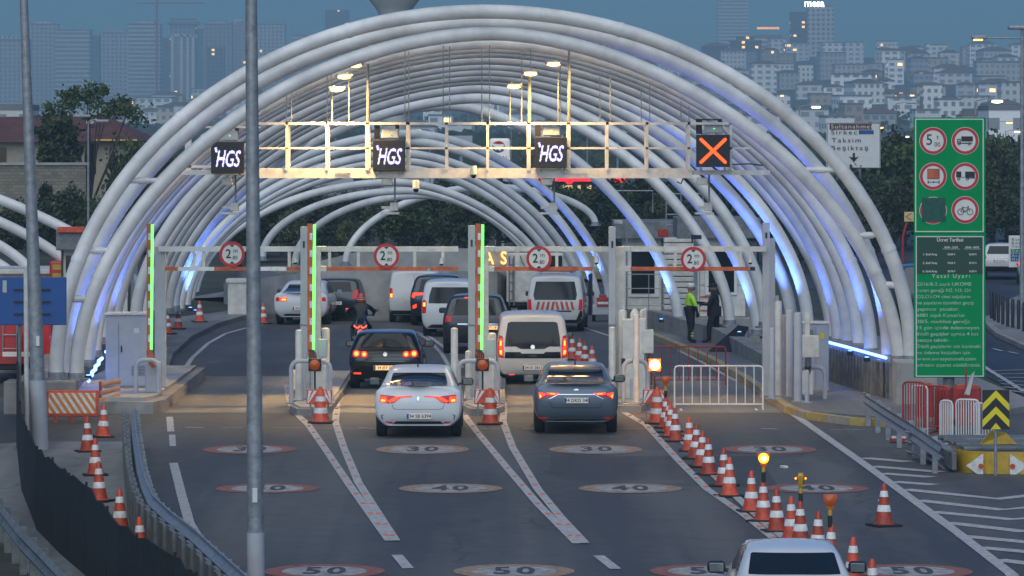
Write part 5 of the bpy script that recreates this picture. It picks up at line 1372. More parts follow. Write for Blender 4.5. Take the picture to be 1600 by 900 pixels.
P_(t, b, 'tail_light', M['amber'], [[(-.86,.72),(-.74,.72),(-.74,.86),(-.86,.86)]], off=.01, step=.05)
P_(t, b, 'reflector', M['tail'], [[(-.87,1.25),(-.80,1.25),(-.80,1.35),(-.87,1.35)]], off=.01, step=.05)
g = G(942, 503)
t = thing('trailer', 'small low trailer with red and white board beyond the striped van', 'trailer', (g.x, g.y, 0))
MB().bbox((0,.4,.40), (.75,.8,.35), .04).build('box', M['grey_cab'], t); MB().bbox((0,-.02,.68), (.42,.05,.30), .02).build('warning_board', M['redpaint'], t)
MB().bb((-.18,-.055,.60),(.18,-.046,.68)).build('board_stripe', M['cone_white'], t); MB().bbox((.0,.2,.85), (.25,.2,.14), .03).build('lamp', M['redpaint'], t)
for s_ in (-1,1): MB().lathe([(.1,0),(.2,0),(.2,.12),(.1,.12)], (s_*.3-.06,.4,.2), 14, 'x').build('wheel', M['rubber'], t, smooth=True)

# --- red fire appliances on the left
M['fire'] = mat('fire engine red', (.50,.022,.018), .3, noise=.08, coat=.4)
w = G(22, 603, 0)
def fire(name, lab, x, y, hw, h, lad):
    t = thing(name, lab, 'truck', (x, y, 0))
    MB().bbox((0,2.5,h/2+.35), (hw*2,5.0,h-.4), .06).build('body', M['fire'], t)
    q = MB(); 
    if lad:
        for xx in (-.28,.08): q.cyl((xx,-.05,.75),(xx,-.05,h), .02, n=6)
        for z in (.9,1.25,1.6,1.95): q.cyl((-.28,-.05,z),(.08,-.05,z), .018, n=6)
    else: q.bb((-hw*.9,-.03,.9),(hw*.9,-.01,.93))
    q.build('ladder' if lad else 'trim', M['galv'], t)
    q = MB(); q.add([(-hw*.9,-.012,h-.1),(hw*.5,-.012,h-.1),(hw*.3,-.012,h+.05),(-hw*.9,-.012,h+.05)], [(0,1,2,3)]); q.add([(-hw*.9,-.012,h-.42),(-hw*.2,-.012,h-.42),(-hw*.5,-.012,h-.2),(-hw*.9,-.012,h-.2)], [(0,1,2,3)]); q.build('reflective_flash', M['yellow_worn'], t)
    MB().bbox((0,-.03,.62), (hw*1.5,.06,.24), .02).build('bumper', M['redpaint'], t)
    MB().bb((-hw*.3,-.07,.70),(hw*.6,-.061,.82)).build('number_plate', M['plate'], t)
    for s_ in (-1,1): MB().lathe([(.25,0),(.45,0),(.45,.26),(.25,.26)], (s_*(hw-.2)-.13,1.0,.45), 18, 'x').build('wheel', M['rubber'], t, smooth=True)
    MB().bbox((0,.6,.5), (hw*1.6,1.0,.3), .03).build('chassis', M['black'], t)
    return t
t = fire('fire_truck', 'red fire truck rear with a ladder under the blue sign at the left edge', (22-800)*106/F, 106, .95, 2.35, True)
MB().bb((-.92,-.03,.75),(-.86,-.01,1.65)).build('marker_light', emat('orange marker', (1,.35,.05), 4), t)
fire('fire_truck', 'second red truck showing between the left arch feet', (142-800)*120/F-.25, 120, .95, 2.55, False)

# ---------------------------------------------------------------- PEOPLE
def skin_mesh(joints, edges, root, levels=2):
    names = list(joints); me = bpy.data.meshes.new('fig'); me.from_pydata([joints[n][0] for n in names], [(names.index(a), names.index(b)) for a, b in edges], [])
    o = bpy.data.objects.new('fig', me); col.objects.link(o)
    md = o.modifiers.new('k', 'SKIN'); md.use_smooth_shade = True; md.branch_smoothing = .6
    for i, n in enumerate(names):
        r = joints[n][1]; r = r if isinstance(r, tuple) else (r, r); me.skin_vertices[0].data[i].radius = r; me.skin_vertices[0].data[i].use_root = (n == root)
    s_ = o.modifiers.new('s', 'SUBSURF'); s_.levels = levels; s_.render_levels = levels
    dg = bpy.context.evaluated_depsgraph_get(); r = bpy.data.meshes.new_from_object(o.evaluated_get(dg))
    vs = [v.co.copy() for v in r.vertices]; fs = [tuple(p.vertices) for p in r.polygons]
    bpy.data.objects.remove(o); bpy.data.meshes.remove(me); bpy.data.meshes.remove(r); return vs, fs
def person(name, label, loc, rz, J, mats, region, head, extra=None):
    """J: joints dict in metres (x right, y forward, z up). region(v)->material index"""
    t = thing(name, label, 'person', loc, rz)
    E_ = [('hip','waist'),('waist','chest'),('chest','neck0'),('neck0','neck1'),('neck1','skull')]
    for s_ in 'LR':
        E_ += [('hip','hipj'+s_),('hipj'+s_,'knee'+s_),('knee'+s_,'ankle'+s_),('ankle'+s_,'toe'+s_),('chest','sh'+s_),('sh'+s_,'elb'+s_),('elb'+s_,'wr'+s_),('wr'+s_,'palm'+s_)]
        w_, p_ = Vector(J['wr'+s_][0]), Vector(J['palm'+s_][0]); d = (p_-w_).normalized(); sd = d.cross(Vector((0,0,1)));  sd = sd.normalized() if sd.length > .2 else Vector((1,0,0)); cl = d.cross(sd).normalized()
        for k in range(4):
            off = (k-1.5)*.021; L_ = (.062,.075,.07,.055)[k]
            a = p_ + sd*off + d*.02; b = a + d*L_*.55 + cl*.012; c = b + d*L_*.35 + cl*.03
            J['f%d%sa'%(k,s_)] = (tuple(a), .0105); J['f%d%sb'%(k,s_)] = (tuple(b), .0095); J['f%d%sc'%(k,s_)] = (tuple(c), .008)
            E_ += [('palm'+s_,'f%d%sa'%(k,s_)),('f%d%sa'%(k,s_),'f%d%sb'%(k,s_)),('f%d%sb'%(k,s_),'f%d%sc'%(k,s_))]
        a = w_ + (p_-w_)*.4 + sd*.035; b = a + sd*.022 + d*.03 + cl*.012
        J['t'+s_+'a'] = (tuple(a), .013); J['t'+s_+'b'] = (tuple(b), .010); E_ += [('wr'+s_,'t'+s_+'a'),('t'+s_+'a','t'+s_+'b')]
    vs, fs = skin_mesh(J, E_, 'hip')
    q = MB(); q.v = vs; q.f = fs
    q.mi = [region(sum((vs[i] for i in f), Vector())/len(f)) for f in fs]
    # head grown onto the neck: ellipsoid with nose, brow, jaw, ears, eyes
    hc = Vector(J['skull'][0]) + Vector(head.get('off', (0,.012,.035))); yaw = head.get('yaw', 0); Mz = Matrix.Rotation(yaw, 3, 'Z')
    nu, nv = 24, 18; o0 = len(q.v); hv = []
    for j in range(nv+1):
        ph = math.pi*j/nv - math.pi/2
        for i in range(nu):
            th = 2*math.pi*i/nu; x = .078*math.cos(ph)*math.cos(th); y = .098*math.cos(ph)*math.sin(th); z = .118*math.sin(ph)
            if z < -.03: x *= 1-.28*min(1,(-z-.03)/.08); y = y*(1-.10*min(1,(-z-.03)/.08)) if y > 0 else y*(1-.45*min(1,(-z-.03)/.08))
            fr = max(0, math.sin(th))*math.cos(ph); cx_ = abs(math.cos(th)*math.cos(ph))
            if cx_ < .22 and fr > .7 and -.045 < z < .02: y += .026*(1-cx_/.22)*(1-(z+.045)/.075)      # nose
            if .18 < cx_ < .55 and fr > .6 and -.005 < z < .022: y -= .012                                  # eye sockets
            if cx_ < .35 and fr > .7 and -.072 < z < -.055: y += .005                                      # lips
            hv.append(hc + Mz @ Vector((x, y, z)))
    q.v += hv
    for j in range(nv):
        for i in range(nu): q.f.append((o0+j*nu+i, o0+j*nu+(i+1) % nu, o0+(j+1)*nu+(i+1) % nu, o0+(j+1)*nu+i)); q.mi.append(0)
    ob = q.build('body', mats, t, smooth=True, angle=80); 
    def hp(x, y, z): return tuple(hc + Mz @ Vector((x, y, z)))
    if head.get('face', True):
        e = MB(); 
        for sx_ in (-1,1): e.lathe([(0,-.008),(.010,-.004),(.010,.004),(0,.008)], hp(sx_*.030,.083,.006), 8)
        e.build('eyes', M['signblack'], t)
        e = MB(); 
        for sx_ in (-1,1): e.box(hp(sx_*.080,-.005,-.004), (.016,.034,.055), yaw)
        e.build('ears', mats[0], t, smooth=True)
        e = MB(); e.box(hp(0,.086,-.064), (.045,.008,.008), yaw); e.build('mouth', mat('lips', (.22,.07,.06), .5, noise=0), t)
    if extra: extra(t, hc, Mz, hp)
    return t
SKIN = mat('skin', (.34,.19,.125), .55, noise=.06); HAIR = mat('dark hair', (.015,.012,.01), .6, noise=.2)
HV = mat('high visibility yellow', (.46,.86,.05), .6, emit=(.5,1,.1), es=0.0, noise=.06, scale=8); NAVY = mat('navy uniform cloth', (.012,.014,.022), .85, noise=.25, scale=8); BOOT = mat('black boots', (.010,.010,.010), .45, noise=.1)
def stand(lean=0.0, armL=None, armR=None, legs=None, up=0.0):
    J = {'hip':((0,0,.93),(.175,.15)),'waist':((0,.0,1.08),(.17,.145)),'chest':((0,.01,1.32),(.20,.16)),'neck0':((0,.0,1.47),(.07,.07)),'neck1':((0,.005,1.53),(.052,.055)),'skull':((0,.015,1.61),(.06,.065))}
    for s_, sg_ in (('L',-1),('R',1)):
        J['hipj'+s_] = ((sg_*.09,0,.88),(.115,.12)); lg = (legs or {}).get(s_, (0,0)) 
        J['knee'+s_] = ((sg_*.10+lg[0]*.5,.03+lg[1]*.5,.49),(.080,.085)); J['ankle'+s_] = ((sg_*.11+lg[0],lg[1]-.02,.10),(.048,.05)); J['toe'+s_] = ((sg_*.12+lg[0],lg[1]+.16,.035),(.045,.034))
        J['sh'+s_] = ((sg_*.185,0,1.40),(.07,.07))
    arms = {'L': armL, 'R': armR}
    for s_, sg_ in (('L',-1),('R',1)):
        a = arms[s_] or ((sg_*.25,.0,1.14),(sg_*.24,.10,.92))
        e_, w_ = Vector(a[0]), Vector(a[1]); d = (w_-e_).normalized()
        J['elb'+s_] = (a[0], (.052,.052)); J['wr'+s_] = (a[1], (.034,.032)); J['palm'+s_] = (tuple(w_+d*.07), (.036,.022))
    return J
# officer in high visibility jacket, turned to the right, pointing
def regA(c):
    if c.z < .12: return 3
    if c.z < .98: return 2
    if c.z > 1.50 and abs(c.x) < .12: return 0
    a = Vector((c.x, c.y, c.z))
    if c.y > .40 : return 0
    if c.y > .16 and c.z > 1.0: return 2
    if c.z < 1.10: return 2
    return 1
def exA(t, hc, Mz, hp):
    q = MB(); q.lathe([(.092,-.01),(.098,.02),(.095,.07),(.075,.105),(.03,.118),(0,.12)], hp(0,-.002,.03), 22)
    vs = [hp(x,y,z) for x,y,z in ((-.075,.07,.035),(-.05,.15,.022),(0,.17,.02),(.05,.15,.022),(.075,.07,.035),(.075,.07,.045),(.05,.15,.032),(0,.17,.03),(-.05,.15,.032),(-.075,.07,.045))]
    q.add(vs, [(0,1,2,3,4),(5,6,7,8,9),(0,9,8,1),(1,8,7,2),(2,7,6,3),(3,6,5,4)]); q.build('cap', M['cone_white'], t, smooth=True)
    q = MB(); q.lathe([(.150,.99),(.158,1.02),(.158,1.06),(.150,1.08)], (0,0,0), 20); q.build('belt', BOOT, t, smooth=True)
    q = MB(); 
    for k in range(8): q.bb((.150,-.028,.80-k*.085),(.166,.028,.84-k*.085))
    q.build('leg_lettering', HV, t)
    q = MB(); q.lathe([(.172,1.20),(.180,1.22),(.180,1.25),(.172,1.27)], (0,.005,0), 24); 
gA = G(1078, 536, .14)
person('person', 'person in a bright yellow high visibility jacket and white cap pointing, on the pavement', (gA.x, gA.y, .14), -R(75),
       stand(armL=((-.27,.16,1.18),(-.12,.36,1.20)), armR=((.26,.06,1.14),(.20,.12,.92)), legs={'L':(0,.04),'R':(0,-.04)}), [SKIN, HV, NAVY, BOOT], regA, {'yaw': 0}, exA).scale = (1.2, 1.22, 1.0)
def regB(c):
    if c.z < .12: return 2
    if c.z > 1.53 and abs(c.x) < .12: return 0
    return 1
def exB(t, hc, Mz, hp):
    q = MB(); q.lathe([(.094,-.015),(.10,.03),(.095,.075),(.07,.105),(0,.118)], hp(0,-.004,.028), 22); q.bb(tuple(Vector(hp(-.07,.07,.03))), tuple(Vector(hp(.07,.15,.045)))); q.build('cap', NAVY, t, smooth=True)
    q = MB(); q.lathe([(.125,1.44),(.105,1.50),(.085,1.56),(.075,1.57)], (0,-.02,0), 18); q.build('hood', NAVY, t, smooth=True)
    q = MB(); q.lathe([(.175,.80),(.182,.84),(.178,1.05),(.172,1.10)], (0,0,0), 22); q.build('jacket_skirt', NAVY, t, smooth=True)
    q = MB(); q.bb((-.15,.115,1.30),(-.10,.135,1.34)); q.build('badge', M['cone_white'], t)
gB = G(1116, 536, .14)
person('person', 'person in dark navy jacket, cap and trousers standing hands together facing the officer in yellow', (gB.x, gB.y, .14), R(70),
       stand(armL=((-.26,.06,1.15),(-.10,.26,1.16)), armR=((.26,.06,1.15),(.12,.26,1.13)), legs={'L':(-.02,.12),'R':(.04,-.10)}), [SKIN, NAVY, BOOT], regB, {'yaw': 0}, exB).scale = (1.18, 1.2, 1.0)

# ---------------------------------------------------------------- MOTORCYCLE AND RIDER
g = W(563, 548, 122)
g.z = 0
mt = thing('motorcycle', 'dark motorcycle seen from behind, ridden ahead of the black hatchback', 'motorcycle', (g.x, g.y, 0))
for yy, nm in ((.32,0),(1.72,1)):
    w = MB().lathe([(.20,-.075),(.30,-.075),(.325,-.03),(.325,.03),(.30,.075),(.20,.075)], (0,yy,.325), 24, 'x').build('wheel', M['rubber'], mt, smooth=True)
    q = MB().lathe([(.205,-.05),(.205,.05)], (0,yy,.325), 18, 'x').build('rim', M['galv'], mt); q.parent = w
MB().tube([(0,.0,.86),(0,.25,.88),(0,.7,.84),(0,1.0,.92),(0,1.45,.98),(0,1.7,.80)], [.11,.17,.19,.22,.20,.10], 14).build('fairing', PB, mt, smooth=True)
MB().bbox((0,.45,.60), (.34,1.0,.34), .08).build('side_panels', PB, mt, smooth=True)
MB().bbox((0,.10,.80), (.42,.22,.20), .06).build('tail_section', PB, mt, smooth=True)
for s_ in (-1,1):
    q = MB(); q.tube([(s_*.02,-.02,.80),(s_*.05,-.03,.755),(s_*.11,-.035,.745),(s_*.17,-.02,.775),(s_*.20,.0,.82)], .020, 8); q.build('tail_light', emat('cycle tail lamp', (1, .05, .03), 3.0), mt, smooth=True)
    q = MB(); q.lathe([(.055,0),(.055,-.45),(.045,-.5)], (s_*.2,.45,.42), 12, 'y'); q.build('exhaust', M['galv_dark'], mt, smooth=True)
    q = MB(); q.tube([(0,1.35,1.08),(s_*.30,1.22,1.10),(s_*.40,1.12,1.08)], .018, 8); q.build('handlebar', M['black'], mt, smooth=True)
    q = MB(); q.bbox((s_*.46,1.25,1.24), (.16,.03,.09), .012); q.tube([(s_*.32,1.24,1.1),(s_*.42,1.26,1.2)], .01, 6); m_ = q.build('mirror', M['black'], mt); 
    q = MB(); q.bbox((s_*.46,1.232,1.24), (.135,.008,.07), .003); q.build('mirror_glass', M['mirror_glass'], mt).parent = m_
MB().bbox((0,-.05,.66), (.12,.02,.04), .01).build('plate_lamp', M['tail'], mt); mt.scale = (.92,.92,.92)
MB().bbox((0,-.045,.56), (.20,.015,.15), .005).build('number_plate', M['plate'], mt)
MB().add([(-.2,1.5,1.05),(.2,1.5,1.05),(.16,1.38,1.42),(-.16,1.38,1.42),(-.2,1.51,1.05),(.2,1.51,1.05),(.16,1.39,1.42),(-.16,1.39,1.42)], [(0,1,2,3),(7,6,5,4),(0,4,5,1),(1,5,6,2),(2,6,7,3),(3,7,4,0)]).build('windscreen', M['glass'], mt)
J = {'hip':((0,.45,.96),(.17,.13)),'waist':((0,.52,1.12),(.15,.12)),'chest':((0,.62,1.36),(.20,.14)),'neck0':((0,.66,1.50),(.08,.08)),'neck1':((0,.68,1.54),(.06,.06)),'skull':((0,.70,1.62),(.06,.06))}
for s_, sg_ in (('L',-1),('R',1)):
    J['hipj'+s_] = ((sg_*.12,.48,.90),(.11,.11)); J['knee'+s_] = ((sg_*.29,.92,.72),(.075,.075)); J['ankle'+s_] = ((sg_*.27,.70,.32),(.055,.055)); J['toe'+s_] = ((sg_*.28,.88,.27),(.045,.04))
    J['sh'+s_] = ((sg_*.22,.62,1.43),(.085,.085)); J['elb'+s_] = ((sg_*.42,.82,1.22),(.068,.068)); J['wr'+s_] = ((sg_*.37,1.06,1.12),(.04,.036)); J['palm'+s_] = ((sg_*.37,1.13,1.11),(.036,.024))
LEA = mat('black leather', (.011,.012,.014), .5, noise=.2, scale=8)
def exM(t, hc, Mz, hp):
    q = MB(); q.lathe([(.06,-.15),(.115,-.14),(.135,-.06),(.142,.02),(.125,.09),(.08,.14),(0,.158)], tuple(hc + Vector((0,.0,.01))), 26); h = q.build('helmet', M['helmet'], t, smooth=True)
    q = MB()
    for k in range(5):
        for j in range(3):
            a = R(-150+30*k+ (15 if j % 2 else 0)); r_ = (.138,.140,.118)[j]+.004; z = (-.04,.02,.08)[j]; cx_, cy_ = math.cos(a)*r_, math.sin(a)*r_; tx, ty = -math.sin(a)*.022, math.cos(a)*.022
            c = hc + Vector((cx_, cy_, z+.01)); q.add([c+Vector((-tx,-ty,-.02)), c+Vector((tx,ty,-.015)), c+Vector((tx*.8-cx_*.06,ty*.8-cy_*.06,.022)), c+Vector((-tx*.9-cx_*.06,-ty*.9-cy_*.06,.018))], [(0,1,2,3)])
    o = q.build('helmet_pattern', M['cone_white'], t)
    q = MB(); q.lathe([(.128,-.02),(.144,.0),(.144,.04),(.128,.06)], tuple(hc + Vector((0,.012,-.01))), 20); q.build('visor', M['glass'], t, smooth=True)
M['helmet'] = mat('red helmet', (.55,.045,.02), .2, noise=.1, coat=.4)
person('person', 'motorcycle rider in black leather and a red and white patterned helmet, back turned', (g.x, g.y, 0), 0, J, [SKIN, LEA], lambda c: 1, {'yaw': 0, 'face': False}, exM).scale = (.92,.92,.92)
# ================================================================ CONES
CH = .70
def make_cone(label):
    t = thing('traffic_cone', label, 'traffic cone', (0,0,0), 0, 'orange and white traffic cones')
    rr = lambda z: .150 - (.150-.032)*(z-.03)/(CH-.03)
    MB().bbox((0,0,.018), (.46,.46,.036), .012).build('base', M['rubber'], t, smooth=True)
    q = MB(); q.lathe([(rr(.03)+.02,.034),(rr(.05),.055)] + [(rr(z), z) for z in (.15,.3,.45,.6)] + [(rr(.68),.68),(.022,.70),(0,.70)], (0,0,0), 22); q.build('cone_body', M['orange'], t, smooth=True)
    for a, b_ in ((.235,.345),(.475,.575)):
        q = MB(); q.lathe([(rr(a)+.0005,a),(rr(a)+.004,a+.004),(rr(b_)+.004,b_-.004),(rr(b_)+.0005,b_)], (0,0,0), 22); q.build('reflective_band', M['cone_white'], t, smooth=True)
    return t
cone0 = None
def cone(px, py, label, group=None, z=0.0, sc_=1.0, rz=None, Y=None):
    global cone0
    p = G(px, py, z) if Y is None else W(px, py, Y)
    if p.y < 60: p.z += gzz(p.y)
    rz = rnd.uniform(-.5, .5) if rz is None else rz
    if cone0 is None: cone0 = make_cone(label); cone0.location = p; cone0.rotation_euler = (rnd.uniform(-.015,.015), rnd.uniform(-.015,.015), rz); cone0.scale = (sc_,)*3; o = cone0
    else:
        o = dup(cone0, p, rz, label, None, sc_); o.rotation_euler = (rnd.uniform(-.035,.035), rnd.uniform(-.035,.035), rz)
    o['group'] = group or 'traffic cones closing the right-hand lane'
    return o
row = [(1040,669,'first cone after the barrel-shaped cone, under the dark amber beacon'),(1046,676,'second small cone of the tight cluster beside the dark beacon'),(1049,683,'third cone of the tight cluster, half hidden'),(1056,690,'front cone of the tight cluster nearest the third island'),
       (1078,705,'cone standing alone just beyond the tight cluster'),(1087,717,'rear cone of the overlapping group of three'),(1096,730,'middle cone of the overlapping group of three'),(1108,742,'front cone of the overlapping group of three'),
       (1131,760,'rear cone of the overlapping pair'),(1140,776,'front cone of the overlapping pair'),(1174,800,'cone directly left of the one with the lit beacon'),
       (1193,815,'cone carrying the glowing orange beacon'),(1214,831,'cone between the lit beacon and the side-on beacon'),(1237,845,'cone half hidden left of the side-on beacon'),
       (1251,853,'cone carrying the slim beacon seen side-on'),(1277,871,'small cone behind the roof of the nearest white car'),(1297,893,'cone carrying the unlit dark orange beacon, behind the nearest white car'),
       (1332,909,'cone beside the right mirror of the nearest white car'),(1365,930,'cone cut by the bottom edge right of the nearest white car'),(1423,966,'cone tip peeping over the bottom edge'),
       (1381,822,'lone cone standing apart in the closed lane')]
for px, py, lab in row: cone(px, py, lab)
for px, py, lab in ((894,562,'farthest of the four cones right of the cream minivan'),(905,568,'second of the four cones right of the cream minivan'),(914,573,'third of the four cones right of the cream minivan'),(926,580,'nearest of the four cones right of the cream minivan')):
    cone(px, py, lab, 'cones beside the cream minivan', rz=.1)
for px, py, lab in ((161,683,'cone right of the orange striped barrier on the left verge'),(137,706,'leftmost cone on the left verge'),(149,743,'third cone on the left verge, below the leftmost one'),(155,784,'fourth cone down the left verge'),(188,832,'cone half hidden by the mesh fence'),(220,881,'cone whose tip shows above the mesh fence'),(268,934,'lowest cone tip above the mesh fence')):
    cone(px, py, lab, 'cones on the left verge')
for px, py, lab in ((312,503,'cone on the grass bank farthest right, under a left arch foot'),(278,514,'plain orange cone at the left arch feet'),(262,522,'dirty brown cone beside the left grey column')):
    cone(px, py, lab, 'cones at the left arch feet', z=.16)
cone(412,506,'tilting cone against the grey concrete wall','cones at the left arch feet', rz=.4)
# stout barrel-like cones at the island noses
def big_cone(px, py, label):
    p = G(px, py); t = thing('barrel_cone', label, 'traffic cone', tuple(p), 0, 'stout cones at the island noses')
    MB().bbox((0,0,.02), (.56,.56,.04), .015).build('base', M['rubber'], t, smooth=True)
    R1 = lambda z: .185-.105*z/.74
    q = MB(); q.lathe([(R1(0)+.01,.04)] + [(R1(z),z) for z in (.1,.25,.4,.55,.68)] + [(.05,.74),(.035,.80),(0,.80)], (0,0,0), 24); q.build('cone_body', M['orange'], t, smooth=True)
    for a, b_ in ((.22,.34),(.48,.59)):
        q = MB(); q.lathe([(R1(a),a),(R1(a)+.005,a+.004),(R1(b_)+.005,b_-.004),(R1(b_),b_)], (0,0,0), 24); q.build('reflective_band', M['cone_white'], t, smooth=True)
big_cone(501,661,'stout cone at the nose of the first island'); big_cone(766,663,'stout cone at the nose of the second island'); big_cone(1027,662,'widest stout cone at the nose of the island beside the closed lane')
# beacons on cones
def beacon(px, py_base, label, lit, yaw=0.0, z=CH):
    p = G(px, py_base); t = thing('warning_beacon', label, 'warning lamp', (p.x, p.y, z-.05), yaw, 'battery beacons on the cones')
    MB().lathe([(.034,0),(.034,.16),(.028,.17)], (0,0,0), 14).build('rubber_sleeve', M['rubber'], t, smooth=True)
    MB().lathe([(.03,.16),(.035,.20),(.03,.26)], (0,0,0), 12).build('neck', M['yellow_worn'], t, smooth=True)
    q = MB(); q.prism([(-.04,.26),(.04,.26),(.105,.44),(.098,.475),(-.098,.475),(-.105,.44)], -.035, .035); q.build('lamp_case', M['amber_lens'] if not lit or yaw < 1 else M['yellow_worn'], t)
    q = MB(); q.lathe([(.085,-.035),(.082,-.052),(.05,-.066),(0,-.07)], (0,0,.395), 18, 'y'); q.build('lens', M['amber'] if lit and yaw < 1 else (M['amber_lens']), t, smooth=True)
    q = MB(); q.lathe([(.05,0),(.045,.03),(0,.035)], (0,.03,.395), 16, 'y'); q.build('rear_lens', M['amber_lens'], t, smooth=True)
    if lit and yaw < 1:
        q = MB(); q.lathe([(.045,-.071),(0,-.074)], (0,0,.395), 14, 'y'); q.build('lit_bulb', M['amber_core'], t)
    if lit and yaw > 1:
        q = MB(); 
        for s_ in (-1,1): q.lathe([(.02,s_*.02),(0,s_*.045)], (0,s_*.05,.395), 10, 'y')
        q.build('lit_edge', M['amber'], t)
beacon(1193,815,'glowing round orange beacon on top of a cone',True); beacon(1251,853,'slim yellow beacon turned side-on with a small amber glow',True,R(84)); beacon(1297,893,'unlit dark orange beacon behind the nearest white car',False); beacon(1040,669,'unlit orange beacon just below the glowing amber signal',False)

# ================================================================ BARRIERS
# orange and white striped water barrier on the left verge
g = G(113, 660); t = thing('striped_barrier', 'orange and white diagonally striped plastic barrier on the left verge', 'barrier', (g.x, g.y, 0))
MB().bbox((0,0,.42), (1.16,.10,.58), .02).build('frame', M['orange'], t)
MB().bb((-.52,-.058,.20),(.52,-.0505,.66)).build('panel', mat('orange stripe', (.75,.24,.03), .45, noise=.1), t)
q = MB()
def clip_stripe(x0, w, sl, xa, xb, za, zb):
    # parallelogram leaning left, clipped to the panel
    poly = [(x0, za), (x0+w, za), (x0+w-sl, zb), (x0-sl, zb)]
    def cut(P, f):
        out = []
        for i in range(len(P)):
            a, b = P[i], P[(i+1) % len(P)]; fa, fb = f(a), f(b)
            if fa >= 0: out.append(a)
            if (fa >= 0) != (fb >= 0): u = fa/(fa-fb); out.append((a[0]+(b[0]-a[0])*u, a[1]+(b[1]-a[1])*u))
        return out
    P = cut(poly, lambda p: p[0]-xa); P = cut(P, lambda p: xb-p[0]) if P else P
    return P
for i in range(-1, 10):
    P = clip_stripe(-.50+i*.155, .075, .30, -.515, .515, .205, .655)
    if len(P) > 2: q.add([(x,-.062,z) for x,z in P], [tuple(range(len(P)))])
q.build('stripes', M['cone_white'], t)
for x in (-.36,-.02,.30): MB().bb((x-.035,-.05,0),(x+.035,.05,.14)).build('foot', M['orange'], t)
# timber stack behind its right end
g = G(160, 648); t = thing('folded_barrier', 'pale orange folded barrier slats right of the striped barrier', 'barrier', (g.x+.1, g.y+.5, 0))
for k in range(3): MB().tube([(-.22,.1*k,.28+.17*k),(.0,.1*k+.2,.33+.17*k),(.20,.1*k+.4,.40+.15*k)], .055, 8, flat=.4).build('slat', mat('pale orange slat', (.5,.24,.12), .6, noise=.2), t)
MB().bb((-.24,.1,0),(-.19,.3,.72)).build('post', M['orange'], t)
# crowd-control barriers across the closed lane
def crowd(name, lab, p0, p1, zb, h, m, n, group=None):
    A_, B_ = Vector((*p0, 0)), Vector((*p1, 0)); L_ = (B_-A_).length; an = math.atan2(B_.y-A_.y, B_.x-A_.x)
    t = thing(name, lab, 'barrier', tuple(A_ + Vector((0,0,zb))), an, group)
    r = .017
    fr = MB(); fr.tube([(0,0,.0),(0,0,h-.08),(.025,0,h-.02),(.08,0,h),(L_-.08,0,h),(L_-.025,0,h-.02),(L_,0,h-.08),(L_,0,0)], r*1.2, 8); fr.cyl((0,0,.14),(L_,0,.14), r, n=8); fr.build('frame', m, t, smooth=True)
    ba = MB()
    for i in range(1, n): ba.cyl((L_*i/n,0,.14),(L_*i/n,0,h-.01), r*.75, n=6)
    ba.build('bars', m, t, smooth=True)
    for x in (.15, L_-.15): MB().bbox((x,0,.015), (.05,.5,.03), .008).build('foot', m, t)
    return t
crowd('crowd_barrier', 'white steel crowd barrier across the closed lane', P2(1054,641), P2(1192,641), 0, 1.02, M['white_tube'], 10)
crowd('crowd_barrier', 'red steel crowd barrier behind the white one across the closed lane', P2(1018,602), P2(1134,602), 0, .98, M['redpaint'], 8)
# pedestrian barriers stacked on the right
CB = 'red and white barriers by the green board'
g0 = YG(684)
for (pa, pb, by, h, m, n, lab) in ((1411,1443,682,1.15,'redpaint',8,'red-framed barrier at the left of the stack behind the guard rail'),(1446,1478,676,1.0,'redpaint',6,'red barrier just left of the sign post'),
      (1424,1448,680,1.05,'white_tube',6,'white barrier leaning inside the red-framed one'),
      (1469,1487,694,.9,'white_tube',7,'small white barrier in front of the sign post'),(1494,1528,694,.92,'white_tube',9,'white barrier right of the sign post'),(1522,1552,690,.8,'white_tube',7,'white barrier behind the chevron board')):
    crowd('barrier', lab, P2(pa,by), (P2(pb,by)[0], P2(pb,by)[1]-.15), .0, h, M[m], n, CB)
for (px, py, w_, h, lab) in ((1448,662,.35,.75,'upright red plastic block behind the white barriers'),(1476,676,.30,.85,'red plastic block left of the sign post'),(1512,665,.62,.75,'wide red plastic block right of the sign post')):
    g = G(px, py); t = thing('plastic_barrier', lab, 'barrier', tuple(g), .1, CB)
    MB().bbox((0,.2,h/2+.1), (w_,.35,h), .04).build('block', M['redpaint'], t); MB().bbox((0,.2,.06), (w_*.8,.42,.12), .02).build('foot', M['redpaint'], t)
    MB().bbox((0,.2,h+.12), (w_*.7,.2,.05), .01).build('rim', M['orange_paint'], t)
g = G(1514, 668); t = thing('tilted_plate', 'tilted white sign plate seen nearly edge-on above the red blocks', 'sign', (g.x, g.y, 0))
MB().add([(-.10,0,.72),(.02,.05,.70),(.13,.05,1.22),(.03,0,1.12),(-.10,.02,.72),(.02,.07,.70),(.13,.07,1.22),(.03,.02,1.12)], [(0,1,2,3),(7,6,5,4),(0,4,5,1),(1,5,6,2),(2,6,7,3),(3,7,4,0)]).build('plate', M['signwhite'], t)
MB().cyl((-.08,.03,0),(-.06,.03,1.3), .02, n=8).build('post', M['redpaint'], t)
g = G(1404, 692); t = thing('debris', 'broken red and white barrier piece lying on the asphalt', 'debris', tuple(g)); MB().bbox((0,0,.06), (.35,.2,.08), .01).build('base', M['redpaint'], t); MB().bbox((0,-.05,.12), (.30,.08,.05), .01).build('strip', M['cone_white'], t)
g = G(1463, 735); t = thing('debris', 'small red fragment beside the crash cushion', 'debris', tuple(g)); MB().bbox((0,0,.06), (.09,.12,.12), .02).build('piece', M['redpaint'], t)

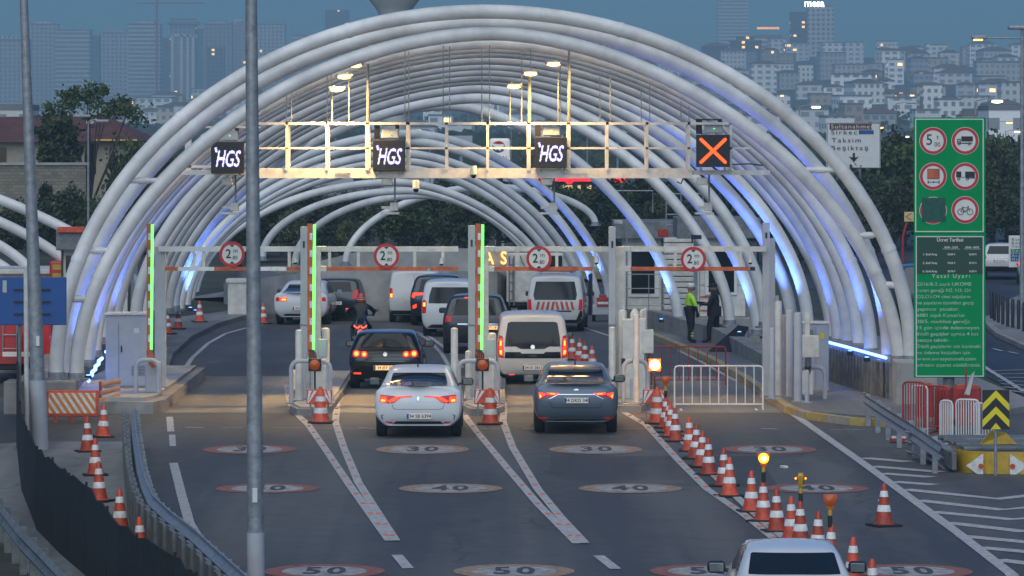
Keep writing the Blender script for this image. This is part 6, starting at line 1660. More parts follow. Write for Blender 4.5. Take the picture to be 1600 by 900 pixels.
# ---- W-beam guard rail at the right
def wbeam(name, lab, pts, z, hgt, m, posts=True, ridges=2, post_gap=1.6, cat='guard rail', side=1, th=.05, pside=None):
    t = thing(name, lab, cat, (pts[0][0], pts[0][1], 0))
    P3 = [Vector((p[0], p[1], 0)) for p in pts]
    prof = []
    nn_ = ridges*4
    for i in range(nn_+1): prof.append((math.cos(i/nn_*math.pi*2*ridges)*-th*side*.5, -hgt/2 + hgt*i/nn_))
    q = MB(); vs = []; N = len(P3)
    for i, p in enumerate(P3):
        d = (P3[min(i+1, N-1)]-P3[max(i-1, 0)]).normalized(); nr = Vector((-d.y, d.x, 0))
        for o_, zz in prof: vs.append(p + nr*o_ + Vector((0,0,z+zz)))
        for o_, zz in prof: vs.append(p + nr*(o_-.006*side) + Vector((0,0,z+zz)))
    K = len(prof); fs = []
    for i in range(N-1):
        for k in range(K-1):
            fs.append((i*2*K+k, i*2*K+k+1, (i+1)*2*K+k+1, (i+1)*2*K+k)); fs.append((i*2*K+K+k, (i+1)*2*K+K+k, (i+1)*2*K+K+k+1, i*2*K+K+k+1))
        fs.append((i*2*K, (i+1)*2*K, (i+1)*2*K+K, i*2*K+K)); fs.append((i*2*K+K-1, i*2*K+2*K-1, (i+1)*2*K+2*K-1, (i+1)*2*K+K-1))
    q.add(vs, fs); q.keep = False; q.build('rail', m, t, smooth=True, world=True, angle=50)
    if posts:
        tot = 0
        for a, b in zip(P3[:-1], P3[1:]):
            L_ = (b-a).length; d = (b-a).normalized(); nr = Vector((-d.y, d.x, 0))
            while tot < L_:
                p = a + d*tot + nr*.09*(pside or -side); w = MB(); w.box((p.x, p.y, (z+hgt/2)/2), (.10,.10,z+hgt/2-.02), math.atan2(d.y, d.x)); w.build('post', m, t, world=True); tot += post_gap
            tot -= L_
    return t
gr = [P2(1351,664), P2(1380,690), P2(1420,722), P2(1462,752)]
gr3 = []
for (px, py, z) in ((1350,622,.62),(1385,645,.62),(1425,668,.64),(1470,697,.66)):
    p = G(px, py, z); gr3.append((p.x, p.y))
wbeam('guard_rail', 'galvanised guard rail with red reflectors leading to the yellow crash cushion', gr3, .56, .32, M['galv'], side=1, pside=1, post_gap=2.1)
for (px, py) in ((1367,636),(1436,673)):
    p = G(px, py, .56); MBt = MB(); MBt.bbox((p.x-.02,p.y-.08,.56), (.08,.03,.05), .005); o = MBt.build('reflector', M['redpaint']); o.parent = [x for x in bpy.data.objects if x.name == 'guard_rail'][0]; o.location = -Vector(o.parent.location)
# crash cushion
cc = thing('crash_cushion', 'yellow crash cushion nose with white diamonds and black rubber top, right edge', 'crash barrier', (8.9, 76, 0))
p0 = G(1497, 742, 0.0)
Yc_ = 78.0
def CX(px): return (px-800)*Yc_/F
def CZ(py): return H-(py-208)*Yc_/F
seg = [(-.0, 1.6),( .10,.55),(.28,.20),(.62,.0),(1.35,-.08),(2.05,.05),(2.5,.5),(2.6,1.5)]
x0 = CX(1494); zt_, zb_ = CZ(706), CZ(750)
q = MB(); vs = []
for dx, dy in seg: vs += [(x0+dx, Yc_+dy, zb_+.03*abs(dx-1.3)), (x0+dx, Yc_+dy, zt_)]
for dx, dy in seg: vs += [(x0+dx+(.02 if dx < 1.2 else -.02), Yc_+dy+.05, zb_), (x0+dx, Yc_+dy+.05, zt_)]
n = len(seg); fs = []
for i in range(n-1): fs += [(2*i,2*i+2,2*i+3,2*i+1),(2*n+2*i,2*n+2*i+1,2*n+2*i+3,2*n+2*i+2),(2*i+1,2*i+3,2*n+2*i+3,2*n+2*i+1),(2*i,2*n+2*i,2*n+2*i+2,2*i+2)]
fs += [(0,1,2*n+1,2*n),(2*n-2,4*n-2,4*n-1,2*n-1)]
q.add(vs, fs); q.build('nose_panel', M['yellow_worn'], cc, smooth=True, world=True, angle=50)
q = MB(); zc = (zt_+zb_)/2; yy = Yc_-.10
a_ = CX(1510)-.0; b_ = CX(1536.5)
q.add([(CX(1510),Yc_+.075,zc),(CX(1536),Yc_-.035,zt_-.03),(CX(1536),Yc_-.035,zb_+.03)], [(0,2,1)]); q.build('diamond', M['cone_white'], cc, world=True); q = MB(); q.add([(CX(1606),Yc_-.06,zc),(CX(1577),Yc_-.10,zt_-.03),(CX(1577),Yc_-.10,zb_+.03)], [(0,1,2)])
q.build('diamond', M['cone_white'], cc, world=True)
q = MB(); disc(q, CX(1532), Yc_-.06, zc, .05, 18); disc(q, CX(1581), Yc_-.115, zc, .05, 18); q.build('reflector', M['amber_lens'], cc, world=True)
q = MB()
for k in range(5):
    q.bbox((x0+1.35, Yc_+.7+.65*k, zt_+.03+.02*(k % 2)), (2.35+.1*k,.58,.07), .02, rz=.03*(-1)**k)
q.build('rubber_top', M['galv_dark'], cc, world=True)
q = MB()
for k in range(6): q.bbox((x0-.02-.03*k, Yc_+.5+.5*k, zt_-.2-.0*k), (.10,.46,.34), .02, rz=.06)
q.build('side_fenders', M['galv_dark'], cc, world=True)
q = MB()
for k, x in enumerate((x0+.3, x0+1.0, x0+1.75, x0+2.3)): q.bb((x-.05, Yc_+.4, 0), (x+.05, Yc_+.5, zb_+.1))
q.bb((x0+.2,Yc_+.35,.0),(x0+2.4,Yc_+3.2,.07)); q.build('ground_frame', M['black'], cc, world=True)
q = MB(); q.add([(x0+.55,Yc_+.9,zt_+.07),(x0+.75,Yc_+.8,zt_+.34),(x0+1.05,Yc_+.9,zt_+.28),(x0+1.25,Yc_+.9,zt_+.08),(x0+.55,Yc_+1.0,zt_+.07),(x0+.75,Yc_+.9,zt_+.34),(x0+1.05,Yc_+1.0,zt_+.28),(x0+1.25,Yc_+1.0,zt_+.08)], [(0,1,2,3),(7,6,5,4),(0,4,5,1),(1,5,6,2),(2,6,7,3)]); q.build('torn_yellow_flap', M['yellow_worn'], cc, world=True)
# three curved rails at its left
tr = thing('thrie_beam', 'short stack of three bent grey rails joining the guard rail to the yellow cushion', 'guard rail', (CX(1448), 80, 0))
for k in range(3):
    q = MB(); z = CZ(700+16*k)
    pts = [(CX(1448),81.6,z+.05),(CX(1462),81.0,z+.04),(CX(1480),80.0,z-.02),(CX(1496),78.8,z-.14)]
    q.tube(pts, .085, 8, flat=.4); q.build('rail', M['galv'], tr, smooth=True, world=True)
MB().bb((CX(1447),81.4,0.0),(CX(1452),81.6,CZ(692))).build('post', M['galv_dark'], tr, world=True)
# chevron board
Yb = 77.6; cx = (1556-800)*Yb/F; cz = H-(640-208)*Yb/F; t = thing('chevron_board', 'black board with two yellow upward chevrons above the crash cushion', 'road sign', (cx, Yb, 0))
s_ = Yb/F; w2, h2 = 21*s_, 31*s_
MB().bbox((0,0,cz), (w2*2,.03,h2*2), .01).build('board', M['signblack'], t)
q = MB()
def chev(zt, th, half, clipb=None):
    q.add([(-half,-.0175,zt-half*1.02),(0,-.0175,zt),(half,-.0175,zt-half*1.02),(half,-.0175,zt-half*1.02-th),(0,-.0175,zt-th),(-half,-.0175,zt-half*1.02-th)], [(0,1,4,5),(1,2,3,4)])
chev(cz+h2-.01, .135, w2-.002); chev(cz+h2-.31, .135, w2-.002)
q.add([(-.10,-.0175,cz-h2+.004),(0,-.0175,cz-h2+.125),(.10,-.0175,cz-h2+.004)], [(0,2,1)])
q.build('chevrons', M['yellow'], t)
MB().cyl((0,.04,0),(0,.04,cz), .03, n=10).build('post', M['galv'], t, smooth=True)

# ---- left metal barrier and mesh fence
lg = [G(207,640,.8), G(210,675,.8), G(218,729,.8), G(226,757,.8), G(236,779,.8), G(262,803,.8), G(300,832,.8), G(336,865,.8), G(373,898,.8), G(430,950,.8)]
t = wbeam('guard_rail', 'weathered thrie-beam barrier curving down from the kerb block on the left', [(p.x, p.y) for p in lg], .52, .56, M['galv'], posts=True, ridges=3, post_gap=.85, side=-1, th=.09)
q = MB()
for i, (a_, b_) in enumerate(poly_len([(p.x-.13, p.y) for p in lg], .55)): q.wall([a_+Vector((-.05 if i%2 else 0,0)), b_+Vector((-.05 if i%2 else 0,0))], 1.25, .05, -.5)
q.build('back_plates', M['galv_dark'], t, world=True)
MB().tube([(p.x+.03, p.y, .84) for p in lg], .018, 6).build('top_wire', M['galv'], t, world=True)
fe = [G(28,560), G(27,640), G(27,700), G(34,765), G(58,828), G(95,866), G(135,900), Vector((-5.1,54,0)), Vector((-4.05,50,0)), Vector((-3.4,46.5,0)), Vector((-2.9,43,0))]
fe2 = []
for a, b in zip(fe[:-1], fe[1:]):
    for k in range(6): fe2.append(a.lerp(b, k/6))
fe2.append(fe[-1])
t = thing('mesh_fence', 'black mesh fence curving across the lower left corner', 'fence', tuple(fe2[0]))
hts = [1.30 + .03*math.sin(i*2.1) + (.025 if i % 2 else -.01) for i in range(len(fe2))]
m_net = mat('black netting', (.010,.013,.014), .9, noise=.5, scale=5, bump=.4)
MB().wall([(p.x, p.y) for p in fe2], hts, .02).build('netting', m_net, t, world=True)
for i in range(0, len(fe2), 4):
    p = fe2[i]; MB().cyl((p.x, p.y, 0), (p.x, p.y, hts[i]+.06), .02, n=6).build('post', M['black'], t, world=True)
# guard rail in the lower left corner
lb2 = [G(-40,740,.7), G(0,790,.7), G(30,828,.7), G(60,858,.7), G(100,900,.7), G(150,950,.7)]
wbeam('guard_rail', 'dark guard rail crossing the bottom left corner below the mesh fence', [(p.x, p.y) for p in lb2], .55, .32, M['galv_dark'], ridges=2, side=-1)
q = MB(); q.sheet([(-30,84),tuple(P2(-60,760)), tuple(P2(0,845)), tuple(P2(60,915)), (-5.5,42), (-30,42)], .006); struct(q.build('verge', M['earth']))
cl = MB()
for k in range(1500):
    u = rnd.random(); y = 50+ 18*u; x = -9.3 - (y-55)*.25 - rnd.random()*3.0 + (rnd.random()-.5); h_ = rnd.uniform(.05,.2); a_ = rnd.random()*6.28; w_ = .012
    cl.add([(x-w_,y,0),(x+w_,y,0),(x+math.cos(a_)*.08,y+math.sin(a_)*.08,h_)], [(0,1,2)])
tag(cl.build('grass', mat('dry grass', (.055,.065,.028), .9, noise=.4, scale=3)), 'rough dry grass in the bottom left corner', None, kind='stuff')

# ================================================================ SIGNS
def sroadsign(mb_red, mb_wht, x, y, z, r):
    disc(mb_wht, x, y-.0, z, r, 40); disc(mb_red, x, y-.004, z, r*.965, 40, r*.76)
Yg = 92.0; sg_ = F/Yg
gX = lambda px: (px-800)/sg_; gZ = lambda py: H-(py-208)/sg_
t = thing('green_board', 'tall green board with six round prohibition signs above a tariff table and legal text', 'road sign', (gX(1484), Yg, 0))
q = MB(); q.bbox((gX(1484), Yg+.03, gZ(274.5)), ((1539-1427)/sg_, .05, (365-183)/sg_), .012); q.build('upper_panel', M['green_sign'], t, world=True)
q = MB(); q.bbox((gX(1484), Yg+.03, gZ(478)), ((1540-1428)/sg_, .05, (591-367)/sg_), .012); q.build('lower_panel', M['green_sign'], t, world=True)
def frame(mb, x0, x1, y0, y1, w, Y):
    for a, b, c, d in ((x0,y0,x1,y0+w),(x0,y1-w,x1,y1),(x0,y0+w,x0+w,y1-w),(x1-w,y0+w,x1,y1-w)): mb.add([(gX(a),Y,gZ(d)),(gX(c),Y,gZ(d)),(gX(c),Y,gZ(b)),(gX(a),Y,gZ(b))], [(0,1,2,3)])
q = MB(); frame(q, 1430,1537,185.5,362.5,1.5,Yg+.003); frame(q, 1431,1537,369,588.5,1.5,Yg+.003); q.build('border', M['signwhite'], t, world=True)
qr, qw, qb, qo = MB(), MB(), MB(), MB()
rs = 21.5/sg_
C = [(1458,220),(1508,220),(1458,275.5),(1508,275.5),(1458,329),(1508,328)]
for px, py in C: sroadsign(qr, qw, gX(px), Yg-.001, gZ(py), rs)
yb = Yg-.008
add_text(qb, '5', gX(1452), yb, gZ(219), .34, sx=.95); add_text(qb, '00', gX(1464.5), yb, gZ(226), .14); add_text(qb, 't', gX(1465), yb, gZ(214), .15)
def rb(px0, py0, px1, py1, mb=qb, y=yb): mb.add([(gX(px0),y,gZ(py1)),(gX(px1),y,gZ(py1)),(gX(px1),y,gZ(py0)),(gX(px0),y,gZ(py0))], [(0,1,2,3)])
rb(1502,213,1520,221); rb(1496,223,1519,224.5); rb(1495.5,217,1501,218.3); rb(1495.5,217,1496.7,224); rb(1496,220.3,1501,221.3); rb(1499.8,217,1501,223)
for px in (1498.5,1514.5): disc(qb, gX(px), yb, gZ(224.8), .034, 14, .018)
rb(1449.5,264.5,1467.5,279, qo); rb(1449,263.8,1468,264.5); rb(1449,279,1468,279.7); rb(1449,263.8,1449.7,279.7); rb(1467.3,263.8,1468,279.7)
rb(1451,284,1467,285); rb(1449.5,282,1451,287); rb(1466.5,282,1468,287); disc(qb, gX(1458.7), yb, gZ(284.5), .02, 10)
rb(1494,268,1502,277); rb(1508,268,1522,277); rb(1521.5,269.5,1523,279); rb(1509,277.5,1523,278.8); rb(1501,276.5,1509,277.2)
for px in (1498,1511.5): disc(qb, gX(px), yb, gZ(279.5), .034, 14, .018)
for px in (1501,1515.5): disc(qb, gX(px), yb, gZ(331), .072, 22, .058)
def ln(a, b, w=.012):
    A_, B_ = Vector((gX(a[0]), gZ(a[1]))), Vector((gX(b[0]), gZ(b[1]))); d = (B_-A_).normalized(); n_ = Vector((-d.y, d.x))*w/2
    qb.add([(p.x, yb, p.y) for p in (A_+n_, A_-n_, B_-n_, B_+n_)], [(0,1,2,3)])
for a, b in (((1501,331),(1504,324.5)),((1504,324.5),(1512.5,324.5)),((1504.5,325),(1508,331)),((1508,331),(1513,324.5)),((1508,331),(1501,331)),((1512,322),(1515.5,331)),((1502.5,323.5),(1505.5,323.5)),((1511.5,322),(1514,322.5)),((1508,331),(1510,331))): ln(a, b)
qo2 = MB(); rb(1440.5,309,1477.5,346.5, qo2, Yg-.010)
qw.build('sign_face', M['signwhite'], t, world=True); qr.build('sign_ring', M['red'], t, world=True); qb.build('sign_symbols', M['signblack'], t, world=True); qo.build('orange_plate', M['orange_paint'], t, world=True); qo2.build('cover_patch', mat('cover patch', (.004,.075,.055), .5, noise=.25, scale=9), t, world=True)
q = MB(); rb(1432.5,370.5,1535.5,428, q, Yg-.002); q.build('tariff_panel', M['dark_green'], t, world=True)
q = MB(); yt = Yg-.006
add_text(q, 'Ücret Tarifesi', gX(1484.5), yt, gZ(375), .105, bold=.002)
for s_, px, py, sz in (('05:00 - 23:59',1486,386.5,.056),('00:00 - 04:59',1519,386.5,.056),('1. Sınıf Araç',1453,397.5,.066),('53,00 ₺',1486.5,397.5,.056),('26,50 ₺',1520,397.5,.056),('2. Sınıf Araç',1453,411,.066),('79,50 ₺',1486.5,411,.056),('39,75 ₺',1520,411,.056),('6. Sınıf Araç',1453,424,.066),('20,70 ₺',1486.5,424,.056),('10,35 ₺',1520,424,.056)):
    add_text(q, s_, gX(px), yt, gZ(py), sz, bold=.0015)
rb(1472.5,388.8,1499.5,389.3, q, yt); rb(1506,388.8,1532,389.3, q, yt)
q.build('tariff_lettering', M['signwhite'], t, world=True)
q = MB(); add_text(q, 'Yasal Uyarı', gX(1486), yt, gZ(431.5), .125, space=1.45)
lines = ['2016/8-2 sayılı UKOME','kararı gereği N2, N3, O1','O2,O3,O4 cinsi taşıtların','ve yayaların tünelden geçiş','yapması  yasaktır.','6001 sayılı Kanun\'un','30/5. maddesi gereği;','15 gün içinde ödenmeyen','ihlalli geçişler ayrıca 4 kat','cezaya tabidir.','İhlalli geçişlerin izin kontrolü','ve ödeme koşulları için','www.avrasyatuneli.com','adresini ziyaret edebilirsiniz.']
ends = [1518,1516,1516,1521,1499,1507,1516,1529.5,1529,1483.5,1532,1515.5,1524.5,1532]
q.build('legal_heading', M['signwhite'], t, world=True)
for i, (s_, e_) in enumerate(zip(lines, ends)):
    q = MB()
    vs, fs = text_mesh(s_, .10, align='LEFT'); x1 = max(v.x for v in vs); x0_ = min(v.x for v in vs)
    wpx = (gX(e_)-gX(1433)); k_ = wpx/(x1-x0_); z_ = gZ(444.2+9.72*i)
    q.add([(gX(1433)+(v.x-x0_)*k_, yt, z_+v.y*1.08) for v in vs], fs); q.build('legal_line', mat('faded white lettering', (.42,.60,.48), .5, noise=.3, scale=4), t, world=True)
MB().cyl((gX(1484), Yg+.20, 0), (gX(1484), Yg+.20, gZ(250)), .125, n=20).build('post', M['galv_dark'], t, smooth=True, world=True)
# white direction sign
Yd = 215.0; w = lambda px, py: W(px, py, Yd)
t = thing('direction_sign', 'white direction sign reading Sultanahmet, Sirkeci, Taksim, Beşiktaş behind the big arch', 'road sign', tuple(w(1334,262)))
a, b = w(1291,192), w(1376,263); c = w(1334, 227)
MB().bbox(tuple((a+b)/2), (b.x-a.x,.06,a.z-b.z), .04).build('panel', M['signwhite'], t, world=True)
def rect(mb, x0, y0, x1, y1, y=Yd-.05): A_, B_ = w(x0,y0), w(x1,y1); mb.add([(A_.x,y,B_.z),(B_.x,y,B_.z),(B_.x,y,A_.z),(A_.x,y,A_.z)], [(0,1,2,3)])
q = MB(); rect(q,1296,193.5,1362,202.5); q.build('brown_strip', mat('sign brown', (.10,.035,.02), .5, noise=.05), t, world=True)
q = MB(); rect(q,1342,203.5,1365,209.5); q.build('blue_strip', M['sign_blue'], t, world=True)
q = MB()
for s_, px, py, sz, st_ in (('Sirkeci',1298,207,.42,1.5),('Taksim',1299,219.5,.42,1.35),('Beşiktaş',1298,231.5,.42,1.3)):
    A_ = w(px, py); add_text(q, s_, A_.x, Yd-.055, A_.z, sz*.78, align='LEFT', space=1.25, sx=1.35)
A_ = w(1334,0).x; z0 = w(0,248).z; 
for P_l in ([(-.06,.30),(.06,.30),(.06,.0),(-.06,.0)],): q.add([(A_+x,Yd-.055,z0-.0+z) for x,z in P_l], [(0,1,2,3)])
q.add([(A_-.26,Yd-.055,z0+.12),(A_,Yd-.055,z0-.18),(A_+.26,Yd-.055,z0+.12),(A_,Yd-.055,z0+.04)], [(0,1,3),(1,2,3)])
q.build('lettering', M['signblack'], t, world=True)
q = MB(); A_ = w(1298,198); add_text(q, 'Sultanahmet', A_.x, Yd-.06, A_.z, .30, align='LEFT', space=1.2, sx=1.22); 
fr = MB(); 
for (x0_, y0_, x1_, y1_) in ((1292,192.2,1375,192.9),(1292,262,1375,262.7),(1292,192.2,1292.7,262.7),(1374.5,192.2,1375.2,262.7)): rect(fr,x0_,y0_,x1_,y1_,Yd-.045)
q.build('brown_lettering', M['signwhite'], t, world=True); fr.build('border', M['signblack'], t, world=True)
q = MB(); 
for px in (1318,1343): A_ = w(px, 263); q.cyl((A_.x, Yd+.1, 0), (A_.x, Yd+.1, A_.z+1.5), .10, n=10)
q.build('post', M['galv'], t, world=True)
# blue sign seen from the back at left
Yl = 93.0; t = thing('blue_sign', 'blue sign back with three dark rails behind the leaning mast, left edge', 'road sign', (W(52,520,Yl).x, Yl, 0), R(0))
a, b = W(-4,433,Yl), W(104,508,Yl)
MB().bbox(tuple((a+b)/2), (b.x-a.x,.04,a.z-b.z), .015).build('panel', M['sign_blue'], t, world=True)
q = MB()
for py in (452.5,471.5,490.5): A_, B_ = W(22,py,Yl), W(79,py,Yl); q.bb((A_.x,Yl-.06,A_.z-.018),(B_.x,Yl-.022,A_.z+.018))
q.build('rail', M['signblack'], t, world=True)
A_ = W(7.5,445,Yl); MB().bb((A_.x-.045,Yl-.026,A_.z-.17),(A_.x+.045,Yl-.021,A_.z+.10)).build('sticker', M['grey_cab'], t, world=True)
q = MB(); q.cyl((W(30,500,Yl).x, Yl+.06, 0), (W(30,500,Yl).x, Yl+.06, a.z), .04, n=8); q.build('post', M['galv_dark'], t, world=True)
# direction sign at the right edge
Ys = 175.0; t = thing('direction_sign', 'white green and blue direction sign with a left arrow cut by the right edge', 'road sign', (W(1600,420,Ys).x, Ys, 0))
a, b = W(1576,368,Ys), W(1640,418,Ys); MB().bbox(tuple((a+b)/2), (b.x-a.x,.06,a.z-b.z), .03).build('panel', M['signwhite'], t, world=True)
def rect2(mb, x0, y0, x1, y1, y=Ys-.05): A_, B_ = W(x0,y0,Ys), W(x1,y1,Ys); mb.add([(A_.x,y,B_.z),(B_.x,y,B_.z),(B_.x,y,A_.z),(A_.x,y,A_.z)], [(0,1,2,3)])
q = MB(); rect2(q,1579,389,1638,395); q.build('green_strip', M['green_sign'], t, world=True)
q = MB(); rect2(q,1579,396,1638,408); q.build('blue_strip', M['sign_blue'], t, world=True)
q = MB(); q2 = MB()
for s_, py, mb in (('Kumkapı',374,q),('Koşuyolu',379.5,q),('Yenikapı',385,q),('Çevreyolu',392,q2),('Atatürk',399.5,q2),('Havalimanı',405,q2)): A_ = W(1580.5,py,Ys); add_text(mb, s_, A_.x, Ys-.06, A_.z, .16, align='LEFT', space=1.3, sx=1.2)
A_ = W(1588,413,Ys); q.add([(A_.x,Ys-.055,A_.z),(A_.x+.12,Ys-.055,A_.z+.09),(A_.x+.12,Ys-.055,A_.z-.09)], [(0,1,2)]); q.bb((A_.x+.1,Ys-.056,A_.z-.02),(A_.x+1.0,Ys-.052,A_.z+.02))
q.build('lettering', M['signblack'], t, world=True); q2.build('white_lettering', M['signwhite'], t, world=True)
MB().cyl((W(1605,0,Ys).x,Ys+.1,0),(W(1605,0,Ys).x,Ys+.1,a.z), .08, n=8).build('post', M['galv'], t, world=True)
# small red/white chevron near the green board
Yq = 190.0; t = thing('chevron_sign', 'small sign with a red left chevron on a red pole beside the green board', 'road sign', (W(1421,338,Yq).x, Yq, 0))
a, b = W(1413,331,Yq), W(1429,346,Yq); MB().bb((a.x,Yq,b.z),(b.x,Yq+.05,a.z)).build('panel', mat('cream sign', (.6,.5,.2), .5, noise=.05), t, world=True)
q = MB(); c = (a+b)/2; q.add([(c.x+.13,Yq-.01,c.z+.16),(c.x-.12,Yq-.01,c.z),(c.x+.13,Yq-.01,c.z-.16),(c.x+.05,Yq-.01,c.z-.16),(c.x-.2,Yq-.01,c.z),(c.x+.05,Yq-.01,c.z+.16)], [(0,5,4,1),(1,4,3,2)]); q.build('chevron', M['red'], t, world=True)
MB().tube([(W(1410,400,Yq).x,Yq+.08,0),(W(1411,370,Yq).x,Yq+.08,W(0,370,Yq).z),(W(1418,350,Yq).x,Yq+.08,W(0,345,Yq).z)], .06, 8).build('pole', M['redpaint'], t, world=True)
# bollards on the far pavement
sp = [P2(1543,500), P2(1560,522), P2(1610,545), P2(1680,555), P2(1680,455), P2(1600,462), P2(1572,475)]
struct(MB().slab(sp, -.02, .12).build('pavement_island', M['pavement']))
kk = MB(); kk.wall([P2(1541,500), P2(1548,515), P2(1562,527), P2(1610,549), P2(1690,560)], .14, .22); struct(kk.build('kerb_far', M['concrete']))
for i, (px, py) in enumerate(((1549,498),(1554,501),(1560,504),(1574.5,510),(1582.5,512),(1591.5,514),(1600,518),(1610,522),(1567,507))):
    g = G(px, py, .12); t = thing('bollard', 'dark bollard on the far right pavement, %s' % (['leftmost','second from left','third from left','','','','','','fourth from left'][i] + ' of the crowded left part' if px < 1570 else (['third','fourth','second','at the edge, second','last'][i-4 if i-4 < 5 else 0] + ' in the spaced right part')), 'bollard', tuple(g), 0, 'dark bollards on the far right pavement')
    MB().lathe([(.055,0),(.055,.88),(.04,.93),(0,.94)], (0,0,0), 10).build('post', M['black'], t, smooth=True)
# litter
for px, py, w_, lab in ((1225,731,.085,'crumpled white paper on the closed lane'),(1374,784,.03,'tiny scrap of white litter near the lone cone')):
    g = G(px, py); q = MB(); q.bbox((g.x,g.y,.02), (w_*1.2,w_*2,.05), .012, rz=.4); tag(q.build('litter', M['cone_white']), lab, 'litter')
g = G(1225,731)

# ================================================================ TOLL BOOTHS
def booth(px0, px1, pyt, pyb, Y, lab, zf=None, win=None, roof=True, dark=True, dep=3.0):
    a, b = W(px0, pyt, Y), W(px1, pyb, Y); t = thing('toll_booth', lab, 'booth', ((a.x+b.x)/2, Y, b.z))
    w_, h_ = b.x-a.x, a.z-b.z
    MB().bbox((0,dep/2,h_/2), (w_,dep,h_), .03).build('cabin', M['cream'], t)
    return t, w_, h_
t, w_, h_ = booth(1090, 1165, 366, 495, 134, 'white toll booth with dark window and orange dashes behind the officers')
MB().bbox((-.10,1.4,h_+.20), (w_+1.15,3.6,.66), .03).build('roof', M['galv_dark'], t)
MB().bbox((-.02,-.02,h_-1.18), (1.02,.08,1.55), .01).build('window_frame', M['white_tube'], t)
MB().bb((-.42,-.075,h_-1.86),(.40,-.062,h_-.46)).build('window_pane', M['glass'], t)
MB().bb((-.72,-.02,-.1),(-.70,-.015,h_)).build('corner', M['galv_dark'], t)
q = MB()
for i in range(3): q.bb((-.69,-.035,.62-.22*i),(-.34,-.022,.67-.22*i))
q.build('orange_dashes', M['orange'], t)
MB().bb((w_/2-.002,.0,-.1),(w_/2+.36,.5,h_-.2)).build('side_panel', M['galv_dark'], t)
MB().bbox((.1,1.6,-.22), (w_+1.7,4.0,.42), .03).build('platform', M['concrete'], t)
MB().bb((-.69,-.03,1.02),(.68,-.021,1.035)).build('panel_joint', M['galv_dark'], t)
t, w_, h_ = booth(975, 1042, 370, 492, 147, 'second white toll booth with railings, left of the one behind the officers')
MB().bbox((0,1.4,h_+.25), (w_+.7,3.8,.62), .03).build('roof', M['galv_dark'], t)
MB().bbox((-.06,-.02,h_-1.25), (1.10,.08,1.75), .01).build('window_frame', M['white_tube'], t)
MB().bb((-.50,-.075,h_-2.0),(.32,-.062,h_-.42)).build('window_pane', M['glass'], t)
MB().bb((.56,-.03,-.1),(.92,-.005,h_)).build('side_panel', M['galv_dark'], t)
q = MB()
for z in (.35,.95,1.45): q.cyl((-.75,-.5,z),(1.0,-.5,z), .018, n=6)
for x in (-.75,.1,1.0): q.cyl((x,-.5,-.4),(x,-.5,1.45), .02, n=6)
q.build('railing', M['galv'], t)
MB().bbox((.3,1.2,-.02), (w_+1.6,4.0,.22), .03).build('platform', M['concrete'], t)
# stacked white louvres and small scaffold between the booths
g = W(1062, 485, 141); t = thing('equipment_tower', 'white louvred equipment block with a ladder frame between the two right booths', 'equipment', tuple(g))
q = MB()
for k_ in range(13): q.bbox((0,.6,.1+k_*.19), (1.05,1.0,.16), .02)
q.build('louvres', M['cream'], t)
q = MB()
for x in (-.45,.05): q.cyl((x,.2,2.5),(x,.2,4.1), .025, n=6)
for z in (2.9,3.25,3.6,3.95): q.cyl((-.45,.2,z),(.05,.2,z), .02, n=6)
q.tube([(.05,.2,3.95),(.7,.2,3.95),(.8,.2,3.85),(.8,.2,2.9)], .025, 6); q.tube([(-.9,.3,3.3),(-.9,.3,4.05),(-2.6,.3,4.05)], .025, 6); q.build('ladder_frame', M['galv'], t)
MB().bbox((-.55,.3,2.62), (.35,.4,.28), .02).build('red_box', M['redpaint'], t)
g = W(966, 380, 138); t = thing('camera', 'white camera on a mast beside the second booth', 'camera', tuple(g)); MB().cyl((.28,0,-3.2),(.28,0,.9), .03, n=6).build('mast', M['galv'], t); MB().bbox((0,0,.15+.55), (.16,.34,.13), .03, rz=.5).build('housing', M['cream'], t)
g = W(1088, 373, 121); t = thing('camera', 'black camera bracket under the roof of the booth behind the officers', 'camera', tuple(g)); MB().bbox((0,0,.05), (.30,.25,.12), .02).build('housing', M['black'], t); MB().bbox((-.12,0,.0), (.05,.05,.25), .01).build('bracket', M['black'], t)
t, w_, h_ = booth(96, 200, 385, 497, 116, 'toll booth with an orange-edged roof behind the left arch feet')
MB().bbox((-.05,1.2,h_-.0+.18), (w_+.1,3.4,.55), .03).build('roof', M['galv_dark'], t); MB().bbox((-.6,-.55,h_+.48), (.75,.1,.16), .01).build('roof_stripe', M['orange'], t)
MB().bb((-.93,-.05,.0),(-.88,-.01,h_)).build('corner_post', M['black'], t)
MB().bb((.50,-.05,.75),(.84,-.01,1.9)).build('window_pane', M['glass'], t); MB().bbox((.67,-.015,1.32), (.55,.03,1.40), .01).build('window_frame', M['white_tube'], t)
MB().bb((-.80,-.05,1.15),(-.65,-.01,1.75)).build('window_pane', M['glass'], t)
MB().bb((.45,-.04,.02),(.80,-.01,.07)).build('orange_dash', M['orange'], t); MB().bb((.93,-.05,-.5),(1.0,.05,h_)).build('downpipe', M['black'], t)
t, w_, h_ = booth(-40, 100, 425, 575, 124, 'long cream building wall behind the red truck at the left edge')
MB().bb((-.2,-.04,.2),(.2,-.01,1.6)).build('door', M['grey_cab'], t); MB().bbox((0,1.3,h_+.02), (w_+.3,3.3,.14), .02).build('roof', M['cream'], t)
t, w_, h_ = booth(30, 96, 495, 590, 108, 'white low housing beside the fire truck at the left')
MB().bb((-w_/2,-.03,.25),(w_/2,-.01,.32)).build('skirting', M['galv_dark'], t)
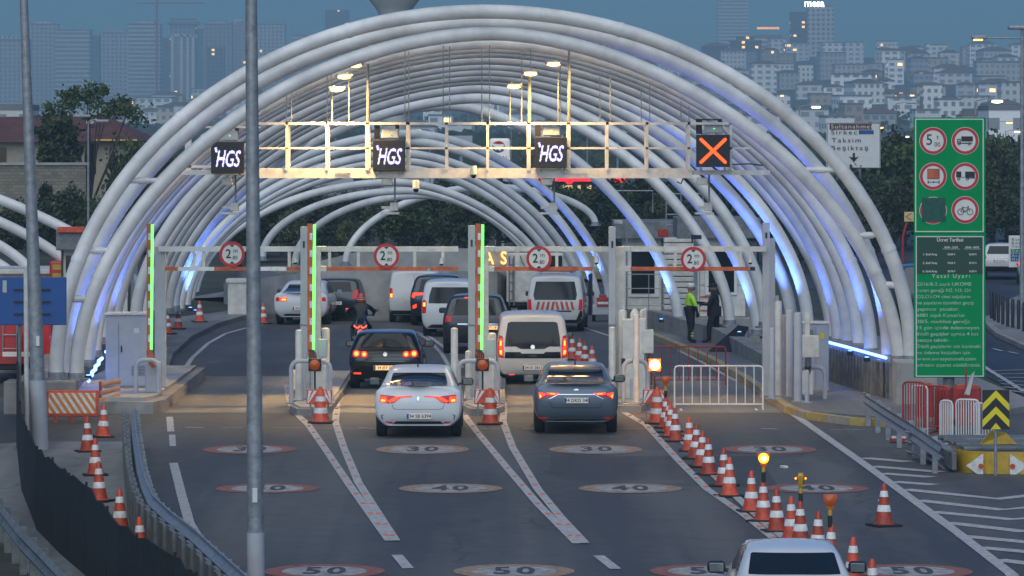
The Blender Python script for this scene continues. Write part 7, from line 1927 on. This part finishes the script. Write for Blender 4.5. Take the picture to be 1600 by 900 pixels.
# drainage ramp / black cover near the officers
t = thing('black_cover', 'tilted black sheet on the pavement right of the officers', 'cover', tuple(G(1160,550,.14)))
MB().add([(-.95,0,.0),(-.2,0,.0),(.25,1.2,.62),(-.05,1.2,.66),(-.95,0,.05),(-.2,0,.05),(.25,1.2,.67),(-.05,1.2,.71)], [(0,3,2,1),(4,5,6,7),(0,1,5,4),(1,2,6,5),(2,3,7,6),(3,0,4,7)]).build('sheet', M['black'], t)
g = G(1190, 545, .14); t = thing('concrete_block', 'pale block under the arch foot right of the officers', 'block', tuple(g))
MB().bbox((0,.3,.30), (.75,.6,.60), .02).build('block', M['concrete_light'], t); MB().bb((-.05,-.012,.30),(.15,-.004,.48)).build('recess', M['black'], t)
# white awnings, billboard panels, fuel station
Yf = 260.0
t = thing('fuel_station', 'fuel station building with a glowing red canopy band and lit windows behind the arches', 'building', (W(870,300,Yf).x, Yf, 0))
a, b = W(740,276,Yf), W(990,284,Yf); k = Yf/F
q = MB(); q.bb((W(745,0,Yf).x,Yf-1.2,W(0,283,Yf).z),(W(975,0,Yf).x,Yf+6,W(0,276,Yf).z)); q.build('canopy', M['grey_cab'], t, world=True)
q = MB()
for x0_, x1_ in ((745,760),(804,812),(824,848),(865,868),(870,884),(895,932),(960,975)): q.bb((W(x0_,0,Yf).x,Yf-1.3,W(0,283,Yf).z),(W(x1_,0,Yf).x,Yf-1.21,W(0,278,Yf).z))
for px in (889,966,971): q.lathe([(.28,-1.32),(.0,-1.34)], (W(px,0,Yf).x,Yf,W(0,280.5,Yf).z), 14, 'y')
q.build('red_band', M['neon_red'], t, world=True)
MB().bb((W(840,0,Yf).x,Yf+2,0),(W(960,0,Yf).x,Yf+8,W(0,284,Yf).z)).build('shop_wall', mat('dim shop wall', (.12,.12,.13), .7), t, world=True)
for x0_, x1_ in ((848,862),(880,895),(902,908),(918,925)): MB().bb((W(x0_,0,Yf).x,Yf+1.9,W(0,316,Yf).z),(W(x1_,0,Yf).x,Yf+1.99,W(0,290,Yf).z)).build('lit_window', emat('lit shop window', (.8,.62,.25), .55), t, world=True)
MB().bb((W(906,0,Yf).x,Yf-2,W(0,333,Yf).z),(W(922,0,Yf).x,Yf-1.5,W(0,316,Yf).z)).build('poster_box', mat('poster', (.5,.35,.3), .6, emit=(1,.6,.5), es=.15), t, world=True)
for px in (800,900,960): MB().cyl((W(px,0,Yf).x,Yf+1,0),(W(px,0,Yf).x,Yf+1,W(0,283,Yf).z), .12, n=8).build('column', M['grey_cab'], t, world=True)
Yt = 230.0; t = thing('pylon_sign', 'white fuel station pylon sign with a red and blue swirl reading TOTAL', 'sign', (W(781,235,Yt).x, Yt, 0))
a, b = W(765,216,Yt), W(797,253,Yt); c = (a+b)/2
MB().bbox(tuple(c), (b.x-a.x,.3,a.z-b.z), .14).build('panel', mat('lit sign face', (.7,.7,.66), .4, emit=(1,.95,.85), es=.12), t, world=True)
def swirl(r0, r1, a0, a1, cx, cz, tw=.35):
    vs = []; n_ = 14
    for i in range(n_+1):
        u = i/n_; an = R(a0+(a1-a0)*u); w__ = math.sin(math.pi*min(1,u*1.1))*(r1-r0)+.012
        vs += [(cx+(r1)*math.cos(an), Yt-.16, cz+r1*math.sin(an)*.9), (cx+(r1-w__)*math.cos(an), Yt-.16, cz+(r1-w__)*math.sin(an)*.9)]
    return vs, [(2*i,2*i+1,2*i+3,2*i+2) for i in range(n_)]
lc = W(779,229.5,Yt)
for m_, a0, a1 in (('red',150,10),('sign_blue',20,-70),('sign_blue',-60,-150),('orange',-80,0),('sign_blue',-200,-120)):
    q = MB(); v_, f_ = swirl(.17,.36,a0,a1,lc.x,lc.z); q.add(v_, f_); q.build('swirl', M[m_], t, world=True).location.y -= .002*a0/100
q = MB(); A_ = W(780,247,Yt); add_text(q, 'TOTAL', A_.x, Yt-.17, A_.z, .30, sx=1.05, bold=.004); q.build('lettering', M['red'], t, world=True)
MB().bb((c.x-.25,Yt,0),(c.x+.25,Yt+.2,b.z)).build('pylon', M['grey_cab'], t, world=True)
for (x0_, y0_, x1_, y1_, Y_, lab) in ((703,212,738,228,300,'pale blank billboard left of the fuel station pylon'),(478,217,500,292,235,'pale blank panel behind the left half of the gantry'),(500,276,552,290,236,'low pale panel joined to it under the gantry')):
    a, b = W(x0_,y0_,Y_), W(x1_,y1_,Y_); t = thing('billboard', lab, 'billboard', ((a.x+b.x)/2, Y_, 0)); MB().bb((a.x,Y_,b.z),(b.x,Y_+.2,a.z)).build('panel', M['grey_cab'], t, world=True)
    MB().bb(((a.x+b.x)/2-.1,Y_+.05,0),((a.x+b.x)/2+.1,Y_+.15,b.z)).build('post', M['galv'], t, world=True)
# mushroom tower
Ym = 400.0; t = thing('mushroom_tower', 'pale round tower flaring at its top, rising behind the front arch', 'tower', (W(616,100,Ym).x, Ym, 0))
q = MB(); z = lambda py: W(0,py,Ym).z; r = lambda px: px/2*Ym/F
q.lathe([(r(42),0),(r(40),z(210)),(r(38),z(120)),(r(40),z(60)),(r(46),z(25)),(r(60),z(12)),(r(78),z(1)),(r(92),z(-12)),(r(100),z(-30)),(0,z(-34))], (0,0,0), 28); q.build('shaft', mat('pale tower concrete', (.5,.5,.45), .7, noise=.1, scale=.3), t, smooth=True)
# ================================================================ HOUSE AND BUILDINGS BEHIND
Yh = 215.0
t = thing('house', 'cream house with a red-brown tiled hip roof behind trees on the left', 'house', (W(110,240,Yh).x, Yh, 0))
z = lambda py: W(0,py,Yh).z; x = lambda px: W(px,0,Yh).x
roofm = mat('brown roof tiles', (.12,.05,.042), .8, noise=.3, scale=1.5, bump=.4)
MB().bb((x(-60),Yh,0),(x(212),Yh+9,z(220))).build('wall', mat('cream render', (.38,.33,.24), .8, noise=.12), t, world=True)
q = MB(); q.add([(x(-80),Yh-.6,z(222)),(x(100),Yh-.6,z(222)),(x(225),Yh-.6,z(219)),(x(225),Yh+10,z(219)),(x(-80),Yh+10,z(222)),(x(-60),Yh+4.5,z(183)),(x(150),Yh+4.5,z(179))], [(0,1,2,6,5),(2,3,6),(3,4,5,6),(4,0,5),(0,4,3,2,1)]); q.build('roof', roofm, t, world=True)
MB().bb((x(132),Yh-.02,z(272)),(x(150),Yh+.0,z(225))).build('window', M['glass'], t, world=True)
MB().bb((x(-20),Yh-.05,z(262)),(x(10),Yh,z(230))).build('window', M['glass'], t, world=True)
MB().bb((x(60),Yh-.05,z(262)),(x(80),Yh,z(236))).build('window', M['glass'], t, world=True)
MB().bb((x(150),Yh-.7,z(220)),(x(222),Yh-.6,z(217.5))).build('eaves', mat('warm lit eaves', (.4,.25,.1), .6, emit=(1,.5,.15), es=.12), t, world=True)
MB().bbox((x(135),Yh+2.0,z(186)), (.4,.4,.5), .05).build('chimney', M['cream'], t, world=True)
t = thing('stone_wall', 'tall pale stone retaining wall below the red-roofed house', 'wall', (x(60), 200, 0))
sm = bpy.data.materials.new('stone blocks'); sm.use_nodes = True; nt = sm.node_tree; bk = nt.nodes.new('ShaderNodeTexBrick'); bk.inputs['Scale'].default_value = 1.6; bk.inputs['Color1'].default_value = (.26,.23,.17,1); bk.inputs['Color2'].default_value = (.17,.15,.115,1); bk.inputs['Mortar'].default_value = (.12,.11,.09,1)
tc = nt.nodes.new('ShaderNodeTexCoord'); sp_ = nt.nodes.new('ShaderNodeSeparateXYZ'); cb = nt.nodes.new('ShaderNodeCombineXYZ'); nt.links.new(tc.outputs['Object'], sp_.inputs[0]); nt.links.new(sp_.outputs[0], cb.inputs[0]); nt.links.new(sp_.outputs[2], cb.inputs[1]); nt.links.new(cb.outputs[0], bk.inputs[0]); nt.links.new(bk.outputs[0], nt.nodes['Principled BSDF'].inputs['Base Color']); nt.nodes['Principled BSDF'].inputs['Roughness'].default_value = .9
a, b = W(-60,258,200), W(134,400,200); MB().bb((a.x,200,0),(b.x,201,a.z)).build('wall_body', sm, t, world=True); MB().bb((a.x,199.9,a.z),(b.x+.1,201.1,a.z+.12)).build('coping', M['concrete_light'], t, world=True)

# window grid shader for far facades
def facade(name, c, wc=(.03,.04,.05), bay=2.6, fl=3.0, lit=.02, fx=.5, fz=.5, bands=False):
    m = bpy.data.materials.new(name); m.use_nodes = True; nt = m.node_tree; b = nt.nodes['Principled BSDF']; L = nt.links
    tc = nt.nodes.new('ShaderNodeTexCoord'); sp = nt.nodes.new('ShaderNodeSeparateXYZ'); L.new(tc.outputs['Object'], sp.inputs[0])
    def mt(op, a, b_=0, c_=0):
        q = nt.nodes.new('ShaderNodeMath'); q.operation = op
        for i, v in enumerate((a, b_)):
            if isinstance(v, (int, float)): q.inputs[i].default_value = v
            else: L.new(v, q.inputs[i])
        return q.outputs[0]
    u = mt('DIVIDE', mt('ADD', sp.outputs[0], sp.outputs[1]), bay); v = mt('DIVIDE', sp.outputs[2], fl)
    fu, fv = mt('FRACT', u), mt('FRACT', v)
    wu = mt('MULTIPLY', mt('GREATER_THAN', fu, (1-fx)/2), mt('LESS_THAN', fu, (1+fx)/2)); wv = mt('MULTIPLY', mt('GREATER_THAN', fv, .3), mt('LESS_THAN', fv, .3+fz))
    w = mt('MULTIPLY', wu, wv) if not bands else wv
    geo = nt.nodes.new('ShaderNodeNewGeometry'); sn = nt.nodes.new('ShaderNodeSeparateXYZ'); L.new(geo.outputs['Normal'], sn.inputs[0]); w = mt('MULTIPLY', w, mt('LESS_THAN', mt('ABSOLUTE', sn.outputs[2]), .5))
    oi = nt.nodes.new('ShaderNodeObjectInfo')
    wn_ = nt.nodes.new('ShaderNodeTexWhiteNoise'); wn_.noise_dimensions = '4D'; cb = nt.nodes.new('ShaderNodeCombineXYZ'); L.new(mt('FLOOR', u), cb.inputs[0]); L.new(mt('FLOOR', v), cb.inputs[1]); L.new(cb.outputs[0], wn_.inputs['Vector']); L.new(oi.outputs['Random'], wn_.inputs['W'])
    hs = nt.nodes.new('ShaderNodeHueSaturation'); hs.inputs['Color'].default_value = (*c, 1); L.new(mt('ADD', mt('MULTIPLY', oi.outputs['Random'], .7), .6), hs.inputs['Value'])
    mx = nt.nodes.new('ShaderNodeMix'); mx.data_type = 'RGBA'; L.new(w, mx.inputs[0]); L.new(hs.outputs[0], mx.inputs[6]); mx.inputs[7].default_value = (*wc, 1); L.new(mx.outputs[2], b.inputs['Base Color'])
    b.inputs['Emission Color'].default_value = (1, .55, .2, 1); L.new(mt('MULTIPLY', mt('MULTIPLY', w, mt('GREATER_THAN', wn_.outputs['Value'], 1-lit)), 2.2), b.inputs['Emission Strength']); b.inputs['Roughness'].default_value = .7
    return m
FA = [facade('pale apartment facade', (.74,.73,.68), wc=(.24,.25,.26), lit=.022), facade('ochre apartment facade', (.58,.48,.36), wc=(.22,.21,.20), lit=.02, bay=3.2), facade('grey apartment facade', (.48,.49,.50), wc=(.2,.21,.22), lit=.02, fx=.65, fz=.45), facade('white balcony facade', (.80,.80,.77), wc=(.3,.31,.32), bay=4.2, fx=.6, fz=.5, lit=.015), facade('tower facade', (.52,.50,.48), wc=(.15,.16,.17), bay=3.6, fl=3.4, fx=.6, fz=.6, lit=.012), facade('banded tower facade', (.55,.54,.52), wc=(.18,.19,.2), bay=3, fl=3.4, fz=.5, bands=True, lit=0), facade('dark tower facade', (.12,.13,.14), bay=3, fl=3.2, fx=.7, fz=.5, lit=.03)]
M['far_roof'] = mat('far roof', (.16,.10,.08), .9, noise=.2, scale=.1); M['far_grey'] = mat('far roof grey', (.2,.2,.2), .9, noise=.2, scale=.1)
def building(px0, px1, pyt, Y, fm, lab, group=None, base=None, dep=None, roof='flat', rz=0.0, detail=False, cat='building'):
    a, b = W(px0, pyt, Y), W(px1, pyt, Y); cx = (a.x+b.x)/2; zb = hill(cx, Y)-3 if base is None else base; w_ = b.x-a.x; h_ = a.z-zb; dep = dep or w_*rnd.uniform(.6, 1.1)
    t = thing('building', lab, cat, (cx, Y, zb), rz, group)
    MB().bb((-w_/2,0,0),(w_/2,dep,h_)).build('wall', fm, t)
    if roof == 'hip':
        r_ = .04*w_; q = MB(); q.add([(-w_/2-r_,-r_,h_),(w_/2+r_,-r_,h_),(w_/2+r_,dep+r_,h_),(-w_/2-r_,dep+r_,h_),(-w_*.2,dep/2,h_+w_*.14),(w_*.2,dep/2,h_+w_*.14)], [(0,1,5,4),(1,2,5),(2,3,4,5),(3,0,4),(3,2,1,0)]); q.build('roof', M['far_roof'], t)
    else:
        MB().bb((-w_*.51,-.02*w_,h_),(w_*.51,dep*1.02,h_+.6)).build('roof', M['far_grey'], t)
        if roof == 'pent': MB().bb((-w_*.3,dep*.2,h_+.6),(w_*.3,dep*.8,h_+3.4)).build('penthouse', fm, t)
    return t, w_, h_, dep
BG = 'far apartment blocks on the hillside'
named = [
 (-20,44,62,3300,4,'tower at the far left edge behind the leaning mast','pent'),(47,90,38,3400,4,'tower just right of the leaning mast','pent'),(86,140,47,3200,5,'pale squarish tower over the round green tree','flat'),(140,158,56,3500,6,'narrow dark block between the towers above the tree','flat'),
 (155,203,52,3500,4,'tower above the right side of the green tree','pent'),(200,250,38,3350,5,'broad banded tower left of the bright framed one','pent'),(250,268,60,3600,6,'recessed dark block left of the bright framed tower','flat'),
 (306,318,46,3600,6,'dark sliver of a tower beside the bright framed one','flat'),(318,362,38,3400,4,'tower right of the bright framed one','pent'),(322,350,74,3100,6,'low dark block with pale front before the towers','flat'),(360,384,36,3500,4,'tower just left of the tall foreground pole','pent'),
 (402,445,38,3700,4,'faint tower right of the tall foreground pole','flat'),(455,480,55,3700,5,'faint low tower above the left shoulder of the arch','flat'),(508,545,16,3900,6,'faint dark rounded tower over the left half of the arch','flat'),
 (1097,1140,72,2900,6,'dark tower touching the arch on the right','hip'),(1140,1190,64,2800,6,'dark round-topped tower right of it','pent'),(1122,1170,-60,4000,5,'very tall faint tower running out of the top of the picture','flat'),(1178,1222,56,3000,5,'pale tower with an orange lit crown','flat'),
 (1384,1412,80,2500,3,'white block on the skyline, right of the tall lettered tower','hip'),(1418,1453,83,2400,3,'white apartment block with balconies on the skyline','hip'),(1468,1499,82,2350,3,'white block with a dark hip roof on the skyline','hip'),(1459,1506,106,2200,3,'bright white block below the skyline on the right','hip'),
 (1526,1600,97,2050,0,'broad pale apartment slab near the right edge','flat'),(1535,1598,92,2100,0,'upper storey slab behind the broad one','flat'),(1304,1356,101,2300,0,'row block beside the lettered tower foot','flat'),(1245,1285,132,1900,3,'white block over the right shoulder of the arch','hip'),(1287,1320,136,1850,3,'second white block over the right shoulder of the arch','hip'),
 (1198,1240,100,2300,0,'pale block below the dark towers','flat'),(1348,1388,132,1850,1,'ochre block above the white direction sign','hip'),(1372,1415,145,1750,0,'pale wide low block above the direction sign','hip'),(1433,1475,132,1900,1,'ochre block right of the direction sign','flat'),(1494,1524,132,1850,3,'pale block left of the twin lamp','hip'),
 (1185,1200,96,2400,6,'dark slab beside the pale crowned tower','flat')]
for a_, b_, top, Y, fi, lab, rf in named: building(a_, b_, top, Y, FA[fi], lab, BG if top > 75 else 'far towers on the skyline', roof=rf)
t, w_, h_, dep = building(266, 305, 30, 3300, FA[4], 'tower with bright pale vertical frames and a flat overhanging crown', 'far towers on the skyline')
fq = mat('pale concrete frame', (.62,.6,.56), .7, noise=.05)
for x_ in (-.42,-.05,.2,.42): MB().bb((w_*x_-1.1,-.8,2),(w_*x_+1.1,-.05,h_*.86)).build('pale_frame', fq, t)
MB().bb((-w_*.62,-2,h_*.955),(w_*.62,dep+2,h_*.975)).build('crown', M['far_grey'], t); MB().bb((-w_*.42,-.8,h_*.84),(w_*.42,-.05,h_*.865)).build('pale_frame', fq, t)
t, w_, h_, dep = building(1262, 1303, 10, 3000, FA[4], 'tallest slim tower at the right with white lit lettering on its roof', 'far towers on the skyline')
q = MB(); add_text(q, 'mesa', -w_*.25, -.5, h_+2.2, 7.4, bold=.12, sx=.95); q.build('roof_letters', emat('white roof letters', (1,.97,.9), 7.0), t)
MB().bb((-w_/2-12,2,0),(-w_/2,dep,h_*.9)).build('side_wing', FA[6], t)
for nm_, px, py, Y in (('orange lit crown',1200,44,2990),):
    a = W(px, py, Y); q = MB(); q.bb((a.x-8,Y-1,a.z-.8),(a.x+8,Y-.2,a.z+.8)); o = q.build('lit_sign', emat('orange crown', (1,.45,.12), 1.2)); tag(o, 'dim orange lit sign above the pale tower', 'sign')
t = thing('tower_crane', 'faint construction crane on the skyline between the towers', 'crane', (W(245,60,3300).x, 3300, hill(-250,3300)))
zt = W(0,-8,3300).z - t.location.z; MB().cyl((0,0,0),(0,0,zt), 1.0, n=6).build('mast', M['redpaint'], t); MB().bb((-17,-.5,zt*.93),(38,.5,zt*.93+1.2)).build('jib', M['redpaint'], t)
# random town on the slopes
cnt = 0; labs_c = ['pale','ochre','grey','white']
used = []; keyed = {}
tries = 0
while cnt < 235 and tries < 4000:
    tries += 1
    right = rnd.random() < .72
    Y = rnd.uniform(1050, 3050) if right else rnd.uniform(1500, 3100)
    px = rnd.uniform(560, 1640) if right else rnd.uniform(-20, 560)
    X = (px-800)/F*Y; zb = hill(X, Y); pb = 208-(zb-H)*F/Y
    wm = rnd.uniform(8, 19)*(1 if Y > 1700 else .72); hm = rnd.choice((6,7,9,10,12,13,15)) * (.75 if Y < 1900 else 1)*(.8 if Y < 1500 else 1); wp = wm*F/Y
    if any(abs(px-u[0]) < (wp+u[2])*.40 and abs(Y-u[1]) < 90 for u in used): continue
    used.append((px, Y, wp)); fi = rnd.choice((0,0,3,1,2,3))
    cn = {0:'pale',1:'ochre',2:'grey',3:'white'}[fi]; rf = 'hip' if rnd.random() < .5 else 'flat'
    lm = [w_ for lim, w_ in ((60,'left of the leaning mast'),(150,'over the house roof'),(260,'between the house and the big arch'),(400,'left of the tall foreground pole'),(500,'over the left end of the gantry'),(600,'left of the second lane display'),(690,'right of the second lane display'),(770,'left of the pylon sign'),(850,'behind the third lane display'),(950,'right of the third lane display'),(1060,'left of the red cross display'),(1200,'behind the red cross display'),(1290,'on the right shoulder of the big arch'),(1380,'above the white direction sign'),(1430,'left of the green board top'),(1540,'above the green board'),(9999,'near the right edge')) if px < lim][0]
    a = W(px-wp/2, 0, Y); top = 208-(zb+hm-H)*F/Y
    t_ = building(px-wp/2, px+wp/2, top, Y, FA[fi], 'x', 'low town blocks on the hillside', roof=rf, rz=rnd.uniform(-.25,.25))[0]
    keyed.setdefault((cn, rf, lm), []).append((Y, t_))
    cnt += 1
RK = ['nearest','second nearest','third nearest','fourth nearest','fifth nearest','sixth nearest','seventh nearest','eighth nearest','ninth nearest','tenth nearest']
for (cn, rf, lm), lst in keyed.items():
    lst.sort(key=lambda e: e[0])
    for k_, (_, t_) in enumerate(lst): t_['label'] = ('%s %s block of the hillside town %s' % (cn, 'hip-roofed' if rf == 'hip' else 'flat-roofed', lm)) if len(lst) == 1 else '%s %s %s town block %s' % (RK[min(k_, 9)], cn, 'hip-roofed' if rf == 'hip' else 'flat-roofed', lm)
# a few mid-distance buildings behind the arches
for a_, b_, top, Y, fi, lab in ((494,530,318,300,2,'grey building seen under the left half of the gantry'),(530,582,300,330,0,'pale slab building seen under the gantry beside the grey one'),(1060,1130,215,520,0,'pale building seen between the right arches'),(640,700,255,420,2,'low grey building behind the pylon sign'),(1545,1600,172,520,3,'pale building behind the trees at the right edge'),(0,40,172,420,0,'pale roof edge at the far left')):
    building(a_, b_, top, Y, FA[fi], lab, base=-.1, dep=12)

# ================================================================ TREES
def leafmat(name, c):
    m = mat(name, c, .75, noise=.55, scale=1.2, spec=.2); return m
LM = [leafmat('dark leaves', (.050,.068,.032)), leafmat('green leaves', (.070,.100,.036)), leafmat('pale leaves', (.095,.115,.055)), leafmat('conifer needles', (.030,.046,.030))]
BARK = mat('bark', (.07,.055,.042), .9, noise=.4, scale=3, bump=.5)
def crown_mesh(name, rx, rz_, n, ls, seed, m, shape='round', parent=None, z0=0.0):
    r = random.Random(seed); q = MB(); cl = []
    nc = max(10, int(n/60))
    for i in range(nc):
        if shape == 'round':
            u = r.uniform(-1,1); th = r.uniform(0,6.283); rad = r.uniform(.45,1.0); s_ = math.sqrt(1-u*u); c = Vector((rx*rad*s_*math.cos(th), rx*rad*s_*math.sin(th), z0+rz_*(1+u*rad)))
        elif shape == 'umbrella':
            th = r.uniform(0,6.283); rad = math.sqrt(r.random()); c = Vector((rx*rad*math.cos(th), rx*rad*math.sin(th), z0+rz_*(1.2-rad*rad*.75)+r.uniform(-.3,.3)*rz_))
        else:
            u = r.random(); th = r.uniform(0,6.283); rad = (1-u)*.95+.06; c = Vector((rx*rad*math.cos(th), rx*rad*math.sin(th), z0+2*rz_*u))
        cl.append((c, r.uniform(.5,1.1)*(.30 if shape != 'umbrella' else .24)*rx))
    for c, cr in cl:
        for k in range(60):
            d = Vector((r.gauss(0,1), r.gauss(0,1), r.gauss(0,.75)))*cr*.55; p = c + d
            a = Vector((r.uniform(-1,1), r.uniform(-1,1), r.uniform(-1,1))).normalized(); b = a.cross(Vector((r.uniform(-1,1), r.uniform(-1,1), r.uniform(-1,1)))).normalized(); s_ = ls*r.uniform(.6,1.4)
            q.add([p-a*s_, p+b*s_*.55, p+a*s_, p-b*s_*.55], [(0,1,2,3)])
    q.keep = True
    return q.build(name, m, parent), cl
def make_tree(label, h, rx, m, seed, shape='round', n=3600, ls=.16, group=None, trunk_r=None, tall=.38):
    t = thing('tree', label, 'tree', (0,0,0), 0, group)
    z0 = h*tall; rz_ = (h-z0)/2 if shape != 'umbrella' else (h-z0)/1.4
    _, cl = crown_mesh('crown', rx, rz_, n, ls, seed, m, shape, t, z0)
    r = random.Random(seed+5); tr = trunk_r or h*.022+.05
    MB().tube([(0,0,-.1),(r.uniform(-.1,.1),0,h*.2),(r.uniform(-.2,.2),0,h*.42),(0,0,h*.75)], [tr*1.25,tr,tr*.75,tr*.3], 8).build('trunk', BARK, t, smooth=True)
    q = MB()
    for c, cr in r.sample(cl, min(9, len(cl))): st_ = Vector((0,0,h*r.uniform(.28,.55))); q.tube([st_, st_.lerp(c,.5)+Vector((0,0,-.1)), c], [tr*.4,tr*.25,tr*.08], 5)
    q.build('limb', BARK, t)
    return t
protos = [make_tree('x', 5.0, 2.1, LM[0], 11), make_tree('x', 5.0, 2.3, LM[1], 12, n=4200), make_tree('x', 5.0, 1.9, LM[2], 13), make_tree('x', 6.0, 1.5, LM[3], 14, 'cone', tall=.12), make_tree('x', 6.0, 2.6, LM[0], 15, n=5400, tall=.15)]
first = [True]*5
def tree(px, top, Y, kind, lab, group, wscale=1.0, base=None):
    base = hill((px-800)/F*Y, Y) if base is None and Y > 300 else (base or 0)
    z = W(0, top, Y).z - base; h0 = (5,5,5,6,6)[kind]; s = z/h0
    x = (px-800)/F*Y; sc3 = (s*wscale, s*wscale, s)
    if first[kind]:
        o = protos[kind]; first[kind] = False; o.location = (x, Y, base); o.scale = sc3; o.rotation_euler = (0,0,rnd.random()*6); o['label'] = lab; o['group'] = group
    else: o = dup(protos[kind], (x, Y, base), rnd.random()*6, lab, group, sc3)
    return o
knd = ['dark broad tree','green bushy tree','paler open tree','dark conifer','dense dark tree']
GL = 'trees behind the left flank of the canopy'
for i, (px, top, Y, k, ws, w_) in enumerate([(30,318,190,4,1.0,'below the stone wall, leftmost'),(72,292,188,3,.8,'in front of the stone wall'),(112,300,185,0,1.0,'right of the conifer by the stone wall'),(165,300,182,1,.7,'left of the outermost arch'),(196,262,195,4,.55,'just left of the outermost arch, below the house roof'),(222,214,205,1,.6,'touching the outermost arch beside the house roof'),
     (250,245,210,4,1.0,'behind the left arch flank, upper'),(290,250,215,0,1.1,'behind the left arch flank, second'),(330,248,220,4,1.0,'between the left arches and the left display'),(370,262,215,0,1.1,'just behind the tall foreground pole'),(240,330,185,4,.9,'low behind the left arches'),(285,345,186,0,1.0,'low behind the green-lit left boom'),(330,350,190,4,1.1,'low between the left arches'),(375,345,188,0,1.1,'low behind the left height sign')]):
    tree(px, top, Y, k, '%s %s' % (knd[k], w_), GL, ws)
GC = 'trees behind the far end of the canopy'
ci = 0
for px in range(415, 1000, 26):
    k = (4,0,4,1,3)[ci % 5]; top = 296+14*math.sin(ci*1.7)+ (14 if 480 < px < 600 else 0); Y = 206+9*(ci % 4)
    tree(px, top, Y, k, '%s, %s from the left in the tree line behind the far arches' % (knd[k], ordn[ci]), GC, 1.15); ci += 1
for i, (px, top, Y, k, ws, w_) in enumerate([(455,330,200,2,.8,'small, under the left gantry'),(545,345,198,2,.8,'small pale, before the grey building'),(1010,262,205,3,1.0,'behind the second right booth'),(940,300,200,3,1.0,'conifer left of the booths'),(1045,300,200,4,1.0,'behind the louvred equipment block'),(1095,255,215,4,1.1,'behind the booth roof'),(1140,240,215,0,1.1,'behind the right arches'),(1180,255,205,4,1.0,'behind the right arches, near the tall post'),(1225,290,200,0,1.0,'seen in the gap of the right arches'),(1262,330,190,4,1.0,'low in the gap of the right arches')]):
    tree(px, top, Y, k, '%s %s' % (knd[k], w_), 'trees behind the right booths', ws)
for i, (px, top, Y, k, ws, w_) in enumerate([(1345,268,215,4,1.0,'under the direction sign'),(1385,222,225,1,1.0,'right of the direction sign'),(1412,212,235,4,.9,'left of the green board'),(1400,290,200,0,1.0,'low between the arch and the green board'),(1440,240,230,4,1.0,'behind the green board'),(1550,212,240,2,.8,'right of the green board beside the slim lamp'),(1575,208,245,1,.9,'behind the lamps near the right edge'),(1598,232,235,4,1.0,'cut by the right edge'),(1548,280,215,0,.9,'lower tree right of the green board'),(1585,290,212,4,1.0,'lower tree above the direction sign at the edge'),(1330,330,200,4,1.0,'low behind the right arches'),(1370,345,198,0,1.0,'low right of the big arch')]):
    tree(px, top, Y, k, '%s %s' % (knd[k], w_), 'trees on the right by the green board', ws)
# big open tree over the house roof and palm-like mass
t = make_tree('broad open-crowned green tree rising over the red-roofed house', 9.0, 2.35, LM[1], 77, 'umbrella', n=2000, ls=.12, tall=.78, trunk_r=.16); w = W(140, 208, 205); t.location = (w.x, 205, 0); s = (W(0,122,205).z)/9.6; t.scale = (1.0,1.0,s)
t = make_tree('dark shaggy tree left of the open-crowned one, hiding the house front', 8.0, 1.15, LM[0], 78, 'round', n=3600, ls=.16, tall=.30); w = W(88, 208, 203); t.location = (w.x, 203, 0); s = W(0,172,203).z/8.0; t.scale = (1,1,s)
# distant wooded belt
wd = MB(); r = random.Random(5)
for i in range(13000):
    Y = r.uniform(480, 1500); X = r.uniform(-.13,.135)*Y; z = hill(X, Y); h_ = r.uniform(.3,1)**.7*(3.0+1.5*math.sin(X*.05+Y*.01)); s_ = r.uniform(.5,1.3)
    a = Vector((r.uniform(-1,1), r.uniform(-.3,.3), r.uniform(-1,1))).normalized(); b = a.cross(Vector((0,1,.3))).normalized(); p = Vector((X, Y, z+h_))
    wd.add([p-a*s_, p+b*s_*.8, p+a*s_, p-b*s_*.8], [(0,1,2,3)])
wd.keep = True
tag(wd.build('woodland', LM[0]), 'dark belt of distant trees among the foot of the town', None, kind='stuff')

# ================================================================ HAZE
hz = MB(); hz.bb((-900,-60,-1.2),(900,4600,200)); ho = hz.build('haze', M['black']); ho['kind'] = 'stuff'
hm = bpy.data.materials.new('dusk air'); hm.use_nodes = True; nt = hm.node_tree; nt.nodes.clear(); out = nt.nodes.new('ShaderNodeOutputMaterial'); pv = nt.nodes.new('ShaderNodeVolumePrincipled')
pv.inputs['Density'].default_value = .00043; pv.inputs['Color'].default_value = (.52,.80,.92,1); pv.inputs['Anisotropy'].default_value = .0
nt.links.new(pv.outputs[0], out.inputs['Volume']); ho.data.materials.clear(); ho.data.materials.append(hm)
